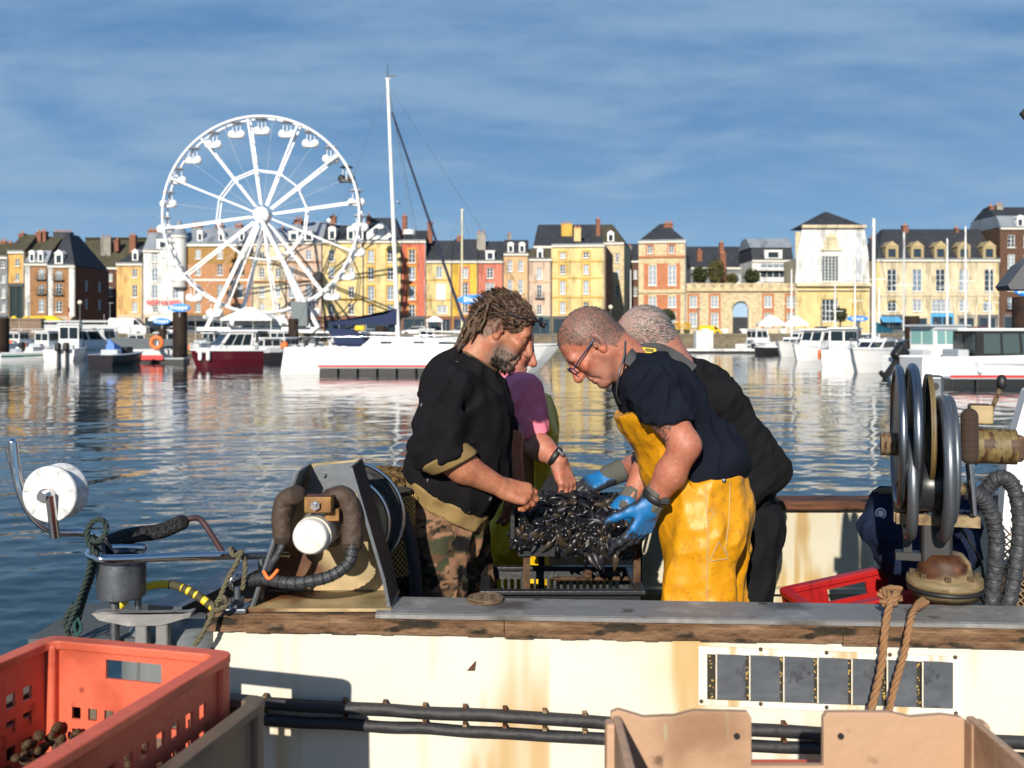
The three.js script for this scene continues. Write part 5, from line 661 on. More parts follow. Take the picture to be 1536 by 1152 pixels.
// ---------- net hauler winch on the gunwale, left ----------
{
  const c = P(480, 915, 2.58), g = thing('net_winch', 'stained steel net winch with white motor cap on the boat rail', 'winch', [c.x, GT, c.z]);
  const f = { lt: P(444, 708, 2.5), lb: P(378, 914, 2.5), rt: P(525, 701, 2.5), rm: P(574, 868, 2.5), rb: P(582, 912, 2.5) }, bk = (p, dz = 0.16) => p.clone().add(V(0, 0, -dz));
  f.lb.y = f.rb.y = GT + 0.013;
  const pl = [f.lt, f.rt, f.rm, f.rb, f.lb].map((p) => bk(p, 0.15));
  partW('back_plate', prism(pl.map((_, i) => i), (i) => pl[i].clone().add(V(0, 0, -0.008)), (i) => pl[i]), M.stained, g);
  { const tp = [P(455, 711, 2.5), P(522, 704, 2.5), P(540, 752, 2.5), P(438, 758, 2.5)].map((p) => bk(p, 0.145)); partW('top_plate', prism(tp.map((_, i) => i), (i) => tp[i].clone().add(V(0, 0, -0.004)), (i) => tp[i]), M.galv, g); }
  const fl = (a, b) => prism([0, 1, 2, 3], (i) => [a, b, bk(b), bk(a)][i], (i) => [a, b, bk(b), bk(a)][i].clone().add(V(0.007, 0.001, 0)));
  partW('flange', fl(f.lb, f.lt), M.galv, g); partW('flange', [fl(f.rm, f.rt), fl(f.rb, f.rm)], plain(0.018, 0.019, 0.021, 0.6), g);
  partW('flange_edge', [beam(f.rt.clone().add(V(0.003, 0, 0.003)), f.rm.clone().add(V(0.003, 0, 0.003)), 0.008), beam(f.rm.clone().add(V(0.003, 0, 0.003)), f.rb.clone().add(V(0.003, 0, 0.003)), 0.008), beam(f.lt, f.lb, 0.007)], M.galv, g);
  partW('foot_plate', bx(0.36, 0.008, 0.18, (f.lb.x + f.rb.x) / 2, GT + 0.007, -2.575), M.stained, g);
  // twin discs of the hauling wheel
  const dc = P(514, 784, 2.76); for (const [dz, R] of [[0.03, 0.130], [-0.06, 0.160]]) { const w = partW('hauling_disc', new THREE.LatheGeometry([[0.02, 0.012], [0.07, 0.012], [R - 0.02, 0.0], [R, 0.004], [R, -0.006], [R - 0.02, -0.012], [0.02, -0.012]].map((p) => new THREE.Vector2(...p)), 56).rotateX(Math.PI / 2).rotateY(0.12).translate(dc.x, dc.y, dc.z + dz), dz > 0 ? M.stained : M.rubber, g); partW('disc_rim', new THREE.TorusGeometry(R, 0.006, 8, 72).rotateY(0.12).translate(dc.x, dc.y, dc.z + dz), M.chrome, w); }
  partW('axle', cyl(0.03, 0.25, dc.x, dc.y, dc.z + 0.05, 'z', 20), M.rusty, g);
  const m = P(466, 805, 2.40); const mt = partW('motor', [cyl(0.046, 0.16, m.x + 0.002, m.y, m.z - 0.09, 'z', 28), cyl(0.052, 0.03, m.x, m.y, m.z - 0.16, 'z', 28)], paint(0.62, 0.58, 0.47, 0.5), g); partW('motor_cap', new THREE.LatheGeometry([[0, 0.016], [0.035, 0.014], [0.0425, 0.006], [0.044, -0.035], [0, -0.035]].map((p) => new THREE.Vector2(...p)), 36).rotateX(Math.PI / 2).translate(m.x, m.y, m.z), std({ color: lin(0.8, 0.78, 0.73), roughness: 0.4, map: rep(T.stain, 0.3) }), mt);
  const b = P(479, 755, 2.43); const br = partW('valve_block', [rbx(0.066, 0.04, 0.045, 0.004, b.x, b.y, b.z), rbx(0.035, 0.03, 0.05, 0.003, b.x + 0.03, b.y - 0.03, b.z - 0.03)], M.olive.clone(), g); br.material.color.set(0xd8b070); partW('bolt', [cyl(0.012, 0.012, b.x - 0.004, b.y, b.z + 0.028, 'z', 6), cyl(0.006, 0.02, b.x - 0.004, b.y, b.z + 0.034, 'z', 10)], M.chrome, br);
  partW('taped_joint', [tube([P(445, 742, 2.46), P(428, 750, 2.47), P(422, 775, 2.47), P(424, 805, 2.47)], 0.024, 24, 10)], M.tape, g); partW('taped_joint', [tube([P(497, 748, 2.48), P(515, 745, 2.48), P(527, 770, 2.48), P(528, 815, 2.47)], 0.027, 24, 10)], M.tape, g);
  const hp = [P(529, 812, 2.46), P(524, 842, 2.45), P(500, 862, 2.44), P(465, 872, 2.43), P(430, 874, 2.44), P(395, 868, 2.47), P(372, 872, 2.5)]; const hs = partW('hydraulic_hose', tube(hp, 0.0145, 60, 12), M.hose, g);
  const cv = new THREE.CatmullRomCurve3(hp); const bands = []; for (let i = 1; i < 17; i++) { const q = cv.getPoint(i / 17), t = cv.getTangent(i / 17); bands.push(new THREE.TorusGeometry(0.0145, 0.0018, 6, 16).applyQuaternion(new THREE.Quaternion().setFromUnitVectors(V(0, 0, 1), t)).translate(q.x, q.y, q.z)); } partW('hose_wrap', bands, M.black, hs);
  partW('thin_hose', tube([P(428, 800, 2.47), P(420, 825, 2.46), P(408, 845, 2.46), P(396, 866, 2.48)], 0.009, 24, 8), M.hose, g); partW('hose_clip', tube([P(396, 858, 2.45), P(404, 868, 2.44), P(416, 856, 2.45)], 0.005, 12, 6), M.orange, g);
  for (const [px, py] of [[486, 712], [392, 905], [560, 905]]) { const p = P(px, py, 2.645); partW('bolt', cyl(0.006, 0.012, p.x, p.y, p.z + 0.004, 'z', 6), M.galv, g); }
}
{ const p = P(356, 910, 2.5), g = thing('shackle', 'galvanised shackle bolted to the rub rail beside the winch', 'shackle', [p.x, GT, p.z]); part('foot', [rbx(0.06, 0.014, 0.06, 0.004, 0, 0.007, 0), cyl(0.016, 0.02, 0, 0.024, 0, 'y', 12), cyl(0.009, 0.03, 0, 0.045, 0, 'y', 10)], M.galv, g); part('ring', new THREE.TorusGeometry(0.018, 0.005, 8, 24).rotateY(0.5).translate(0, 0.072, 0), M.chrome, g); }
// ---------- line roller, rail, bollard at the left end ----------
{
  const g = thing('roller_arm', 'bent steel arm carrying a white line roller over the water', 'line roller', P(150, 835, 2.4).toArray());
  partW('arm', tube([P(19, 664, 2.33), P(24, 705, 2.33), P(34, 745, 2.33), P(55, 780, 2.34), P(85, 797, 2.36), P(122, 799, 2.38), P(148, 806, 2.4), P(168, 832, 2.44)], 0.0105, 70, 10), M.chrome, g);
  partW('guide_rod', [bar(P(10, 672, 2.33), P(28, 738, 2.34), 0.005, 0.005, 8)], M.steel, g); partW('guide_rod', [bar(P(15, 668, 2.35), P(30, 735, 2.35), 0.004, 0.004, 8)], M.steel, g);
  const w = P(73, 742, 2.29), r = 0.065; partW('roller', new THREE.LatheGeometry([[0.008, 0], [r - 0.004, 0], [r, -0.004], [r, -0.012], [r * 0.86, -0.028], [r * 0.86, -0.036], [r, -0.052], [r, -0.06], [r - 0.004, -0.064], [0.008, -0.064], [0.008, 0]].map((p) => new THREE.Vector2(...p)), 56).rotateX(Math.PI / 2).rotateY(-0.08).translate(w.x, w.y, w.z), std({ color: lin(0.70, 0.70, 0.69), roughness: 0.55, map: rep(T.mottle, 0.15), side: THREE.DoubleSide }), g);
  partW('bracket', [bar(P(75, 742, 2.275), P(83, 806, 2.3), 0.011, 0.011, 12), cyl(0.0165, 0.018, w.x, w.y, w.z + 0.012, 'z', 24), cyl(0.012, 0.016, w.x - 0.001, w.y, w.z + 0.026, 'z', 6)], M.chrome, g);
  partW('grip', tube([P(160, 815, 2.5), P(185, 806, 2.52), P(210, 801, 2.54), P(240, 797, 2.56), P(272, 784, 2.58)], 0.0205, 40, 12), std({ color: lin(0.012, 0.012, 0.013), roughness: 0.7, bumpMap: rep(T.lumps, 0.05), bumpScale: 0.014 }), g);
  partW('grip_tube', tube([P(262, 788, 2.58), P(285, 778, 2.59), P(300, 779, 2.6), P(316, 800, 2.6), P(336, 832, 2.6)], 0.0075, 40, 8), plain(0.06, 0.03, 0.03, 0.4), g);
  const h = thing('hand_rail', 'bright steel tube rail with a hairpin end beside the winch', 'rail', P(280, 835, 2.45).toArray());
  partW('tube', tube([P(430, 832, 2.62), P(360, 833, 2.53), P(270, 835, 2.44), P(170, 839, 2.36), P(142, 836, 2.36), P(134, 830, 2.4), P(146, 824, 2.46), P(180, 821, 2.5), P(214, 822, 2.52)], 0.0108, 90, 12), M.chrome, h);
  partW('post', bar(P(392, 838, 2.56), P(392, 908, 2.56), 0.008, 0.008, 8), M.steel, h);
  const q = P(182, 865, 2.44), k = thing('fairlead', 'steel cup fairlead standing on rods above a horned cleat', 'fairlead', [q.x, 1.64, q.z]);
  partW('cup', new THREE.LatheGeometry([[0.045, 0.05], [0.052, 0.055], [0.058, 0.05], [0.057, -0.045], [0.05, -0.05], [0, -0.05]].map((p) => new THREE.Vector2(...p)), 36).translate(q.x, q.y, q.z), M.galv, k);
  partW('rod', bar(P(172, 885, 2.44), P(172, 962, 2.44), 0.0115, 0.0115, 12), M.steel, k); partW('rod', bar(P(207, 885, 2.46), P(207, 935, 2.46), 0.0085, 0.0085, 10), M.galv, k);
  const d = P(215, 925, 2.42), cl = thing('cleat', 'grey cast horned mooring cleat on the boat corner', 'cleat', [d.x, 1.64, d.z]);
  partW('horn', prism([[-0.118, 0.012], [-0.09, 0.016], [0, 0.010], [0.1, 0.012], [0.122, 0.016], [0.118, 0.004], [0.05, -0.016], [-0.03, -0.018], [-0.1, -0.004]], (p) => V(d.x + p[0], d.y + p[1], d.z - 0.018), (p) => V(d.x + p[0], d.y + p[1], d.z + 0.018)), M.capGrey, cl);
  for (const x of [-0.002, 0.048]) partW('leg', rbx(0.03, 0.075, 0.03, 0.006, d.x + x, d.y - 0.045, d.z - 0.002), M.capGrey, cl);
  M.yellowHose = std({ color: lin(0.72, 0.52, 0.02), roughness: 0.5 }); const yh = tube([P(170, 922, 2.52), P(195, 893, 2.54), P(225, 879, 2.55), P(258, 877, 2.55), P(290, 890, 2.54), P(318, 910, 2.53), P(330, 928, 2.52)], 0.0105, 60, 10);
  const cvy = new THREE.CatmullRomCurve3([P(170, 922, 2.52), P(195, 893, 2.54), P(225, 879, 2.55), P(258, 877, 2.55), P(290, 890, 2.54), P(318, 910, 2.53), P(330, 928, 2.52)]);
  const hg = thing('yellow_hose', 'yellow hose with worn black bands arching behind the cleat', 'hose', P(250, 880, 2.55).toArray()); partW('hose', yh, M.yellowHose, hg); for (const t of [0.5, 0.545, 0.6, 0.66, 0.72, 0.8]) { const p = cvy.getPoint(t), tg = cvy.getTangent(t); partW('worn_band', new THREE.CylinderGeometry(0.0112, 0.0112, rr(0.008, 0.022), 12).applyQuaternion(new THREE.Quaternion().setFromUnitVectors(V(0, 1, 0), tg)).translate(p.x, p.y, p.z), plain(0.05, 0.045, 0.02, 0.8), hg); }
}
function rope(name, label, runs, r, mat) { // twisted rope: three strands wound round each run
  const all = []; let c0;
  for (const pts of runs) { const c = new THREE.CatmullRomCurve3(pts), L = c.getLength(), n = Math.max(20, Math.round(L / 0.006)); c0 ??= pts[0]; const fr = c.computeFrenetFrames(n, false); for (let s = 0; s < 3; s++) { const q = []; for (let i = 0; i <= n; i++) { const p = c.getPointAt(i / n), a = i / n * L / (r * 7) * 6.28 + s * 2.094; q.push(p.addScaledVector(fr.normals[i], Math.cos(a) * r * 0.5).addScaledVector(fr.binormals[i], Math.sin(a) * r * 0.5)); } all.push(new THREE.TubeGeometry(new THREE.CatmullRomCurve3(q), n, r * 0.56, 5)); } }
  const g = thing(name, label, 'rope', c0.toArray()); partW('strands', all, mat, g); return g;
}
M.ropeGreen = plain(0.025, 0.04, 0.035, 0.9); M.ropeOlive = plain(0.11, 0.095, 0.055, 0.9); M.ropeRust = std({ color: lin(0.26, 0.135, 0.06), roughness: 0.95 }); M.ropeGreen2 = plain(0.02, 0.075, 0.065, 0.9);
rope('rope', 'dark green rope knotted round the roller arm and hanging to the water', [[P(150, 838, 2.36), P(132, 812, 2.35), P(134, 788, 2.35), P(150, 778, 2.35), P(160, 792, 2.36), P(148, 812, 2.35), P(130, 800, 2.36), P(140, 780, 2.37)], [P(140, 812, 2.36), P(134, 850, 2.37), P(118, 900, 2.4), P(100, 946, 2.42)], [P(146, 814, 2.37), P(142, 850, 2.39), P(126, 900, 2.42), P(112, 950, 2.44)], [P(112, 905, 2.42), P(98, 930, 2.42), P(104, 955, 2.43)]], 0.0065, M.ropeGreen);
rope('rope', 'teal twine tail hanging below the dark green rope', [[P(118, 915, 2.42), P(112, 940, 2.42), P(118, 960, 2.42)], [P(112, 920, 2.42), P(122, 942, 2.42), P(108, 962, 2.42)]], 0.004, M.ropeGreen2);
rope('rope', 'olive rope tied to the hand rail and pulled down over the corner', [[P(358, 838, 2.5), P(346, 822, 2.49), P(352, 834, 2.47), P(364, 826, 2.49), P(356, 842, 2.46), P(342, 868, 2.46), P(326, 905, 2.44), P(304, 950, 2.42), P(292, 968, 2.42)], [P(352, 828, 2.52), P(364, 832, 2.5), P(368, 850, 2.47), P(364, 884, 2.47)], [P(325, 903, 2.43), P(336, 896, 2.42), P(340, 908, 2.43), P(324, 915, 2.42), P(318, 905, 2.44)]], 0.0065, M.ropeOlive);
rope('rope', 'left rusty brown rope tied over the gunwale and down across the vent', [[P(1350, 884, 2.52), P(1332, 884, 2.49), P(1328, 896, 2.45), P(1340, 905, 2.40), P(1346, 890, 2.43), P(1334, 912, 2.385), P(1327, 950, 2.35), P(1322, 1000, 2.34), P(1306, 1070, 2.33), P(1300, 1110, 2.33)], [P(1318, 892, 2.46), P(1352, 898, 2.42)], [P(1324, 885, 2.46), P(1338, 900, 2.41), P(1322, 905, 2.42)]], 0.0095, M.ropeRust);
rope('rope', 'right rusty brown rope hanging beside its twin across the vent', [[P(1384, 900, 2.5), P(1376, 908, 2.43), P(1366, 930, 2.36), P(1356, 980, 2.34), P(1342, 1030, 2.335), P(1330, 1085, 2.33)], [P(1390, 904, 2.47), P(1370, 915, 2.40)]], 0.0085, M.ropeRust);
// ---------- hauler with sheaves on the right ----------
{
  const s = 2.6 / F, c = P(1400, 690, 2.6), g = thing('pot_hauler', 'upright pot hauler with chrome sheave discs on a corroded pedestal', 'hauler', [c.x, GT, c.z], -0.30), L = (px) => (px - 1400) * s * (px < 1440 ? 0.86 : 1.0), Y = (py) => c.y - GT + (690 - py) * s;
  const disc = (name, px, py, R, tr, mat, z = 0) => part(name, new THREE.TorusGeometry(R * s, tr, 10, 64).rotateY(Math.PI / 2).translate(L(px), Y(py), z), mat, g);
  disc('sheave_rim', 1343, 656, 103, 0.0105, M.sheave); disc('sheave_rim', 1366, 653, 101, 0.013, M.sheave); part('sheave_plate', cyl(98 * s, 0.007, L(1343), Y(656), 0, 'x', 64), M.galv, g); part('sheave_plate', cyl(96 * s, 0.009, L(1366), Y(653), 0, 'x', 64), M.galv, g); part('sheave_plate', cyl(94 * s, 0.012, L(1412), Y(698), 0.03, 'x', 64), M.galv, g); disc('sheave_rim', 1358, 724, 76, 0.014, M.galv, 0.04); disc('sheave_rim', 1411, 698, 100, 0.015, M.galv, 0.04); disc('sheave_rim', 1426, 690, 92, 0.009, M.galv, 0.0);
  part('inner_disc', cyl(84 * s, 0.012, L(1392), Y(645), 0, 'x', 48), M.olive, g); part('inner_disc', cyl(60 * s, 0.012, L(1352), Y(680), 0, 'x', 48), plain(0.06, 0.065, 0.07, 0.5), g);
  part('drum', new THREE.LatheGeometry([[0, -0.05], [0.078, -0.05], [0.062, -0.02], [0.062, 0.02], [0.078, 0.05], [0, 0.05]].map((p) => new THREE.Vector2(...p)), 40).rotateZ(Math.PI / 2).translate(L(1390), Y(728), 0.03), std({ color: lin(0.016, 0.018, 0.022), roughness: 0.35 }), g);
  const bk = part('block', rbx(0.042, 0.13, 0.05, 0.008, L(1400), Y(600), 0.01), M.galv, g); for (const y of [578, 618]) part('hole', cyl(0.009, 0.004, L(1401), Y(y), 0.0365, 'z', 16), M.black, bk);
  part('block_spine', bar(V(L(1400), Y(640), 0.02), V(L(1398), Y(770), 0.02), 0.016, 0.02, 12), M.steel, g);
  part('axle_end', cyl(0.03, 0.04, L(1327), Y(668), 0, 'x', 20), M.rusty, g); for (const [px, py] of [[1347, 724], [1436, 726]]) part('bolt', new THREE.SphereGeometry(0.017, 14, 10).translate(L(px), Y(py), 0.07), M.olive, g);
  part('cross_bar', [bx(L(1462) - L(1338), 0.028, 0.03, (L(1462) + L(1338)) / 2, Y(777), 0.02), bx(0.03, 0.05, 0.032, L(1345), Y(770), 0.0)], M.rusty, g);
  part('post', [rbx(0.075, 0.17, 0.06, 0.01, L(1404), Y(812), 0), bx(0.02, 0.13, 0.02, L(1358), Y(800), 0.0), bx(0.14, 0.02, 0.04, L(1385), Y(835), 0)], plain(0.022, 0.022, 0.024, 0.55), g);
  part('pedestal', new THREE.LatheGeometry([[0, 0.115], [0.045, 0.112], [0.062, 0.09], [0.068, 0.058], [0.092, 0.052], [0.094, 0.034], [0.088, 0.028], [0.082, 0.02], [0.082, 0.0], [0, 0]].map((p) => new THREE.Vector2(...p)), 44).translate(L(1418), 0.013, 0), M.stained.clone(), g).material.color.setRGB(0.55, 0.50, 0.40);
  part('pedestal_ring', new THREE.TorusGeometry(0.086, 0.006, 8, 44).rotateX(Math.PI / 2).translate(L(1418), 0.034, 0), M.black, g);
  for (let i = 0; i < 8; i++) part('flange_bolt', cyl(0.008, 0.014, L(1418) + Math.cos(i * 0.785) * 0.078, 0.072, Math.sin(i * 0.785) * 0.078, 'y', 6), M.rusty, g);
  part('motor', [cyl(0.045, 0.105, L(1484), Y(668), -0.02, 'x', 28), cyl(0.05, 0.02, L(1455), Y(668), -0.02, 'x', 28), rbx(0.03, 0.06, 0.06, 0.006, L(1516), Y(668), -0.02)], M.olive, g); const vb = part('valve', rbx(0.055, 0.05, 0.06, 0.006, L(1466), Y(620), -0.02), M.stained, g);
  part('lever', bar(V(L(1478), Y(622), -0.02), V(L(1493), Y(582), -0.02), 0.006, 0.006, 8), M.rusty, vb); part('knob', new THREE.SphereGeometry(0.017, 14, 12).scale(0.8, 1.2, 0.8).translate(L(1495), Y(573), -0.02), M.black, vb);
  part('taped_handle', new THREE.CapsuleGeometry(0.021, 0.10, 8, 16).translate(L(1446), Y(650), 0.05), M.tape, g); part('handle_bar', [bar(V(L(1446), Y(690), 0.05), V(L(1452), Y(765), 0.05), 0.011, 0.008, 10)], M.chrome, g);
  for (const [pts, lab] of [[[P(1448, 735, 2.55), P(1478, 752, 2.55), P(1494, 800, 2.55), P(1492, 860, 2.55), P(1484, 925, 2.55)], 'left'], [[P(1478, 735, 2.6), P(1500, 716, 2.58), P(1520, 730, 2.57), P(1530, 785, 2.56), P(1522, 860, 2.55), P(1508, 925, 2.55)], 'right']]) {
    const h = thing('wrapped_hose', lab === 'left' ? 'thick wrapped grey hose nearest the hauler pedestal' : 'outer wrapped grey hose looping beside the wheelhouse', 'hose', pts[0].toArray()); partW('hose', tube(pts, 0.019, 70, 12), M.hose, h); const cv = new THREE.CatmullRomCurve3(pts), wr = []; for (let i = 1; i < 22; i++) { const q = cv.getPoint(i / 22), t = cv.getTangent(i / 22); wr.push(new THREE.TorusGeometry(0.0192, rr(0.0022, 0.0042), 6, 18).rotateX(rr(0.05, 0.5)).applyQuaternion(new THREE.Quaternion().setFromUnitVectors(V(0, 0, 1), t)).translate(q.x, q.y, q.z)); } partW('wrap', wr, plain(0.03, 0.032, 0.036, 0.6), h);
  }
  const w = thing('cable', 'thin black cable looping behind the pedestal', 'cable', P(1450, 780, 2.7).toArray()); partW('wire', [tube([P(1440, 790, 2.7), P(1470, 840, 2.7), P(1478, 890, 2.68)], 0.004, 30, 6), tube([P(1470, 865, 2.66), P(1452, 872, 2.66), P(1450, 888, 2.66), P(1466, 890, 2.66), P(1476, 905, 2.66)], 0.0035, 30, 6)], M.black, w);
}
// ---------- crates ----------
function crate(name, label, W, L, H, mat, o = {}) {
  const g = thing(name, label, 'crate', o.p, o.turn ?? 0), t = 0.006, hs = (w, rows, y0, sx, sy, hw, hh) => { const a = []; const n = Math.floor((w - 0.1) / sx); for (let r = 0; r < rows; r++) for (let i = 0; i < n; i++) { const x = (i - (n - 1) / 2) * sx, y = y0 + r * sy; a.push(rect(x - hw / 2, y - hh / 2, x + hw / 2, y + hh / 2)); } return a; };
  for (const sg of [1, -1]) {
    const e = extr(rect(-W / 2 + 0.018, 0.01, W / 2 - 0.018, H - 0.002), t, [...(o.holes === 0 || sg > 0 ? [] : hs(W, 3, H * 0.22, 0.037, 0.043, 0.020, 0.024)), rect(-0.062, H - 0.066, 0.062, H - 0.028)]); part('end_wall', e.translate(0, 0, sg * (L / 2 - 0.01) + t / 2), mat, g);
    const s = extr(rect(-L / 2 + 0.018, 0.01, L / 2 - 0.018, H - 0.002), t, o.holes === 0 ? [] : hs(L, 4, H * 0.2, 0.044, 0.05, 0.023, 0.027)); part('side_wall', s.rotateY(Math.PI / 2).translate(sg * (W / 2 - 0.01) + t / 2, 0, 0), mat, g);
    for (const q of [1, -1]) part('corner_post', rbx(0.034, H - 0.006, 0.034, 0.008, sg * (W / 2 - 0.014), H / 2, q * (L / 2 - 0.014)), mat, g);
    part('rib', bx(0.012, 0.012, L - 0.06, sg * (W / 2 - 0.004), H * 0.52, 0), mat, g);
  }
  part('base', bx(W - 0.03, 0.012, L - 0.03, 0, 0.012, 0), mat, g);
  const rw = 0.03, R = 0.035, sh2 = (w, l, r) => { const s = new THREE.Shape(); s.moveTo(-w + r, -l); s.lineTo(w - r, -l); s.quadraticCurveTo(w, -l, w, -l + r); s.lineTo(w, l - r); s.quadraticCurveTo(w, l, w - r, l); s.lineTo(-w + r, l); s.quadraticCurveTo(-w, l, -w, l - r); s.lineTo(-w, -l + r); s.quadraticCurveTo(-w, -l, -w + r, -l); return s; };
  const S = sh2(W / 2 + 0.008, L / 2 + 0.008, R); S.holes.push(sh2(W / 2 - rw + 0.012, L / 2 - rw + 0.012, R * 0.7)); part('rim', metreUV(new THREE.ExtrudeGeometry(S, { depth: 0.012, bevelEnabled: true, bevelSize: 0.003, bevelThickness: 0.003, bevelSegments: 2, curveSegments: 8 }).rotateX(-Math.PI / 2).translate(0, H - 0.012, 0)), mat, g);
  return g;
}
M.crateOrange = std({ color: lin(0.62, 0.125, 0.07), roughness: 0.55, map: rep(T.grime, 0.55), bumpMap: rep(T.lumps, 0.1), bumpScale: 0.0012 }); M.crateBrown = std({ color: lin(0.17, 0.125, 0.09), roughness: 0.7, map: rep(T.mottle, 0.4) }); M.crateTan = std({ color: lin(0.43, 0.285, 0.19), roughness: 0.7, map: rep(T.grime, 0.6), bumpMap: rep(T.lumps, 0.12), bumpScale: 0.0012 }); M.crateRed = std({ color: lin(0.42, 0.012, 0.012), roughness: 0.4, map: rep(T.mottle, 0.4) });
{
  const a = -0.25, cx = -0.81, cz = -1.674;
  crate('fish_crate', 'orange plastic crate with square holes, topmost at the lower left', 0.40, 0.60, 0.29, M.crateOrange, { p: [cx, 1.49, cz], turn: a });
  crate('fish_crate', 'muddy brown crate under the orange crate', 0.49, 0.70, 0.325, M.crateBrown, { p: [cx + 0.004, 1.352, cz], turn: a + 0.02, holes: 0 });
  crate('fish_crate', 'tall brown bin under the crates at the lower left', 0.50, 0.68, 0.545, M.crateBrown, { p: [cx + 0.02, 0.803, cz], turn: a - 0.02, holes: 0 });
  reseed(31); const sh = []; for (let i = 0; i < 620; i++) sh.push(new THREE.IcosahedronGeometry(rr(0.009, 0.017), 1).scale(1, 0.6, 0.8).rotateY(rr(0, 6)).rotateZ(rr(0, 6)).translate(rr(-0.17, 0.17), rr(0.04, 0.155), rr(-0.27, 0.27))); const m = part('whelks', mg(sh), paint(0.22, 0.17, 0.11, 0.8, T.rust, 0.2), scene); m.name = numbered('whelk_heap'); m.position.set(cx, 1.475, cz); m.rotation.y = a; tag(m, 'heap of small shells in the bottom of the orange crate', 'shells', null, 'stuff');
  // tan crate with raised corner plates
  const g = thing('tan_crate', 'tan moulded crate with raised corner plates at the lower right', 'crate', [0.447, 1.46, -1.385], 0), W = 0.575, L = 0.44, H = 0.33, h = W / 2, t = 0.014;
  const prof = [[-h, 0], [h, 0], [h, H * 0.93], [h - 0.02, H * 0.975], [h - 0.05, H - 0.004], [h - 0.10, H - 0.008], [h - 0.135, H], [0.055, H], [0.05, H - 0.008], [0.05, H - 0.085], [-0.068, H - 0.085], [-0.068, H - 0.008], [-0.073, H], [-h + 0.13, H + 0.002], [-h + 0.10, H - 0.006], [-h + 0.05, H - 0.008], [-h + 0.01, H + 0.004], [-h, H]];
  part('end_wall', [extr(prof, t - 0.004, [], 0.002).translate(0, 0, -L / 2 + t)], M.crateTan, g); part('end_wall', [extr(prof.map((p) => [p[0], p[1] * 0.9]), t).translate(0, 0, L / 2)], M.crateTan, g);
  for (const sg of [1, -1]) { part('side_wall', [rbx(t, H - 0.005, L - 2 * t - 0.002, 0.004, sg * (h - t / 2), H / 2, 0), rbx(0.03, H - 0.012, 0.03, 0.006, sg * (h - 0.002), H / 2, -L / 2 + 0.03)], M.crateTan, g); }
  part('base', bx(W - 2 * t - 0.004, t, L - 2 * t - 0.004, 0, 0.03, 0), M.crateTan, g); for (const x of [-0.09, 0.075]) part('rivet', cyl(0.005, 0.004, x, H - 0.035, -L / 2 + t + 0.003, 'z', 12), M.black, g);
  crate('fish_crate', 'orange crate standing behind the tan crate', 0.44, 0.32, 0.26, M.crateOrange, { p: [0.44, 1.262, -1.87] });
  crate('fish_crate', 'tall brown bin under the orange crate behind the tan one', 0.46, 0.36, 0.45, M.crateBrown, { p: [0.44, 0.803, -1.87], holes: 0 }); const low = crate('fish_crate', 'brown crate stacked under the tan crate', 0.6, 0.44, 0.32, M.crateBrown, { p: [0.447, 1.13, -1.385], holes: 0 }); crate('fish_crate', 'lowest brown crate under the tan crate', 0.6, 0.44, 0.32, M.crateBrown, { p: [0.45, 0.803, -1.385], holes: 0 });
  // red crate lying tilted in the boat
  const r = crate('fish_crate', 'red plastic crate lying tilted beside the hauler', 0.40, 0.26, 0.16, M.crateRed, { p: P(1308, 960, 2.92).toArray(), holes: 0 }); r.rotation.set(0, 0.12, 0.175);
}
// ---------- nets ----------
M.net = std({ color: lin(0.42, 0.27, 0.08), roughness: 0.9 }); M.netBrown = std({ color: lin(0.17, 0.11, 0.055), roughness: 0.95, bumpMap: rep(T.lumps, 0.05), bumpScale: 0.02 });
function netSheet(fn, nu, nv, r, mat) { const t = []; for (let d = 0; d < 2; d++) for (let i = -nv; i < nu + nv; i++) { const pts = []; for (let k = 0; k <= nv; k++) { const u = (d ? i + nv - k : i + k) / nu; if (u >= -0.001 && u <= 1.001) pts.push(fn(u, k / nv)); } if (pts.length > 2) t.push(new THREE.TubeGeometry(new THREE.CatmullRomCurve3(pts), pts.length * 2, r, 4)); } return mg(t); }
{
  const c = P(598, 855, 3.02), g = thing('net_pot', 'golden mesh pot with a black rim behind the winch', 'fishing pot', [c.x, GT - 0.1, c.z]);
  partW('mesh', netSheet((u, v) => { const a = mix(-1.5, 1.3, u), R = 0.085; return V(c.x - 0.035 + Math.sin(a) * R, mix(1.66, 1.90, v) - 0.0 * u, c.z - 0.05 + Math.cos(a) * R); }, 16, 14, 0.0022, M.net), M.net, g);
  partW('black_liner', new THREE.CylinderGeometry(0.072, 0.076, 0.26, 24, 1, true).translate(c.x - 0.035, 1.78, c.z - 0.05), std({ color: lin(0.02, 0.018, 0.015), roughness: 0.9, side: THREE.DoubleSide }), g);
  partW('rim', tube([P(585, 745, 2.92), P(606, 780, 2.92), P(619, 830, 2.92), P(624, 880, 2.92), P(622, 920, 2.92)], 0.019, 40, 10), M.rubber, g);
  const r = P(1530, 870, 2.75), h = thing('net_bag', 'brown meshed net bag at the right edge behind the hoses', 'net', [r.x, GT - 0.1, r.z]); partW('mesh', netSheet((u, v) => V(r.x - 0.03 + u * 0.2 + 0.02 * Math.sin(v * 5), mix(1.55, 1.86, v) , r.z + 0.04 * Math.sin(u * 3)), 12, 16, 0.002, M.net), plain(0.24, 0.17, 0.10, 0.9), h); partW('filling', new THREE.SphereGeometry(0.13, 16, 12).scale(0.9, 1.2, 0.5).translate(r.x + 0.09, 1.66, r.z - 0.05), M.netBrown, h);
}
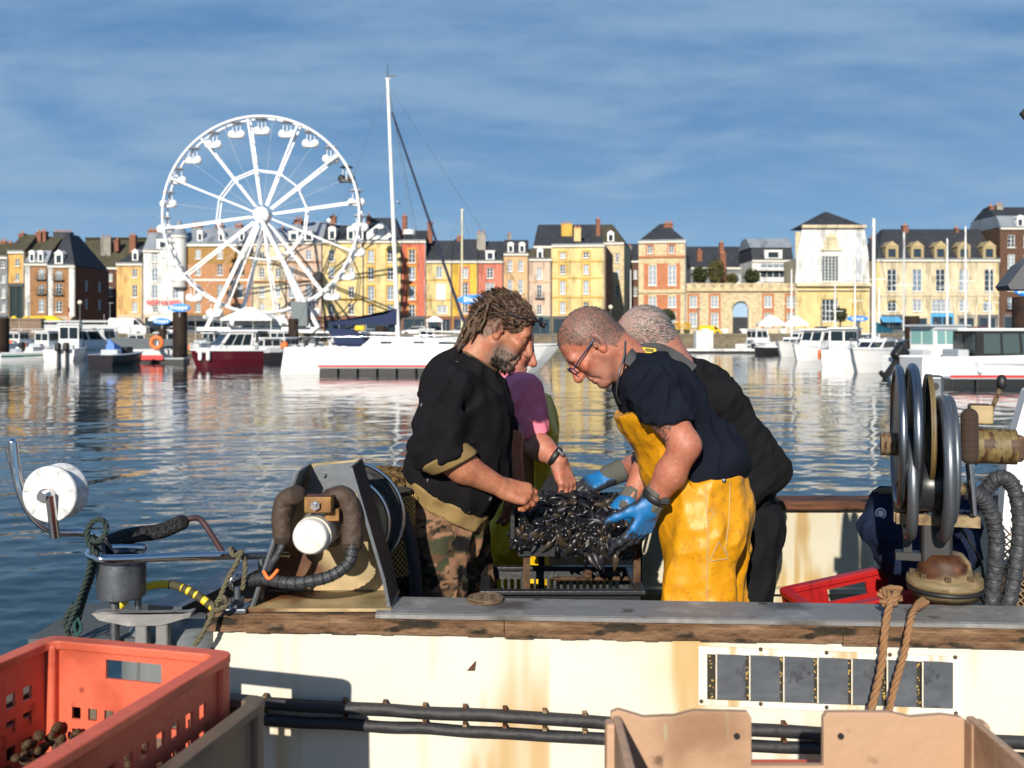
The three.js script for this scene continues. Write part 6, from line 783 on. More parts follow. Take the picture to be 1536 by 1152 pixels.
// ---------- signed distance modelling for bodies and cloth ----------
const smin = (a, b, k) => { const h = Math.max(k - Math.abs(a - b), 0) / k; return Math.min(a, b) - h * h * k * 0.25; }, smax = (a, b, k) => -smin(-a, -b, k);
class Sdf {
  constructor(k = 0.02) { this.k = k; this.l = []; this.lo = V(9, 9, 9).multiplyScalar(9); this.hi = this.lo.clone().negate(); }
  grow(p, r) { this.lo.min(p.clone().subScalar(r)); this.hi.max(p.clone().addScalar(r)); }
  cap(a, b, r1, r2 = r1, k = this.k) { // tapered capsule
    const ax = a.x, ay = a.y, az = a.z, bx_ = b.x - ax, by = b.y - ay, bz = b.z - az, il = 1 / Math.max(1e-9, bx_ * bx_ + by * by + bz * bz);
    this.l.push([(x, y, z) => { const px = x - ax, py = y - ay, pz = z - az, t = clamp((px * bx_ + py * by + pz * bz) * il, 0, 1), dx = px - bx_ * t, dy = py - by * t, dz = pz - bz * t; return Math.sqrt(dx * dx + dy * dy + dz * dz) - (r1 + (r2 - r1) * t); }, k, 0]); this.grow(a, r1); this.grow(b, r2); return this;
  }
  ell(c, r, k = this.k, q = null, op = 0) { // ellipsoid, optionally turned by quaternion q
    const m = q ? new THREE.Matrix4().makeRotationFromQuaternion(q).transpose().elements : null, R = Math.max(r.x, r.y, r.z);
    this.l.push([(x, y, z) => { x -= c.x; y -= c.y; z -= c.z; if (m) { const X = m[0] * x + m[4] * y + m[8] * z, Y = m[1] * x + m[5] * y + m[9] * z; z = m[2] * x + m[6] * y + m[10] * z; x = X; y = Y; } const ux = x / r.x, uy = y / r.y, uz = z / r.z, k0 = Math.sqrt(ux * ux + uy * uy + uz * uz); if (k0 < 1e-6) return -Math.min(r.x, r.y, r.z); const vx = ux / r.x, vy = uy / r.y, vz = uz / r.z; return k0 * (k0 - 1) / Math.sqrt(vx * vx + vy * vy + vz * vz); }, k, op]); if (!op) this.grow(c, R); return this;
  }
  fn(f, k, op) { this.l.push([f, k, op]); return this; }               // op 1 = carve, 2 = keep inside
  sub(c, r, k = this.k) { return this.ell(c, typeof r === 'number' ? V(r, r, r) : r, k, null, 1); }
  ev(x, y, z) { let d = 1e3; for (const [f, k, op] of this.l) { const e = f(x, y, z); d = op === 0 ? smin(d, e, k) : op === 1 ? smax(d, -e, k) : smax(d, e, k); } return d; }
  mesh(h, color, o = {}) { const m = o.margin ?? 0.03; return surfaceNet((x, y, z) => this.ev(x, y, z), o.lo ?? this.lo.clone().subScalar(m), o.hi ?? this.hi.clone().addScalar(m), h, color); }
}
function surfaceNet(f, lo, hi, h, color) {
  const nx = Math.ceil((hi.x - lo.x) / h) + 2, ny = Math.ceil((hi.y - lo.y) / h) + 2, nz = Math.ceil((hi.z - lo.z) / h) + 2, B = 5, val = new Float32Array(nx * ny * nz), sxy = nx * ny;
  const reach = h * (B + 1) * 0.87 * 1.7 + 0.012;
  for (let k = 0; k < nz; k += B) for (let j = 0; j < ny; j += B) for (let i = 0; i < nx; i += B) {
    const c = f(lo.x + (i + (B - 1) / 2) * h, lo.y + (j + (B - 1) / 2) * h, lo.z + (k + (B - 1) / 2) * h), far = Math.abs(c) > reach;
    for (let kk = k; kk < Math.min(nz, k + B); kk++) for (let jj = j; jj < Math.min(ny, j + B); jj++) for (let ii = i; ii < Math.min(nx, i + B); ii++) val[ii + jj * nx + kk * sxy] = far ? c : f(lo.x + ii * h, lo.y + jj * h, lo.z + kk * h);
  }
  const id = new Int32Array(nx * ny * nz).fill(-1), pos = [], idx = [], E = [[0, 1], [0, 2], [0, 4], [1, 3], [1, 5], [2, 3], [2, 6], [3, 7], [4, 5], [4, 6], [5, 7], [6, 7]], v = new Float32Array(8);
  for (let k = 0; k < nz - 1; k++) for (let j = 0; j < ny - 1; j++) for (let i = 0; i < nx - 1; i++) {
    const o = i + j * nx + k * sxy; let m = 0; for (let q = 0; q < 8; q++) { v[q] = val[o + (q & 1) + ((q >> 1) & 1) * nx + (q >> 2) * sxy]; if (v[q] < 0) m |= 1 << q; }
    if (m === 0 || m === 255) continue; let x = 0, y = 0, z = 0, n = 0;
    for (const [a, b] of E) if ((v[a] < 0) !== (v[b] < 0)) { const t = v[a] / (v[a] - v[b]); x += mix(a & 1, b & 1, t); y += mix((a >> 1) & 1, (b >> 1) & 1, t); z += mix(a >> 2, b >> 2, t); n++; }
    id[o] = pos.length / 3; pos.push(lo.x + (i + x / n) * h, lo.y + (j + y / n) * h, lo.z + (k + z / n) * h);
  }
  const quad = (a, b, c, d, flip) => { if (a < 0 || b < 0 || c < 0 || d < 0) return; if (flip) idx.push(a, c, b, a, d, c); else idx.push(a, b, c, a, c, d); };
  for (let k = 1; k < nz - 1; k++) for (let j = 1; j < ny - 1; j++) for (let i = 1; i < nx - 1; i++) {
    const o = i + j * nx + k * sxy, s = val[o] < 0;
    if (s !== val[o + 1] < 0) quad(id[o - nx - sxy], id[o - sxy], id[o], id[o - nx], !s);
    if (s !== val[o + nx] < 0) quad(id[o - 1 - sxy], id[o - sxy], id[o], id[o - 1], s);
    if (s !== val[o + sxy] < 0) quad(id[o - 1 - nx], id[o - nx], id[o], id[o - 1], !s);
  }
  const n = pos.length / 3, nor = new Float32Array(n * 3), uv = new Float32Array(n * 2), col = color ? new Float32Array(n * 3) : null, e = h * 0.6;
  for (let i = 0; i < n; i++) {
    const x = pos[i * 3], y = pos[i * 3 + 1], z = pos[i * 3 + 2]; let a = f(x + e, y, z) - f(x - e, y, z), b = f(x, y + e, z) - f(x, y - e, z), c = f(x, y, z + e) - f(x, y, z - e); const L = Math.hypot(a, b, c) || 1; a /= L; b /= L; c /= L;
    nor[i * 3] = a; nor[i * 3 + 1] = b; nor[i * 3 + 2] = c; uv[i * 2] = x + z * 0.7; uv[i * 2 + 1] = y + z * 0.25; if (col) { const q = color(x, y, z, a, b, c); col[i * 3] = q[0]; col[i * 3 + 1] = q[1]; col[i * 3 + 2] = q[2]; }
  }
  const g = new THREE.BufferGeometry(); g.setAttribute('position', new THREE.Float32BufferAttribute(pos, 3)); g.setAttribute('normal', new THREE.BufferAttribute(nor, 3)); g.setAttribute('uv', new THREE.BufferAttribute(uv, 2)); if (col) g.setAttribute('color', new THREE.BufferAttribute(col, 3)); g.setIndex(idx); return g;
}
const lerpc = (a, b, t) => [mix(a[0], b[0], t), mix(a[1], b[1], t), mix(a[2], b[2], t)];
const fbm3 = (x, y, z, f) => n3(x * f, y * f, z * f) * 0.6 + n3(x * f * 2.1, y * f * 2.1, z * f * 2.1) * 0.3 + n3(x * f * 4.3, y * f * 4.3, z * f * 4.3) * 0.15;
// ---------- heads ----------
// local frame: +y crown, +z face, +x the figure's left; returns {frame, mesh, f}
function headFrame(c, fwd, up, k = 1) { const z = fwd.clone().normalize(), x = up.clone().cross(z).normalize(), y = z.clone().cross(x); return new THREE.Matrix4().makeBasis(x.multiplyScalar(k), y.multiplyScalar(k), z.multiplyScalar(k)).setPosition(c); }
function headSdf(o = {}) {
  const S = new Sdf(0.018), w = o.wide ?? 1;
  S.ell(V(0, 0.032, -0.014), V(0.0775 * w, 0.086, 0.099)); S.ell(V(0, -0.042, 0.034), V(0.061 * w, 0.074, 0.061), 0.03);
  for (const s of [1, -1]) { S.cap(V(0.055 * s * w, -0.055, 0.0), V(0.018 * s, -0.108, 0.062), 0.024, 0.018, 0.02); S.ell(V(0.043 * s, -0.026, 0.066), V(0.024, 0.021, 0.022), 0.02); }
  S.ell(V(0, -0.108, 0.075), V(0.024, 0.018, 0.02), 0.02); S.cap(V(-0.036, 0.02, 0.075), V(0.036, 0.02, 0.075), 0.0155, 0.0155, 0.018);
  for (const s of [1, -1]) S.sub(V(0.032 * s, -0.003, 0.099), V(0.02, 0.014, 0.02), 0.014);
  for (const s of [1, -1]) { S.ell(V(0.032 * s, -0.003, 0.0755), V(0.0135, 0.0135, 0.0135), 0.004); S.ell(V(0.032 * s, 0.003, 0.0765), V(0.0155, 0.0105, 0.0135), 0.004); S.ell(V(0.032 * s, -0.0145, 0.079), V(0.016, 0.006, 0.009), 0.01); }
  S.cap(V(0, 0.010, 0.090), V(0, -0.034, 0.116), 0.0085, 0.0135, 0.012); S.ell(V(0, -0.040, 0.110), V(0.013, 0.010, 0.012), 0.01); for (const s of [1, -1]) { S.ell(V(0.0125 * s, -0.041, 0.101), V(0.0085, 0.009, 0.012), 0.007); S.sub(V(0.006 * s, -0.049, 0.107), V(0.0035, 0.004, 0.005), 0.004); }
  S.ell(V(0, -0.068, 0.086), V(0.026, 0.008, 0.012), 0.01); S.ell(V(0, -0.083, 0.085), V(0.022, 0.0085, 0.012), 0.01); S.fn((x, y, z) => { const d = Math.hypot(y + 0.0755 + x * x * 6, z - 0.1) - 0.004; return Math.max(d, Math.abs(x) - 0.024); }, 0.005, 1);
  for (const s of [1, -1]) { const q = new THREE.Quaternion().setFromEuler(new THREE.Euler(-0.18, s * -0.45, 0)); S.ell(V(0.081 * s * w, -0.008, -0.012), V(0.0075, 0.034, 0.021), 0.006, q); S.ell(V(0.088 * s * w, -0.004, -0.004), V(0.008, 0.020, 0.011), 0.005, q, 1); S.ell(V(0.0835 * s * w, -0.010, 0.004), V(0.006, 0.009, 0.006), 0.004); S.ell(V(0.080 * s * w, -0.036, -0.002), V(0.007, 0.011, 0.009), 0.006); }
  for (const s of [1, -1]) { // age: folds beside the mouth, hollow cheeks, pouches and lines at the eyes
    S.fn((x, y, z) => { const ax = V(0.019 * s, -0.045, 0.100), b = V(0.033 * s, -0.088, 0.078), d = b.clone().sub(ax), p = V(x, y, z).sub(ax), t = clamp(p.dot(d) / d.lengthSq(), 0, 1); return p.addScaledVector(d, -t).length() - 0.0032; }, 0.009, 1);
    S.sub(V(0.072 * s, -0.062, 0.052), V(0.014, 0.026, 0.022), 0.03); S.sub(V(0.079 * s, 0.02, 0.055), V(0.012, 0.022, 0.016), 0.025);
  }
  S.detail = (x, y, z) => { if (z < 0.0) return 0.0006 * n3(x * 60, y * 60, z * 60); let d = 0.0011 * n3(x * 48, y * 48, z * 48) + 0.0005 * n3(x * 130, y * 130, z * 130); if (y > 0.034 && y < 0.078 && z > 0.045) d += 0.0011 * sstep(0.1, 1, Math.sin((y + 0.006 * Math.sin(x * 38 + 1)) * 560)) * sstep(0.034, 0.042, y) * sstep(0.078, 0.07, y); const ex = Math.abs(x); if (ex > 0.048 && z > 0.03 && Math.abs(y) < 0.02) d += 0.0009 * sstep(0.2, 1, Math.sin(y * 700 + ex * 300)); if (y < -0.05 && z < 0.06) d += 0.0008 * sstep(0.2, 1, Math.sin(y * 420 + z * 500)); return d; };
  return S;
}
function skinTone(base, x, y, z, red = 0) { const n = fbm3(x, y, z, 38) * 0.16 + n3(x * 170, y * 170, z * 170) * 0.10; const r = red + 0.75 * sstep(-0.05, 0.6, fbm3(x + 3, y, z, 20)) - 0.2; const fk = sstep(0.62, 0.8, n3(x * 95 + 7, y * 95, z * 95)) * 0.3; return [base[0] * (1 + n - 0.6 * fk), base[1] * (1 + n - 0.24 * r - fk), base[2] * (1 + n - 0.28 * r - fk)]; }
M.skin = std({ vertexColors: true, roughness: 0.52, bumpMap: rep(T.grain, 0.05), bumpScale: 0.0006 });
// short hairs and locks standing on a head: pick surface points by direction, keep those inside the mask
function strands(S, n, mask, dir, len, rad, colr, center = V(0, 0.02, -0.01)) {
  const pos = [], nor = [], col = [];
  for (let i = 0; i < n; i++) {
    const u = V(rr(-1, 1), rr(-1, 1), rr(-1, 1)); if (u.length() > 1 || u.length() < 0.1) continue; u.normalize(); let t = 0.03; for (let k = 0; k < 24; k++) t += Math.max(-0.01, S.ev(center.x + u.x * t, center.y + u.y * t, center.z + u.z * t)) * 0.8;
    const p = u.clone().multiplyScalar(t).add(center); if (!(mask(p) > rnd())) continue;
    const e = 0.004, g = V(S.ev(p.x + e, p.y, p.z) - S.ev(p.x - e, p.y, p.z), S.ev(p.x, p.y + e, p.z) - S.ev(p.x, p.y - e, p.z), S.ev(p.x, p.y, p.z + e) - S.ev(p.x, p.y, p.z - e)).normalize();
    const d = dir(p, g).normalize(), L = len(p) * rr(0.7, 1.25), a = d.clone().cross(g.clone().add(V(0.01, 0.02, 0.013))).normalize(), b = d.clone().cross(a), r = rad * rr(0.7, 1.3), c = colr(p), k = rr(0.7, 1.3);
    const base = [0, 1, 2].map((q) => p.clone().addScaledVector(a, Math.cos(q * 2.09) * r).addScaledVector(b, Math.sin(q * 2.09) * r).addScaledVector(g, -0.002)), mid = base.map((q) => q.clone().addScaledVector(d, L * 0.55).addScaledVector(g, -0.12 * L)), tip = p.clone().addScaledVector(d, L).addScaledVector(g, -0.32 * L);
    const tri = (...vs) => { for (const w of vs) { pos.push(w.x, w.y, w.z); const o = w.clone().sub(p); o.addScaledVector(d, -o.dot(d)).addScaledVector(g, 0.003).normalize(); nor.push(o.x, o.y, o.z); col.push(c[0] * k, c[1] * k, c[2] * k); } };
    for (let q = 0; q < 3; q++) { const w = (q + 1) % 3; tri(base[q], base[w], mid[w]); tri(base[q], mid[w], mid[q]); tri(mid[q], mid[w], tip); }
  }
  const g = new THREE.BufferGeometry(); g.setAttribute('position', new THREE.Float32BufferAttribute(pos, 3)); g.setAttribute('normal', new THREE.Float32BufferAttribute(nor, 3)); g.setAttribute('color', new THREE.Float32BufferAttribute(col, 3)); g.setAttribute('uv', new THREE.Float32BufferAttribute(new Float32Array(pos.length / 3 * 2), 2)); return g;
}
M.hair = std({ vertexColors: true, roughness: 0.6 });
const hairLine = (p) => { const z = p.z; const hy = z > 0.055 ? 0.075 : z > 0.012 ? mix(0.0, 0.075, (z - 0.012) / 0.043) : z > -0.03 ? mix(-0.05, 0.0, (z + 0.03) / 0.042) : -0.062; return sstep(hy - 0.006, hy + 0.008, p.y); };
// ---------- hands ----------
// frame at the wrist: +y along the fingers, +z back of the hand; side = +1 thumb at +x. curls per finger, spread, thumb pose
function handSdf(S, wr, dir, back, side, o = {}) {
  const Y = dir.clone().normalize(), X = Y.clone().cross(back).normalize(), Z = X.clone().cross(Y).normalize(), sc = o.scale ?? 1, fat = o.fat ?? 0, at = (x, y, z) => wr.clone().addScaledVector(X, x * side * sc).addScaledVector(Y, y * sc).addScaledVector(Z, z * sc);
  const cu = o.curl ?? [0.5, 0.55, 0.6, 0.65], sp = o.spread ?? 0.09;
  const fx = [0.029, 0.0095, -0.010, -0.028], fy = [0.088, 0.094, 0.089, 0.079], ln = [0.072, 0.080, 0.074, 0.058], rd = [0.0095, 0.0098, 0.0093, 0.0082];
  for (let i = 0; i < 4; i++) { S.cap(at(fx[i] * 0.55, 0.008, 0), at(fx[i], fy[i], 0.002), 0.0155 + fat, 0.0125 + fat, 0.012); }
  S.cap(at(0.020, 0.015, -0.008), at(0.030, 0.045, -0.012), 0.016 + fat, 0.014 + fat, 0.014); S.cap(at(-0.022, 0.02, -0.006), at(-0.026, 0.06, -0.004), 0.013 + fat, 0.012 + fat, 0.012);
  const tips = [];
  for (let i = 0; i < 4; i++) {
    let p = at(fx[i], fy[i], 0.002), a = 0; const lat = (1.5 - i) * sp; const seg = [0.46, 0.30, 0.24], bend = [cu[i] * 0.9, cu[i] * 1.1, cu[i] * 0.7];
    for (let k = 0; k < 3; k++) { a += bend[k]; const d = Y.clone().multiplyScalar(Math.cos(a)).addScaledVector(Z, -Math.sin(a)).addScaledVector(X, side * lat * Math.cos(a)).normalize(), q = p.clone().addScaledVector(d, ln[i] * seg[k] * sc); const r = (rd[i] + fat) * sc; S.cap(p, q, r * (1 - k * 0.08), r * (0.94 - k * 0.08), k === 0 ? 0.006 : 0.004); if (k) S.ell(p, V(r * 1.04, r * 1.04, r * 1.04), 0.003); p = q; } tips.push(p);
  }
  const th = o.thumb ?? [0.75, 0.35]; let p = at(0.026, 0.028, -0.010); const dirs = [[Math.sin(th[0]) * 0.9, Math.cos(th[0]), -0.42 - th[1] * 0.3], [Math.sin(th[0] - th[1] * 0.8), Math.cos(th[0] - th[1] * 0.8), -0.45 - th[1]], [Math.sin(th[0] - th[1] * 1.6), Math.cos(th[0] - th[1] * 1.6), -0.4 - th[1]]], tl = [0.040, 0.033, 0.027];
  dirs.forEach((d, k) => { const v = V(0, 0, 0).addScaledVector(X, d[0] * side).addScaledVector(Y, d[1]).addScaledVector(Z, d[2]).normalize(), q = p.clone().addScaledVector(v, tl[k] * sc); S.cap(p, q, (0.0145 - k * 0.0022 + fat) * sc, (0.0125 - k * 0.0020 + fat) * sc, k ? 0.004 : 0.012); p = q; }); tips.push(p);
  return { X, Y, Z, tips, at };
}
// ---------- cloth ----------
function folds(amp, f, axis = V(0.3, 1, 0.2), f2 = 1) { const a = axis.clone().normalize(), t = a.clone().cross(V(0.31, 0.2, 0.93)).normalize(), b = a.clone().cross(t); return (x, y, z) => { const u = x * a.x + y * a.y + z * a.z, v = x * t.x + y * t.y + z * t.z, w = x * b.x + y * b.y + z * b.z, q = n3(u * f * 0.33, v * f * f2, w * f * f2 + 4), r = n3(u * f * 0.7 + 9, v * f * 2.0 * f2, w * f * 2.0 * f2); return -amp * ((1 - Math.abs(q) * 2.2) * 0.7 - 0.18 + r * 0.35); }; }
M.cloth = new THREE.MeshPhysicalMaterial({ vertexColors: true, roughness: 0.95, specularIntensity: 0.25, bumpMap: rep(T.weave, 0.06), bumpScale: 0.0016 });
M.oilskin = std({ vertexColors: true, roughness: 0.48, bumpMap: rep(T.lumps, 0.16), bumpScale: 0.0022 });
const planeCut = (p, n) => { const m = n.clone().normalize(), d = m.dot(p); return (x, y, z) => x * m.x + y * m.y + z * m.z - d; };  // keeps the side the normal points away from
// ---------- the four men ----------
const hit = (S, px, py, lift = 0) => { const d = V((px - CX) / F, -(py - HY) / F, -1), L = d.length(); d.divideScalar(L); let t = 2.3; for (let i = 0; i < 160 && t < 5; i++) { const p = d.clone().multiplyScalar(t); p.y += CH; const e = S.ev(p.x, p.y, p.z); if (e < 0.0008) break; t += Math.max(0.001, e * 0.6); } return d.multiplyScalar(t - lift).add(V(0, CH, 0)); };
const person = (label, p, group) => thing('person', label, 'person', [p.x, DECK, p.z], 0, group);
function buildHead(o) { // returns geometry in world coordinates, and the frame
  const fr = headFrame(o.c, o.fwd, o.up, o.scale ?? 1), inv = fr.clone().invert(), S = headSdf(o), nb = o.neck.clone().applyMatrix4(inv);
  S.cap(V(0, -0.055, -0.025), nb, 0.060, 0.068, 0.035); S.cap(V(0, 0.0, -0.05), nb.clone().add(V(0, 0, -0.02)), 0.055, 0.062, 0.04);
  const lo = V(-0.11, -0.145, -0.135).min(nb.clone().subScalar(0.08)), hi = V(0.11, 0.135, 0.14).max(nb.clone().addScalar(0.05));
  const g = S.mesh(0.0032, o.color, { lo, hi }).applyMatrix4(fr); return { g, S, fr, inv };
}
const faceColor = (base, o) => (x, y, z) => {
  const p = V(x, y, z); let c = skinTone(base, x, y, z, 0.25 + 0.5 * sstep(0.09, 0.125, z) + 0.5 * sstep(0.066, 0.09, Math.abs(x)) + 0.25 * sstep(0.03, 0.06, Math.abs(x)) * sstep(0.03, 0.08, z));
  const lip = Math.hypot(x / 0.024, (y + 0.0755) / 0.013); if (z > 0.07 && lip < 1) c = lerpc(c, [base[0] * 0.62, base[1] * 0.38, base[2] * 0.40], 0.7 * (1 - sstep(0.6, 1, lip)));
  for (const s of [1, -1]) { const ex = x - 0.032 * s; const b = Math.hypot(ex / 0.022, (y - 0.024 - 0.08 * ex * -s) / 0.0058); if (z > 0.05 && b < 1.2) c = lerpc(c, o.brow, 0.75 * (1 - sstep(0.6, 1.2, b)) * (0.6 + 0.4 * n3(x * 400, y * 400, 2))); const e = Math.hypot(ex / 0.0125, (y + 0.005) / 0.0042); if (z > 0.07 && e < 1) c = lerpc(c, Math.abs(ex) < 0.0055 ? [0.03, 0.025, 0.02] : [0.5, 0.45, 0.42], 0.85 * (1 - sstep(0.6, 1, e))); if (z > 0.06) { const f = Math.hypot(ex / 0.02, (y + 0.013) / 0.005); c = lerpc(c, [base[0] * 0.7, base[1] * 0.6, base[2] * 0.6], 0.4 * (1 - sstep(0.5, 1.3, f))); } }
  if (z > 0.05 && y > 0.03) { const wr = Math.sin((y + 0.004 * Math.sin(x * 40)) * 520); c = lerpc(c, [base[0] * 0.72, base[1] * 0.6, base[2] * 0.58], 0.22 * sstep(0.55, 1, wr)); }
  if (o.scalp) { const k = hairLine(p) * o.scalp[3] * (o.bald ? o.bald(p) : 1); c = lerpc(c, o.scalp, clamp(k * (0.75 + 0.35 * n3(x * 120, y * 120, z * 120)), 0, 1)); }
  if (o.beard) { const k = sstep(-0.03, -0.062, y + 0.25 * Math.max(0, 0.03 - z)) * sstep(-0.02, 0.02, z) + 0.8 * (1 - sstep(0.5, 1, Math.hypot(x / 0.03, (y + 0.057) / 0.008))) * (z > 0.07 ? 1 : 0); c = lerpc(c, o.beard, clamp(k, 0, 1) * o.beard[3] * (0.7 + 0.5 * n3(x * 260, y * 260, z * 260)) * (lip < 0.9 && z > 0.07 ? 0.2 : 1)); }
  return c;
};
const armDetail = (x, y, z) => { const v = n3(x * 26, y * 26, z * 26), w = n3(x * 70 + 3, y * 70, z * 70); return -0.0016 * sstep(0.16, 0.0, Math.abs(v)) + 0.0014 * n3(x * 14, y * 14, z * 14) + 0.0005 * w; };
const armColor = (base, o = {}) => (x, y, z) => { let c = skinTone(base, x, y, z, 0.35); const v = n3(x * 30 + 5, y * 12, z * 30); c = lerpc(c, [base[0] * 0.78, base[1] * 0.66, base[2] * 0.66], 0.35 * sstep(0.35, 0.75, v)); if (o.dark) { const k = o.dark(x, y, z); c = lerpc(c, [0.05, 0.055, 0.06], k); } return c; };
const A_ = (S) => { S.detail = armDetail; return S; };
function limb(S, pts, rs, k = 0.02) { for (let i = 0; i + 1 < pts.length; i++) S.cap(pts[i], pts[i + 1], rs[i], rs[i + 1], k); return S; }
const clothColor = (c, v = 0.1, speck = 0) => (x, y, z) => { const n = fbm3(x, y, z, 7) * v; if (speck && n3(x * 85, y * 85, z * 85) > speck) return [0.35, 0.34, 0.32]; return [c[0] * (1 + n), c[1] * (1 + n), c[2] * (1 + n)]; };
const zq = (a) => new THREE.Quaternion().setFromAxisAngle(V(0, 0, 1), a);
const bodyCore = (chest, pelvis, legs, q) => { const S = new Sdf(0.05); S.cap(chest, pelvis, 0.11, 0.10); for (const l of legs) limb(S, l, [0.07, 0.05, 0.04]); return S.mesh(0.02, () => [0.4, 0.2, 0.14]); };
function cup(name, S, h, mat, color, g, o) { return partW(name, S.mesh(h, color, o), mat, g); }
function boots(g, pts, mat) { for (const [p, dx] of pts) { const S = new Sdf(0.02); S.cap(V(p.x, DECK + 0.28, p.z), V(p.x, DECK + 0.06, p.z), 0.062, 0.05); S.cap(V(p.x - dx * 0.03, DECK + 0.05, p.z), V(p.x + dx * 0.16, DECK + 0.045, p.z), 0.048, 0.042); S.fn(planeCut(V(0, DECK + 0.003, 0), V(0, -1, 0)), 0.003, 2); cup('boot', S, 0.012, mat, () => [0.02, 0.025, 0.02], g); } }
reseed(2024);
// --- man with dreadlocks ---
{
  const base = [0.37, 0.155, 0.085], nb = P(704, 556, 3.2), g = person('man with dreadlocks, dark sweatshirt and camouflage trousers picking over the mussels', P(680, 900, 3.2), 'men sorting mussels');
  const H = buildHead({ scale: 0.92, c: P(758, 494, 3.2), fwd: V(0.86, -0.49, 0.13), up: V(0.49, 0.87, 0), neck: nb, wide: 1.03, color: faceColor(base, { brow: [0.08, 0.06, 0.045], scalp: [0.05, 0.032, 0.02, 1], beard: [0.17, 0.15, 0.135, 0.8] }) });
  const sh0 = P(670, 592, 3.02), el0 = P(653, 674, 2.97), mid0 = P(696, 702, 3.0), wr0 = P(750, 730, 3.03), sh1 = P(716, 590, 3.40), el1 = P(762, 655, 3.43), wr1 = P(773, 722, 3.40);
  const A = limb(new Sdf(0.02), [el0, mid0, wr0], [0.050, 0.046, 0.030]); const h0 = handSdf(A, wr0, V(0.93, -0.30, -0.12), V(0.18, 0.72, 0.66), -1, { curl: [0.62, 0.72, 0.82, 0.9], thumb: [0.5, 0.55], spread: 0.06, fat: 0.0015, scale: 0.97 });
  A.cap(el0, sh0, 0.05, 0.055);
  const B = limb(new Sdf(0.02), [sh1, el1, wr1], [0.055, 0.048, 0.030]); handSdf(B, wr1, V(-0.06, -0.98, 0.1), V(0.45, 0.05, 0.85), 1, { curl: [0.4, 0.45, 0.5, 0.55] });
  const legs = [[P(652, 800, 3.12), P(660, 945, 3.08), P(648, 1230, 3.1)], [P(690, 805, 3.32), P(712, 945, 3.3), P(704, 1190, 3.3)]];
  const body = mg([H.g, A_(A).mesh(0.0036, armColor(base)), B.mesh(0.0045, armColor(base)), bodyCore(P(698, 625, 3.2), P(668, 790, 3.22), legs)]); partW('body', body, M.skin, g);
  // sweatshirt
  const S = new Sdf(0.05), fo = folds(0.015, 7, V(0.35, 1, 0.1)), fo2 = folds(0.009, 15, V(0.5, 0.4, 0.7), 0.6);
  S.ell(P(700, 628, 3.2), V(0.150, 0.175, 0.205)); S.ell(P(686, 712, 3.2), V(0.166, 0.165, 0.195), 0.07); S.cap(sh0.clone().add(V(0.01, 0.01, -0.02)), sh1, 0.075, 0.075, 0.07); S.cap(P(684, 575, 3.2), P(706, 552, 3.2), 0.10, 0.082, 0.06); S.ell(P(662, 790, 3.21), V(0.14, 0.08, 0.18), 0.06);
  const sl = limb(new Sdf(0.03), [sh0, el0, P(694, 696, 2.995)], [0.080, 0.076, 0.066]); sl.fn(planeCut(P(672, 686, 2.98), V(0.45, -0.78, 0)), 0.006, 2);
  S.fn((x, y, z) => sl.ev(x, y, z) + fo2(x, y, z), 0.035, 0); const sl1 = limb(new Sdf(0.03), [sh1, P(752, 640, 3.425)], [0.078, 0.062]); S.fn((x, y, z) => sl1.ev(x, y, z), 0.035, 0); S.grow(el0, 0.09); S.grow(P(760, 645, 3.42), 0.08); S.grow(sh0, 0.1);
  const raw = S.ev.bind(S); const T1 = new Sdf(0.01); T1.lo = S.lo; T1.hi = S.hi; T1.fn((x, y, z) => raw(x, y, z) + fo(x, y, z), 0.01, 0); T1.fn(planeCut(P(664, 746, 3.2), V(-0.44, -0.9, 0.08)), 0.012, 2); { const np = nb.clone(), nd = P(735, 510, 3.2).sub(nb).normalize(); T1.fn(planeCut(P(712, 534, 3.2), V(0.55, 0.83, 0)), 0.01, 2); T1.fn((x, y, z) => { const p = V(x, y, z).sub(np), t = p.dot(nd); return p.addScaledVector(nd, -t).length() - 0.070 + (t < -0.02 ? 9 : 0); }, 0.006, 1); }
  cup('sweatshirt', T1, 0.0075, M.cloth, clothColor([0.0095, 0.0085, 0.0105], 0.3, 0.935), g);
  const U = new Sdf(0.05); U.ell(P(686, 712, 3.2), V(0.158, 0.16, 0.187)); U.ell(P(664, 785, 3.21), V(0.138, 0.10, 0.178), 0.06); const fu = folds(0.006, 10); const U2 = new Sdf(0.008); U2.lo = U.lo; U2.hi = U.hi; U2.fn((x, y, z) => U.ev(x, y, z) - 0.004 + fu(x, y, z), 0.01, 0); U2.fn(planeCut(P(655, 765, 3.2), V(-0.44, -0.9, 0.08)), 0.006, 2); U2.fn(planeCut(P(668, 735, 3.2), V(0.44, 0.9, 0)), 0.006, 2); cup('undershirt', U2, 0.008, M.cloth, clothColor([0.27, 0.185, 0.075], 0.2), g);
  const K = limb(new Sdf(0.01), [el0, P(690, 697, 2.99)], [0.074, 0.064]); K.fn(planeCut(P(682, 697, 2.985), V(0.4, -0.82, 0)), 0.005, 2); K.fn(planeCut(P(664, 680, 2.98), V(-0.45, 0.78, 0)), 0.005, 2); cup('undershirt_cuff', K, 0.005, M.cloth, clothColor([0.25, 0.17, 0.07], 0.2), g);
  const C2 = new Sdf(0.01); const nd2 = P(728, 520, 3.2).sub(nb).normalize(); C2.fn((x, y, z) => { const p = V(x, y, z).sub(P(717, 541, 3.2)), t = p.dot(V(0.5, 0.86, 0)); const r = p.addScaledVector(V(0.5, 0.86, 0), -t).length(); return Math.hypot(r - 0.069, t * 0.8) - 0.008; }, 0.01, 0); C2.grow(P(717, 541, 3.2), 0.1); cup('collar', C2, 0.005, M.cloth, clothColor([0.12, 0.08, 0.035], 0.2), g);
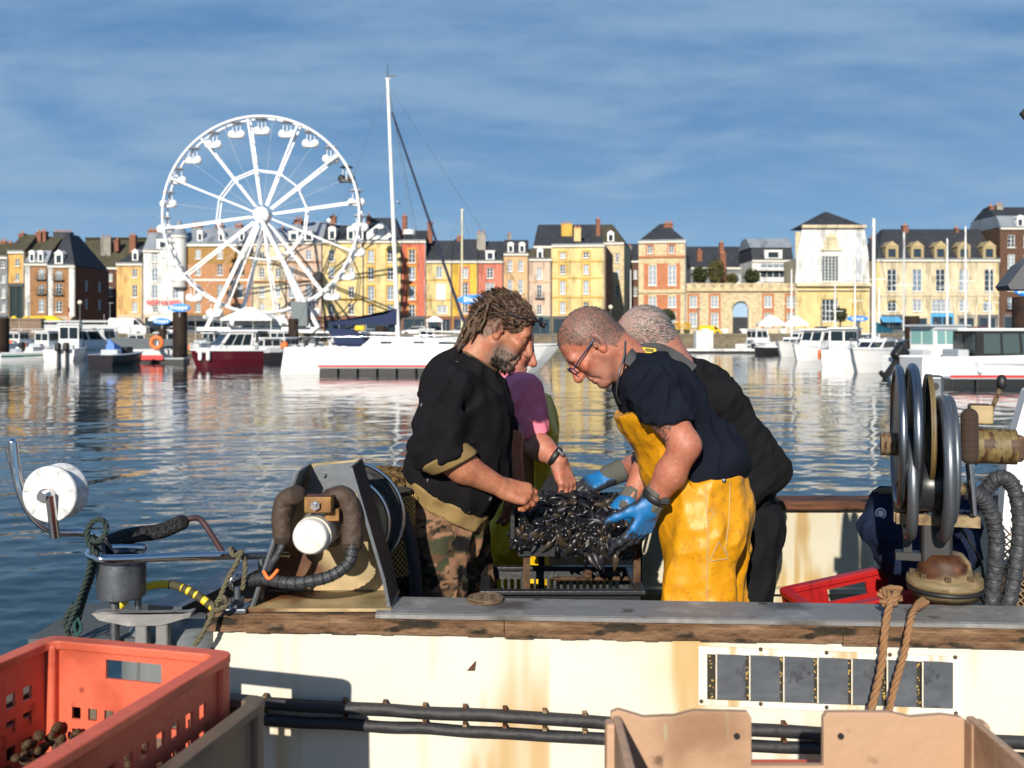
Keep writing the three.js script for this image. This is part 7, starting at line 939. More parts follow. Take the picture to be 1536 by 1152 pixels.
  const Tr = new Sdf(0.05), ft = folds(0.012, 9, V(0.2, 0.5, 0.4)); Tr.ell(P(666, 792, 3.22), V(0.143, 0.13, 0.178)); limb(Tr, legs[0], [0.100, 0.088, 0.078], 0.04); limb(Tr, legs[1], [0.095, 0.083, 0.075], 0.04); const T2 = new Sdf(0.01); T2.lo = Tr.lo; T2.hi = Tr.hi; T2.fn((x, y, z) => Tr.ev(x, y, z) + ft(x, y, z), 0.01, 0);
  const camo = (x, y, z) => { const X = x * 1.1 + z * 0.5, a = fbm3(X * 0.8, y * 1.9, z * 0.8, 6.5), b = fbm3(X * 0.8 + 7, y * 1.9 + 3, z, 7), c = fbm3(X + 13, y * 1.6, z + 5, 8); if (c > 0.33) return [0.012, 0.012, 0.012]; if (a > 0.14) return [0.26, 0.145, 0.085]; if (b > 0.10) return [0.050, 0.052, 0.030]; if (b < -0.28) return [0.024, 0.022, 0.016]; return [0.105, 0.062, 0.036]; };
  cup('trousers', T2, 0.0075, M.cloth, camo, g); boots(g, [[legs[0][2], 1], [legs[1][2], 1]], M.skin);
  // hair: matted mass, locks swept to the nape, grey chin beard
  const hs = new Sdf(0.02); hs.ell(V(0, 0.042, -0.020), V(0.088, 0.083, 0.106)); hs.ell(V(0, -0.01, -0.085), V(0.06, 0.06, 0.035), 0.04); const hn = (x, y, z) => 0.006 * n3(x * 45, y * 45, z * 22) + 0.0035 * n3(x * 120, y * 120, z * 60);
  const hm = new Sdf(0.01); hm.lo = hs.lo; hm.hi = hs.hi; hm.fn((x, y, z) => hs.ev(x, y, z) + hn(x, y, z), 0.01, 0); hm.fn((x, y, z) => (-0.46 * y + 0.89 * z) - 0.043, 0.008, 2); hm.fn((x, y, z) => -0.06 - y + 0.0, 0.01, 2); hm.fn((x, y, z) => Math.hypot(y + 0.008, z + 0.010) - 0.029 + (Math.abs(x) < 0.06 ? 9 : 0), 0.006, 1);
  const brown = (k) => [0.074 * k, 0.040 * k, 0.021 * k]; const hg = hm.mesh(0.0036, (x, y, z) => brown(0.75 + 0.9 * Math.max(0, n3(x * 90, y * 90, z * 30)) + 0.9 * sstep(0.03, 0.1, z) * 0.5)).applyMatrix4(H.fr); const hair = partW('hair', hg, M.hair, g);
  const st = strands(hm, 5200, (p) => (p.y > -0.03 || p.z < -0.03) && (-0.46 * p.y + 0.89 * p.z < 0.040) ? 1 : 0, (p, n) => n.clone().multiplyScalar(0.55).add(V(rr(-0.4, 0.4), -0.15 + rr(-0.3, 0.3), -0.8)), () => 0.032, 0.0011, (p) => brown(rr(0.6, 2.2))); const sm = partW('loose_hair', st.applyMatrix4(H.fr), M.hair, hair); sm.userData.kind = 'stuff';
  for (let i = 0; i < 72; i++) {
    const a = rr(-1.35, 1.35), y0 = rr(-0.03, 0.075), p0 = V(Math.sin(a) * 0.075, y0, -0.07 - 0.035 * Math.cos(a)), dr = V(Math.sin(a) * 0.3, rr(-0.9, -0.4), -0.25).normalize(), L = rr(0.06, 0.145), pts = [p0];
    for (let k = 1; k <= 6; k++) { const q = pts[k - 1].clone().addScaledVector(dr, L / 6).add(V(rr(-0.008, 0.008), rr(-0.006, 0.006), rr(-0.007, 0.007))); dr.add(V(rr(-0.25, 0.25), rr(-0.9, -0.4), rr(0.0, 0.35))).normalize(); pts.push(q); }
    const t = new THREE.TubeGeometry(new THREE.CatmullRomCurve3(pts), 26, rr(0.0034, 0.0068), 7), c = t.attributes.position, col = new Float32Array(c.count * 3), k0 = rr(0.7, 1.9); for (let j = 0; j < c.count; j++) { const f = k0 * (0.8 + 0.4 * n3(c.getX(j) * 150, c.getY(j) * 150, c.getZ(j) * 150)); c.setXYZ(j, c.getX(j) + 0.0015 * n3(c.getY(j) * 190, i, c.getZ(j) * 190), c.getY(j) + 0.0015 * n3(c.getX(j) * 190, c.getZ(j) * 190, i), c.getZ(j)); col.set(brown(f), j * 3); } t.setAttribute('color', new THREE.BufferAttribute(col, 3)); t.computeVertexNormals(); partW('dreadlock', t.applyMatrix4(H.fr), M.hair, hair);
  }
  const bd = strands(H.S, 9000, (p) => (p.z > 0.012 && p.y < -0.058 - 0.10 * Math.max(0, 0.05 - p.z) && p.y > -0.14 && !(Math.abs(p.x) < 0.026 && p.y > -0.092 && p.z > 0.07)) || (Math.abs(p.x) < 0.032 && p.y < -0.052 && p.y > -0.064 && p.z > 0.08) ? 1 : 0, (p, n) => n.clone().add(V(0, -0.9, 0.15)), (p) => (p.y < -0.085 ? 0.022 : 0.011), 0.0008, () => { const k = rr(0.10, 0.36); return [k, k * 0.94, k * 0.88]; }, V(0, -0.05, 0.02)); const bm = partW('beard', bd.applyMatrix4(H.fr), M.hair, g); bm.userData.kind = 'stuff';
  // sunglasses pushed up on the forehead
  const gl = []; for (const s of [1, -1]) gl.push(new THREE.SphereGeometry(0.026, 18, 12).scale(1, 0.72, 0.22).rotateY(s * 0.28).rotateX(-0.55).translate(s * 0.034, 0.083, 0.102)); const sg = partW('sunglasses', mg(gl).applyMatrix4(H.fr), plain(0.012, 0.012, 0.014, 0.12), g); partW('temple', mg([1, -1].flatMap((s) => [tube([V(s * 0.058, 0.085, 0.098), V(s * 0.088, 0.072, 0.050), V(s * 0.098, 0.048, -0.01)], 0.0028, 20, 6)]).concat([tube([V(-0.012, 0.085, 0.113), V(0, 0.088, 0.115), V(0.012, 0.085, 0.113)], 0.003, 8, 6)])).applyMatrix4(H.fr), M.black, sg);
}
// --- man in the yellow oilskin bib ---
let man3;
{
  const base = [0.40, 0.155, 0.095], nb = P(944, 552, 3.15), g = person('man in navy T-shirt, glasses and yellow oilskin bib trousers bending over the mussels', P(1050, 900, 3.15), 'men sorting mussels');
  const bald = (p) => 1 - 0.6 * sstep(0.055, 0.02, Math.abs(p.x)) * sstep(0.05, 0.09, p.y) * (0.6 + 0.4 * sstep(-0.06, 0.03, p.z));
  const H = buildHead({ scale: 0.95, c: P(886, 517, 3.13), fwd: V(-0.60, -0.79, 0.09), up: V(-0.79, 0.60, 0.0), neck: nb, wide: 1.0, color: faceColor(base, { brow: [0.16, 0.11, 0.08], scalp: [0.085, 0.07, 0.062, 0.85], bald, beard: [0.22, 0.17, 0.15, 0.4] }) });
  const sh0 = P(974, 578, 2.96), el0 = P(1028, 668, 2.92), wr0 = P(981, 750, 2.97), sh1 = P(972, 590, 3.36), el1 = P(990, 672, 3.38), wr1 = P(942, 754, 3.29);
  const A = limb(new Sdf(0.02), [sh0, P(1000, 622, 2.94), el0, P(1006, 710, 2.945), wr0], [0.054, 0.053, 0.044, 0.044, 0.031]); 
  const tat = (x, y, z) => { const px = CX + x / -z * F, py = HY - (y - CH) / -z * F; const u = (px - 992) / 14, v = (py - 643) / 17; if (u * u + v * v > 1.6) return 0; return clamp(0.85 * sstep(0.05, 0.35, n3(px * 0.16, py * 0.16, 4) + 0.25 - 0.3 * (u * u + v * v)), 0, 0.8); };
  const B = limb(new Sdf(0.02), [sh1, el1, P(968, 708, 3.34), wr1], [0.055, 0.047, 0.045, 0.030]);
  const legs = [[P(1050, 795, 3.05), P(1047, 945, 3.03), P(1050, 1240, 3.05)], [P(1074, 795, 3.26), P(1070, 945, 3.25), P(1075, 1190, 3.26)]];
  const body = mg([H.g, A_(A).mesh(0.0036, armColor(base, { dark: tat })), A_(B).mesh(0.0042, armColor(base)), bodyCore(P(995, 610, 3.15), P(1062, 770, 3.15), legs)]); partW('body', body, M.skin, g);
  // gloves: dipped blue nitrile with black palms and fingertips, grey knitted cuff
  const glove = (wr, dir, back, side, o, cuffFrom) => { const G = new Sdf(0.014); const hd = handSdf(G, wr, dir, back, side, { fat: 0.0028, ...o }); G.cap(wr, wr.clone().addScaledVector(dir, 0.03), 0.034, 0.03); const mpt = hd.at(0, 0.085, 0); const gm = cup('glove', G, 0.0036, M.oilskin, (x, y, z, a, b, c) => { const p = V(x, y, z).sub(wr), along = p.dot(hd.Y), bk = a * hd.Z.x + b * hd.Z.y + c * hd.Z.z; const k = sstep(0.10, 0.125, along + 0.018 * n3(x * 60, y * 60, z * 60)) + sstep(0.35, -0.05, bk + 0.25 * n3(x * 40, y * 40, z * 40)); return lerpc([0.008, 0.135, 0.36], [0.022, 0.026, 0.034], clamp(k, 0, 1)); }, g); const Cf = limb(new Sdf(0.01), [wr.clone().lerp(cuffFrom, 0.22), wr.clone().addScaledVector(dir, 0.012)], [0.036, 0.035]); const fc = folds(0.004, 30, dir); const C3 = new Sdf(0.005); C3.lo = Cf.lo; C3.hi = Cf.hi; C3.fn((x, y, z) => Cf.ev(x, y, z) + fc(x, y, z), 0.005, 0); const cd = wr.clone().sub(cuffFrom).normalize(); C3.fn(planeCut(wr.clone().lerp(cuffFrom, 0.20), cd.clone().negate()), 0.004, 2); cup('glove_cuff', C3, 0.005, M.cloth, clothColor([0.12, 0.115, 0.10], 0.2), g); return gm; };
  glove(wr0, V(-0.42, -0.90, -0.08).normalize(), V(0.62, -0.18, 0.76), 1, { curl: [0.22, 0.28, 0.32, 0.38], thumb: [0.6, 0.15], spread: 0.08, scale: 1.12 }, el0);
  glove(wr1, V(-0.62, -0.78, 0.05).normalize(), V(0.2, 0.5, 0.84), -1, { curl: [0.5, 0.5, 0.5, 0.5], thumb: [0.5, 0.4] }, el1);
  { const d = wr0.clone().sub(el0).normalize(), c = wr0.clone().lerp(el0, 0.06); const w = partW('wristwatch', new THREE.TorusGeometry(0.0365, 0.006, 10, 30).scale(1, 1, 2.0).applyQuaternion(new THREE.Quaternion().setFromUnitVectors(V(0, 0, 1), d)).translate(c.x, c.y, c.z), M.black, g); partW('watch_case', rbx(0.03, 0.02, 0.03, 0.005, c.x + 0.022, c.y - 0.008, c.z + 0.026), M.black, w); }
  // T-shirt
  const q = zq(0.5), S = new Sdf(0.06), fo = folds(0.013, 7, V(0.5, 1, 0.2)); S.ell(P(994, 604, 3.15), V(0.134, 0.17, 0.20), 0.06, q); S.ell(P(1044, 688, 3.15), V(0.150, 0.15, 0.183), 0.06, q); S.cap(sh0.clone().add(V(0.01, 0, -0.03)), sh1.clone().add(V(0, 0, 0.03)), 0.070, 0.070, 0.06); S.cap(P(955, 560, 3.15), P(985, 575, 3.15), 0.078, 0.10, 0.05); S.ell(P(1085, 690, 3.15), V(0.06, 0.05, 0.14), 0.06);
  const sl = limb(new Sdf(0.03), [sh0, P(1008, 640, 2.935)], [0.078, 0.072]); sl.fn(planeCut(P(995, 633, 2.93), V(0.12, -0.99, 0.0)), 0.005, 2); const fsl = folds(0.008, 14, V(0.6, 1, 0)); const sr = limb(new Sdf(0.03), [sh1, P(985, 640, 3.37)], [0.075, 0.068]); sr.fn(planeCut(P(982, 636, 3.37), V(0.1, -1, 0)), 0.005, 2);
  const S3 = new Sdf(0.03); S3.lo = S.lo; S3.hi = S.hi; S3.grow(P(1008, 640, 2.9), 0.1); S3.grow(P(985, 640, 3.4), 0.1); S3.fn((x, y, z) => S.ev(x, y, z) + fo(x, y, z), 0.03, 0); S3.fn((x, y, z) => sl.ev(x, y, z) + fsl(x, y, z), 0.03, 0); S3.fn((x, y, z) => sr.ev(x, y, z), 0.03, 0); S3.fn(planeCut(P(1080, 722, 3.15), V(0.3, -0.95, 0)), 0.01, 2); S3.fn(planeCut(P(936, 545, 3.15), V(-0.88, 0.46, 0)), 0.012, 2); { const nd = V(-0.85, 0.5, 0).normalize(), np = P(944, 548, 3.15); S3.fn((x, y, z) => { const p = V(x, y, z).sub(np), t = p.dot(nd); return p.addScaledVector(nd, -t).length() - 0.066 + (t < -0.015 ? 9 : 0); }, 0.006, 1); }
  cup('t_shirt', S3, 0.0075, M.cloth, (x, y, z) => { const n = fbm3(x, y, z, 7) * 0.25; const wet = 0; return [0.0075 * (1 + n), 0.0105 * (1 + n), 0.019 * (1 + n)]; }, g);
  // oilskin bib and trousers
  const Y0 = new Sdf(0.06), fy = folds(0.034, 5.5, V(0.12, 1, 0.05)), fy2 = folds(0.0038, 12, V(0.8, 0.5, 0.3), 0.8); Y0.ell(P(1058, 768, 3.15), V(0.150, 0.14, 0.185)); limb(Y0, legs[0], [0.106, 0.100, 0.10], 0.05); limb(Y0, legs[1], [0.102, 0.098, 0.098], 0.05); Y0.ell(P(1050, 715, 3.15), V(0.148, 0.10, 0.180), 0.06, q);
  const bib = new Sdf(0.05); bib.ell(P(992, 604, 3.15), V(0.157, 0.18, 0.20), 0.05, q); bib.ell(P(1041, 690, 3.15), V(0.173, 0.165, 0.195), 0.06, q); const bn = V(0.88, 0.48, 0); bib.fn(planeCut(P(986, 650, 3.15), bn), 0.01, 2); bib.fn(planeCut(P(934, 618, 3.15), V(-0.45, 0.89, 0)), 0.006, 2);
  const YY = new Sdf(0.02); YY.lo = Y0.lo.clone().min(bib.lo); YY.hi = Y0.hi.clone().max(bib.hi); const cutW = planeCut(P(1085, 702, 3.15), V(-0.12, 0.99, 0)); YY.fn((x, y, z) => smin(smax(Y0.ev(x, y, z), cutW(x, y, z), 0.01), bib.ev(x, y, z), 0.03) + fy(x, y, z) * sstep(1.2, 2.0, 2.1 - (y - 1.3)) + fy2(x, y, z), 0.02, 0);
  cup('bib_trousers', YY, 0.0075, M.oilskin, (x, y, z) => { const d = sstep(0.25, 0.7, fbm3(x, y, z, 9)), n = fbm3(x + 9, y, z, 30), sp = n3(x * 55, y * 55, z * 55) > 0.72 ? 0.45 : 0; return lerpc([0.60 * (1 + 0.08 * n), 0.265 * (1 + 0.1 * n), 0.004], [0.24, 0.11, 0.015], clamp(d * 0.4 + sp, 0, 0.7)); }, g); man3 = YY;
  // seams, straps, buckles
  const seam = (pts, r, mat, name = 'seam') => { const w = []; for (let i = 0; i + 1 < pts.length; i++) { const n = Math.max(2, Math.round(Math.hypot(pts[i + 1][0] - pts[i][0], pts[i + 1][1] - pts[i][1]) / 5)); for (let k = 0; k < n; k++) w.push(hit(YY, mix(pts[i][0], pts[i + 1][0], k / n), mix(pts[i][1], pts[i + 1][1], k / n), 0.001)); } w.push(hit(YY, ...pts[pts.length - 1], 0.001)); partW(name, tube(w, r, w.length * 2, 5), mat, g); };
  M.seam = plain(0.42, 0.33, 0.16, 0.8); seam([[1058, 728], [1062, 790], [1061, 848]], 0.0016, M.seam); seam([[1062, 762], [1072, 770], [1062, 782]], 0.0014, M.seam); seam([[1095, 724], [1094, 780], [1088, 822], [1092, 838], [1064, 842], [1078, 812], [1090, 832]], 0.0016, M.seam); seam([[1061, 848], [1060, 903]], 0.0014, M.seam);
  { const p = hit(YY, 1086, 721, 0.003); partW('stud', new THREE.SphereGeometry(0.007, 10, 8).scale(1, 1, 0.5).translate(p.x, p.y, p.z), M.galv, g); }
  const ribbon = (pts, S, w, th, lift, mat, name) => { const c = pts.map((p) => hit(S, p[0], p[1], lift)), cv = new THREE.CatmullRomCurve3(c), n = 40, f = []; for (let i = 0; i <= n; i++) { const p = cv.getPoint(i / n), t = cv.getTangent(i / n), nn = V(0, CH, 0).sub(p).normalize(), s = t.clone().cross(nn).normalize(); f.push([p.clone().addScaledVector(s, w), p.clone().addScaledVector(s, -w), p.clone().addScaledVector(s, -w).addScaledVector(nn, th), p.clone().addScaledVector(s, w).addScaledVector(nn, th)]); } const qd = []; for (let i = 0; i < n; i++) for (let k = 0; k < 4; k++) { const k2 = (k + 1) % 4; qd.push([f[i][k], f[i][k2], f[i + 1][k2], f[i + 1][k]]); } qd.push(f[0], f[n]); return partW(name, quads(qd), mat, g); };
  const strapM = plain(0.045, 0.045, 0.05, 0.8); ribbon([[942, 548], [950, 533], [965, 524], [985, 523], [1010, 533], [1040, 555]], S3, 0.018, 0.003, 0.009, strapM, 'strap'); ribbon([[1040, 548], [1052, 562], [1064, 578], [1076, 600]], S3, 0.012, 0.003, 0.009, plain(0.03, 0.24, 0.45, 0.6), 'back_strap');
  for (const [a, b, w] of [[974, 522, 22], [1059, 574, 14]]) { const p = hit(S3, a, b + 4, 0.014), k = 3.05 / F; const tg = partW('strap_badge', rbx(w * k, 9 * k, 0.004, 0.001, p.x, p.y, p.z, 0, a > 1000 ? -0.9 : -0.1, -0.4), plain(0.62, 0.45, 0.02, 0.6), g); partW('badge_mark', rbx(w * k * 0.6, 5 * k, 0.005, 0.001, p.x, p.y + 0.001, p.z + 0.001, 0, a > 1000 ? -0.9 : -0.1, -0.4), plain(0.12, 0.10, 0.02, 0.6), tg); }
  partW('neck_cord', tube([P(938, 512, 3.08), P(936, 535, 3.05), P(929, 560, 3.03), P(925, 590, 3.05), P(930, 605, 3.08)], 0.0028, 40, 6), M.steel, g);
  // hair, glasses
  const grey = () => { const k = rr(0.05, 0.15); return [k, k * 0.92, k * 0.86]; }; const st = strands(H.S, 14000, (p) => hairLine(p) * (0.15 + 0.85 * bald(p)) * (Math.abs(p.x) > 0.072 && p.y < 0.03 && p.z > -0.035 ? 0.2 : 1), (p, n) => n.clone().multiplyScalar(0.8).add(V(rr(-0.3, 0.3), rr(-0.3, 0.3), 0.35 * (p.z > 0 ? 1 : -1))), (p) => 0.009, 0.00075, grey); const hm = partW('hair', st.applyMatrix4(H.fr), M.hair, g); hm.userData.kind = 'stuff';
  const fr = []; for (const s of [1, -1]) { fr.push(new THREE.TorusGeometry(0.021, 0.0022, 6, 28).scale(1.12, 0.78, 1).rotateY(s * 0.12).translate(s * 0.032, -0.004, 0.108), tube([V(s * 0.055, 0.0, 0.102), V(s * 0.070, 0.004, 0.085), V(s * 0.081, 0.006, 0.03), V(s * 0.084, 0.008, -0.012)], 0.0026, 24, 6)); } fr.push(tube([V(-0.010, 0.0, 0.110), V(0, 0.004, 0.113), V(0.010, 0.0, 0.110)], 0.0022, 8, 6)); const gm = partW('glasses', mg(fr).applyMatrix4(H.fr), plain(0.012, 0.025, 0.075, 0.25), g); for (const s of [1, -1]) partW('lens', cyl(0.0215, 0.001, 0, 0, 0, 'z', 24).scale(1.1, 0.76, 1).rotateY(s * 0.12).translate(s * 0.032, -0.004, 0.108).applyMatrix4(H.fr), new THREE.MeshPhysicalMaterial({ transmission: 1, roughness: 0.02, thickness: 0, ior: 1.5, color: lin(0.9, 0.95, 0.95) }), gm);
  boots(g, [[legs[0][2], -1], [legs[1][2], -1]], M.skin);
  // --- man in the black jacket, behind ---
  {
    const b4 = [0.40, 0.175, 0.12], nb4 = P(1008, 556, 3.62), g4 = person('white haired man in a black jacket standing behind the man in yellow', P(1110, 880, 3.72), 'men sorting mussels');
    const bald4 = (p) => 1 - 0.85 * sstep(0.05, 0.02, Math.abs(p.x - 0.0)) * sstep(0.06, 0.09, p.y) * sstep(-0.05, 0.0, p.z);
    const H4 = buildHead({ c: P(967, 510, 3.6), fwd: V(-0.66, -0.68, -0.32), up: V(-0.70, 0.71, -0.08), neck: nb4, color: faceColor(b4, { brow: [0.4, 0.38, 0.35], scalp: [0.26, 0.25, 0.24, 0.7], bald: bald4 }) });
    const s0 = P(1078, 604, 3.5), e0 = P(1148, 702, 3.54), s1 = P(1020, 610, 3.88), e1 = P(985, 690, 3.84), w1 = P(918, 712, 3.56);
    const lg = [[P(1125, 800, 3.62), P(1115, 950, 3.6), P(1105, 1170, 3.62)], [P(1115, 800, 3.82), P(1105, 950, 3.8), P(1100, 1130, 3.8)]]; const B4 = limb(new Sdf(0.02), [s1, e1, P(950, 702, 3.7), w1], [0.055, 0.048, 0.045, 0.031]);
    partW('body', mg([H4.g, B4.mesh(0.005, armColor(b4)), bodyCore(P(1050, 625, 3.7), P(1112, 780, 3.72), lg)]), M.skin, g4);
    const q4 = zq(0.45), J = new Sdf(0.06); J.ell(P(1055, 622, 3.7), V(0.145, 0.185, 0.215), 0.06, q4); J.ell(P(1098, 715, 3.72), V(0.158, 0.17, 0.20), 0.06, q4); J.cap(s0, s1, 0.08, 0.08, 0.06); J.cap(P(1018, 562, 3.64), P(1045, 585, 3.67), 0.08, 0.11, 0.05); limb(J, [s0, e0, P(1075, 770, 3.5)], [0.085, 0.078, 0.06], 0.04); limb(J, [s1, e1, P(968, 700, 3.78)], [0.08, 0.068, 0.062], 0.04);
    const J2 = new Sdf(0.01); J2.lo = J.lo; J2.hi = J.hi; const fj = folds(0.010, 9, V(0.3, 1, 0)); J2.fn((x, y, z) => J.ev(x, y, z) + fj(x, y, z) - 0.004 * Math.abs(Math.sin((y * 0.8 - x * 0.6) * 70)), 0.01, 0); J2.fn(planeCut(P(1105, 790, 3.72), V(-0.2, -1, 0)), 0.01, 2); J2.fn(planeCut(P(1000, 552, 3.63), V(-0.8, 0.6, 0)), 0.01, 2); cup('jacket', J2, 0.009, M.cloth, clothColor([0.010, 0.010, 0.011], 0.2), g4);
    const T4 = new Sdf(0.05); T4.ell(P(1115, 790, 3.72), V(0.152, 0.15, 0.19)); limb(T4, lg[0], [0.105, 0.09, 0.085], 0.04); limb(T4, lg[1], [0.1, 0.088, 0.083], 0.04); const f4 = folds(0.01, 9); const T42 = new Sdf(0.01); T42.lo = T4.lo; T42.hi = T4.hi; T42.fn((x, y, z) => T4.ev(x, y, z) + f4(x, y, z), 0.01, 0); cup('trousers', T42, 0.01, M.cloth, clothColor([0.010, 0.010, 0.012], 0.2), g4); boots(g4, [[lg[0][2], -1], [lg[1][2], -1]], M.skin);
    const gs = g; const G = new Sdf(0.014); const dir = V(-0.88, -0.36, 0.2).normalize(), hd = handSdf(G, w1, dir, V(-0.2, 0.86, 0.45), 1, { fat: 0.0035, curl: [0.35, 0.4, 0.5, 0.6], thumb: [0.5, 0.2], spread: 0.07 }); G.cap(w1, w1.clone().addScaledVector(dir, 0.03), 0.036, 0.03); cup('glove', G, 0.004, M.oilskin, (x, y, z, a, b, c) => { const bk = a * hd.Z.x + b * hd.Z.y + c * hd.Z.z, al = V(x, y, z).sub(w1).dot(hd.Y); return lerpc([0.008, 0.135, 0.36], [0.02, 0.024, 0.03], clamp(sstep(0.75, 0.35, bk + 0.2 * n3(x * 40, y * 40, z * 40)) + sstep(0.07, 0.11, al), 0, 1)); }, g4); const Cf = limb(new Sdf(0.01), [w1.clone().addScaledVector(dir, -0.04), w1.clone().addScaledVector(dir, 0.015)], [0.042, 0.038]); Cf.fn(planeCut(w1.clone().addScaledVector(dir, -0.045), dir.clone().negate()), 0.004, 2); cup('glove_cuff', Cf, 0.006, M.cloth, clothColor([0.10, 0.10, 0.09], 0.2), g4);
    const st4 = strands(H4.S, 13000, (p) => hairLine(p) * (0.1 + 0.9 * bald4(p)), (p, n) => n.clone().multiplyScalar(0.55).add(V(rr(-0.25, 0.25), rr(-0.2, 0.2) - 0.45, rr(-0.7, -0.2))), (p) => 0.014, 0.0008, () => { const k = rr(0.2, 0.42); return [k, k * 0.97, k * 0.93]; }); const m4 = partW('hair', st4.applyMatrix4(H4.fr), M.hair, g4); m4.userData.kind = 'stuff';
  }
}
// --- man in pink, behind the dreadlocked man ---
{
  const base = [0.40, 0.165, 0.105], nb = P(757, 560, 3.9), g = person('man in a pink top and yellow bib half hidden behind the dreadlocked man', P(778, 880, 3.9), 'men sorting mussels');
  const H = buildHead({ c: P(764, 517, 3.9), fwd: V(0.93, -0.36, 0.06), up: V(0.35, 0.93, 0), neck: nb, color: faceColor(base, { brow: [0.12, 0.1, 0.08], scalp: [0.12, 0.10, 0.08, 0.9], beard: [0.3, 0.2, 0.16, 0.3] }) });
  const s0 = P(782, 596, 3.72), e0 = P(793, 656, 3.66), w0 = P(838, 690, 3.55), s1 = P(770, 600, 4.08), e1 = P(800, 680, 4.05), w1 = P(800, 740, 3.95);
  const A = limb(new Sdf(0.02), [s0, e0, P(812, 672, 3.61), w0], [0.055, 0.050, 0.046, 0.031]); handSdf(A, w0, V(0.32, -0.93, 0.12), V(0.62, 0.36, 0.7), -1, { curl: [0.35, 0.3, 0.35, 0.4], thumb: [0.45, 0.2], spread: 0.08, fat: 0.001 });
  const lg = [[P(780, 800, 3.82), P(785, 930, 3.8), P(785, 1120, 3.8)], [P(775, 800, 4.0), P(780, 930, 4.0), P(780, 1080, 4.0)]];
  partW('body', mg([H.g, A_(A).mesh(0.0042, armColor(base)), bodyCore(P(768, 640, 3.9), P(778, 780, 3.9), lg)]), M.skin, g);
  const S = new Sdf(0.05), fo = folds(0.010, 9); S.ell(P(768, 640, 3.9), V(0.140, 0.2, 0.20)); S.ell(P(772, 720, 3.9), V(0.142, 0.15, 0.19), 0.06); S.cap(s0, s1, 0.085, 0.085, 0.05); S.cap(P(757, 575, 3.9), P(765, 600, 3.9), 0.08, 0.1); limb(S, [s0, P(797, 652, 3.66)], [0.082, 0.070], 0.03); limb(S, [s1, e1, w1], [0.08, 0.066, 0.05], 0.03);
  const S2 = new Sdf(0.01); S2.lo = S.lo; S2.hi = S.hi; S2.fn((x, y, z) => S.ev(x, y, z) + fo(x, y, z), 0.01, 0); S2.fn((x, y, z) => Math.max(planeCut(P(795, 655, 3.66), V(0.2, -1, 0))(x, y, z), -0.2 + 0 * x, z < -3.76 ? -1 : -1), 0.005, 2); cup('pink_top', S2, 0.0085, M.cloth, clothColor([0.92, 0.24, 0.33], 0.2), g);
  const Bb = new Sdf(0.05), fb2 = folds(0.010, 8, V(0.2, 1, 0)); Bb.ell(P(780, 650, 3.9), V(0.150, 0.24, 0.19)); Bb.ell(P(782, 760, 3.9), V(0.145, 0.2, 0.19), 0.08); limb(Bb, lg[0], [0.115, 0.11, 0.1], 0.06); limb(Bb, lg[1], [0.11, 0.105, 0.1], 0.06); const B2 = new Sdf(0.01); B2.lo = Bb.lo; B2.hi = Bb.hi; const cb = planeCut(P(800, 600, 3.9), V(-1, 0.0, 0)), cw = planeCut(P(776, 735, 3.9), V(0, 1, 0)); B2.fn((x, y, z) => Bb.ev(x, y, z) + fb2(x, y, z), 0.01, 0); B2.fn((x, y, z) => Math.min(cb(x, y, z), cw(x, y, z)), 0.01, 2); B2.fn(planeCut(P(810, 590, 3.9), V(0.05, 1, 0)), 0.006, 2);
  cup('bib_trousers', B2, 0.009, M.oilskin, (x, y, z) => { const n = fbm3(x, y, z, 12); return [0.80 * (1 + 0.15 * n), 0.50 * (1 + 0.15 * n), 0.008]; }, g); boots(g, [[lg[0][2], 1], [lg[1][2], 1]], M.skin);
  { const st = strands(H.S, 5000, hairLine, (p, n) => n.clone().multiplyScalar(0.6).add(V(0, -0.3, -0.5)), () => 0.016, 0.001, () => { const k = rr(0.03, 0.15); return [k, k * 0.85, k * 0.75]; }); partW('hair', st.applyMatrix4(H.fr), M.hair, g).userData.kind = 'stuff'; }
  { const d = V(0.8, -0.5, 0.2).normalize(), c = w0.clone().add(V(-0.012, 0.012, 0)); const w = partW('wristwatch', new THREE.TorusGeometry(0.0325, 0.0055, 10, 30).scale(1, 1, 2.0).applyQuaternion(new THREE.Quaternion().setFromUnitVectors(V(0, 0, 1), d)).translate(c.x, c.y, c.z), M.black, g); partW('watch_case', rbx(0.03, 0.012, 0.03, 0.004, c.x + 0.018, c.y + 0.018, c.z + 0.022, 0, -0.8), M.steel, w); }
}
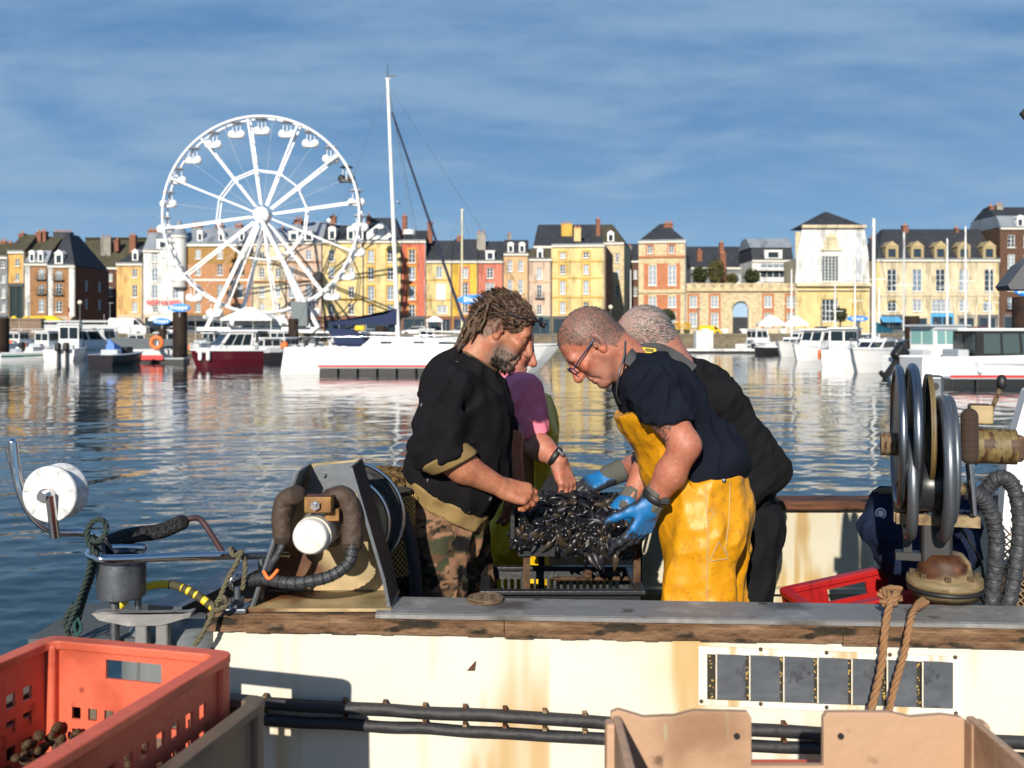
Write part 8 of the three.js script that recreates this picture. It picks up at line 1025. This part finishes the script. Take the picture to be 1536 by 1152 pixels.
// --- navy jacket thrown over the hauler base ---
{
  const S = new Sdf(0.04), fo = folds(0.012, 13, V(0.2, 1, 0.3)); S.cap(P(1327, 752, 3.02), P(1318, 790, 3.0), 0.040, 0.048); S.cap(P(1318, 790, 3.0), P(1345, 845, 2.98), 0.05, 0.04); S.ell(P(1390, 838, 3.0), V(0.13, 0.065, 0.09)); S.cap(P(1330, 760, 3.05), P(1400, 810, 3.05), 0.05, 0.06); S.cap(P(1440, 770, 3.05), P(1448, 830, 3.0), 0.05, 0.045); S.cap(P(1400, 800, 3.05), P(1440, 775, 3.05), 0.06, 0.05); S.ell(P(1395, 885, 3.02), V(0.12, 0.12, 0.09));
  const c = P(1390, 880, 3.0), g = thing('jacket', 'navy jacket with a round white badge thrown down behind the hauler', 'jacket', c.toArray()); const S2 = new Sdf(0.01); S2.lo = S.lo; S2.hi = S.hi; S2.fn((x, y, z) => S.ev(x, y, z) + fo(x, y, z), 0.01, 0); partW('cloth', S2.mesh(0.007, clothColor([0.012, 0.020, 0.045], 0.3)), M.cloth, g);
  const p = hit(S2, 1321, 770, 0.004); const b = partW('badge', cyl(0.0165, 0.003, p.x, p.y, p.z, 'z', 24), M.white, g); partW('badge_ring', [new THREE.TorusGeometry(0.011, 0.002, 6, 24).translate(p.x, p.y, p.z + 0.002)], plain(0.1, 0.15, 0.3, 0.6), b);
  const r = P(1328, 738, 3.02); partW('cuff', new THREE.TorusGeometry(0.026, 0.011, 8, 20).rotateX(1.3).translate(r.x, r.y, r.z), M.ropeOlive, g);
}
// ---------- sorting table, mussels, black crate ----------
M.darkRust = std({ color: lin(0.22, 0.15, 0.12), roughness: 0.9, map: rep(T.rust, 0.3) });
M.blackSteel = std({ color: lin(0.022, 0.023, 0.026), roughness: 0.36, bumpMap: rep(T.grain, 0.2), bumpScale: 0.0006 });
{
  const x0 = P(772, 800, 3.2).x, x1 = 0.40, y = 1.735, g = thing('sorting_table', 'black steel sorting table with tines and rusty legs under the mussels', 'table', [0.2, DECK, -3.38]);
  partW('tray', [bx(x1 - x0, 0.012, 0.46, (x0 + x1) / 2, y, -3.38), bx(0.012, 0.09, 0.46, x0 - 0.007, y + 0.035, -3.38), bx(x1 - x0 - 0.02, 0.05, 0.012, (x0 + x1) / 2, y - 0.02, -3.144)], M.blackSteel, g);
  partW('back_sheet', prism([0, 1, 2, 3], (i) => [P(776, 790, 3.5), P(870, 780, 3.6), P(862, 712, 3.62), P(822, 716, 3.58)][i].clone().add(V(0, 0, -0.01)), (i) => [P(776, 790, 3.5), P(870, 780, 3.6), P(862, 712, 3.62), P(822, 716, 3.58)][i]), M.blackSteel, g);
  for (let i = 0; i < 13; i++) { const px = 846 + i * 8.5; partW('tine', beam(P(px + 12, 740, 3.62), P(px - 4, 766, 3.5), 0.007, 0.012), M.blackSteel, g); }
  partW('tine_bar', bar(P(850, 741, 3.62), P(958, 741, 3.62), 0.006, 0.006, 8), M.blackSteel, g);
  for (const [px, d] of [[790, 3.17], [955, 3.17], [812, 3.58], [958, 3.58]]) { const a = P(px, 805, d); partW('leg', bx(0.022, y - DECK - 0.01, 0.022, a.x, (y + DECK) / 2 - 0.005, a.z), M.darkRust, g); }
  for (const z of [-3.17, -3.58]) partW('lower_rail', bx(0.40, 0.02, 0.02, 0.21, 1.30, z - 0.0221), M.darkRust, g);
  partW('knob', new THREE.SphereGeometry(0.017, 14, 10).translate(P(882, 862, 3.3).x, P(882, 862, 3.3).y, -3.3), M.darkRust, g); partW('cross_bar', bar(P(830, 868, 3.3), P(958, 868, 3.3), 0.007, 0.007, 8), M.darkRust, g);
  // black fish crate on the lower rails
  const c = thing('fish_crate', 'black slotted crate standing under the sorting table', 'crate', [0.155, 1.335, -3.22]), W = 0.50, L = 0.30, H = 0.27, wl = (w, h, n) => { const ho = []; for (let i = 0; i < n; i++) { const x = (i - (n - 1) / 2) * (w - 0.06) / n; for (const [a, b] of [[0.185, 0.228], [0.10, 0.16], [0.03, 0.08]]) ho.push(rect(x - 0.007, a, x + 0.007, b)); } return extr(rect(-w / 2, 0, w / 2, h), 0.006, ho); };
  for (const s of [1, -1]) { part('side_wall', wl(W - 0.02, H - 0.01, 19).rotateX(s * 0.12).translate(0, 0, s * (L / 2 - 0.03)), M.blackSteel, c); part('end_wall', wl(L - 0.05, H - 0.01, 9).rotateY(Math.PI / 2).rotateZ(-s * 0.10).translate(s * (W / 2 - 0.03), 0, 0), M.blackSteel, c); part('rim', [rbx(W + 0.01, 0.014, 0.03, 0.004, 0, H - 0.008, s * (L / 2 + 0.004))], M.blackSteel, c); part('rim', [rbx(0.03, 0.0138, L - 0.022, 0.004, s * (W / 2 - 0.01), H - 0.0085, 0)], M.blackSteel, c); }
  part('base', bx(W - 0.08, 0.008, L - 0.08, 0, 0.004, 0), M.blackSteel, c);
}
{
  // a mussel: pointed at one end, two valves
  const mus = (k) => { const s = new THREE.SphereGeometry(1, 12, 8), p = s.attributes.position; for (let i = 0; i < p.count; i++) { const x = p.getX(i), t = (x + 1) / 2, w = Math.pow(t, 0.62) * 1.05; const ridge = 1 - 0.10 * (Math.abs(p.getZ(i)) < 0.12 ? 1 : 0); p.setXYZ(i, x * 0.031, (p.getY(i) * 0.0155 * w + 0.005 * Math.sin(t * 2.6 + k)) * ridge, p.getZ(i) * 0.0105 * w); } s.computeVertexNormals(); return s; };
  const geos = [0, 0.4, 0.9].map(mus), tones = [[0.006, 0.007, 0.010], [0.010, 0.010, 0.014], [0.020, 0.016, 0.014], [0.05, 0.035, 0.02], [0.012, 0.012, 0.022]].map((c, i) => std({ color: lin(...c.map((v) => v * 1.0)), roughness: 0.28 + 0.05 * i, map: rep(T.mottle, 0.2) }));
  tones.push(std({ color: lin(0.11, 0.10, 0.085), roughness: 0.5 })); reseed(555);
  let first = []; const hgt = (x, z) => 1.74 + 0.105 * Math.exp(-(((x - 0.19) / 0.16) ** 4)) * Math.exp(-(((z + 3.32) / 0.17) ** 4)) + 0.016 * n2(x * 20, z * 20);
  const S = new THREE.PlaneGeometry(0.40, 0.42, 40, 40).rotateX(-Math.PI / 2).translate(0.2, 0, -3.35), sp = S.attributes.position; for (let i = 0; i < sp.count; i++) sp.setY(i, Math.max(1.742, hgt(sp.getX(i), sp.getZ(i)) - 0.028)); S.computeVertexNormals();
  const mm = singleW('mussel_bed', S, plain(0.006, 0.006, 0.007, 0.8), 'tangled dark mass underneath the loose mussels on the table', 'mussels'); mm.userData.kind = 'stuff';
  const put = (p, rot, i) => { const m = single('mussel', geos[i % 3], tones[rnd() < 0.025 ? 5 : Math.floor(rnd() * 5)], 'loose dark mussel in the pile on the sorting table', 'mussel', 'mussels piled on the sorting table'); m.position.copy(p); m.rotation.set(...rot); m.scale.setScalar(rr(0.68, 1.12)); return m; };
  const spot = () => { const z = -3.128 - 0.40 * Math.pow(rnd(), 1.9), x = rr(0.008, 0.39), slope = (hgt(x, z) - hgt(x, z + 0.01)) / -0.01; return [V(x, hgt(x, z) + rr(-0.010, 0.008), z), slope]; };
  { const small = [0, 0.6].map((k) => { const g = mus(k); return g; }), all = []; for (let i = 0; i < 640; i++) { const [p, sl] = spot(); const g = small[i % 2].clone(), k = rr(0.7, 1.1); all.push(g.scale(k, k, k).rotateZ(rr(-0.9, 0.9)).rotateY(rr(0, 6.28)).rotateX(rr(-0.8, 0.8) + Math.atan(sl) * 0.5).translate(p.x, p.y - 0.014, p.z)); } const m = singleW('mussel_heap', all, tones[1], 'dense lower layer of dark mussels heaped on the sorting table', 'mussels'); m.userData.kind = 'stuff'; }
  for (let i = 0; i < 232; i++) { const [p, sl] = spot(); put(p, [rr(-1.1, 1.1) + Math.atan(sl) * 0.5, rr(0, 6.28), rr(-0.9, 0.9)], i); }
  // clumps hanging over the front edge
  for (let i = 0; i < 64; i++) { const x = rr(0.03, 0.375), k = rnd() ** 1.6 * (0.035 + 0.06 * sstep(0.08, 0.24, x)); const m = put(V(x, 1.752 - k, -3.128 + rr(-0.004, 0.012)), [rr(-0.6, 0.6), rr(-0.5, 0.5) + (rnd() < 0.5 ? Math.PI : 0), rr(0.5, 2.6)], i); m.userData.label = 'mussel hanging in a clump over the front edge of the table'; m.userData.group = 'mussels hanging over the table edge'; }
  for (const [px, py, a] of [[908, 832, 1.9], [905, 845, 1.75], [862, 822, 1.3], [845, 812, 2.2]]) { const p = P(px, py, 3.12); const m = put(p, [0.2, 0.3, a], 1); m.scale.setScalar(1.15); m.userData.label = 'single mussel dangling below the edge of the sorting table'; m.userData.group = 'mussels dangling by threads'; }
}
// pile of brown net behind the winch
{
  const S = new Sdf(0.05); S.ell(P(520, 745, 3.35), V(0.14, 0.10, 0.16)); S.ell(P(580, 740, 3.45), V(0.12, 0.085, 0.16), 0.05); S.ell(P(600, 800, 3.4), V(0.10, 0.2, 0.16), 0.06); S.ell(P(470, 800, 3.35), V(0.06, 0.12, 0.14), 0.06); S.ell(P(540, 900, 3.4), V(0.22, 0.3, 0.2), 0.06); const S2 = new Sdf(0.01); S2.lo = S.lo; S2.hi = S.hi; S2.fn((x, y, z) => S.ev(x, y, z) + 0.014 * n3(x * 16, y * 16, z * 16) + 0.007 * n3(x * 50, y * 50, z * 50), 0.01, 0);
  const c = P(540, 900, 3.4), g = thing('net_pile', 'heap of tangled brown fishing net behind the winch', 'net', [c.x, DECK, c.z]); partW('heap', S2.mesh(0.009, (x, y, z) => { const k = 0.7 + 0.5 * n3(x * 60, y * 60, z * 60); return [0.17 * k, 0.105 * k, 0.045 * k]; }), M.cloth, g);
  reseed(808); const f = []; for (let i = 0; i < 420; i++) { const u = V(rr(-1, 1), rr(0, 1), rr(-0.3, 1)).normalize(), c0 = [P(520, 745, 3.35), P(580, 740, 3.45), P(595, 780, 3.4)][i % 3]; let t = 0.03; for (let k = 0; k < 20; k++) t += S2.ev(c0.x + u.x * t, c0.y + u.y * t, c0.z + u.z * t) * -0.8 * -1; const p = u.clone().multiplyScalar(t).add(c0), a = V(rr(-1, 1), rr(-0.5, 0.5), rr(-1, 1)).multiplyScalar(0.035); f.push(new THREE.TubeGeometry(new THREE.CatmullRomCurve3([p.clone().sub(a), p.clone().addScaledVector(u, rr(0.004, 0.016)), p.clone().add(a), p.clone().add(a).addScaledVector(u, -0.01)]), 6, 0.0014, 4)); } partW('loose_twine', f, M.net, g).userData.kind = 'stuff';
}
renderer.render(scene, camera);
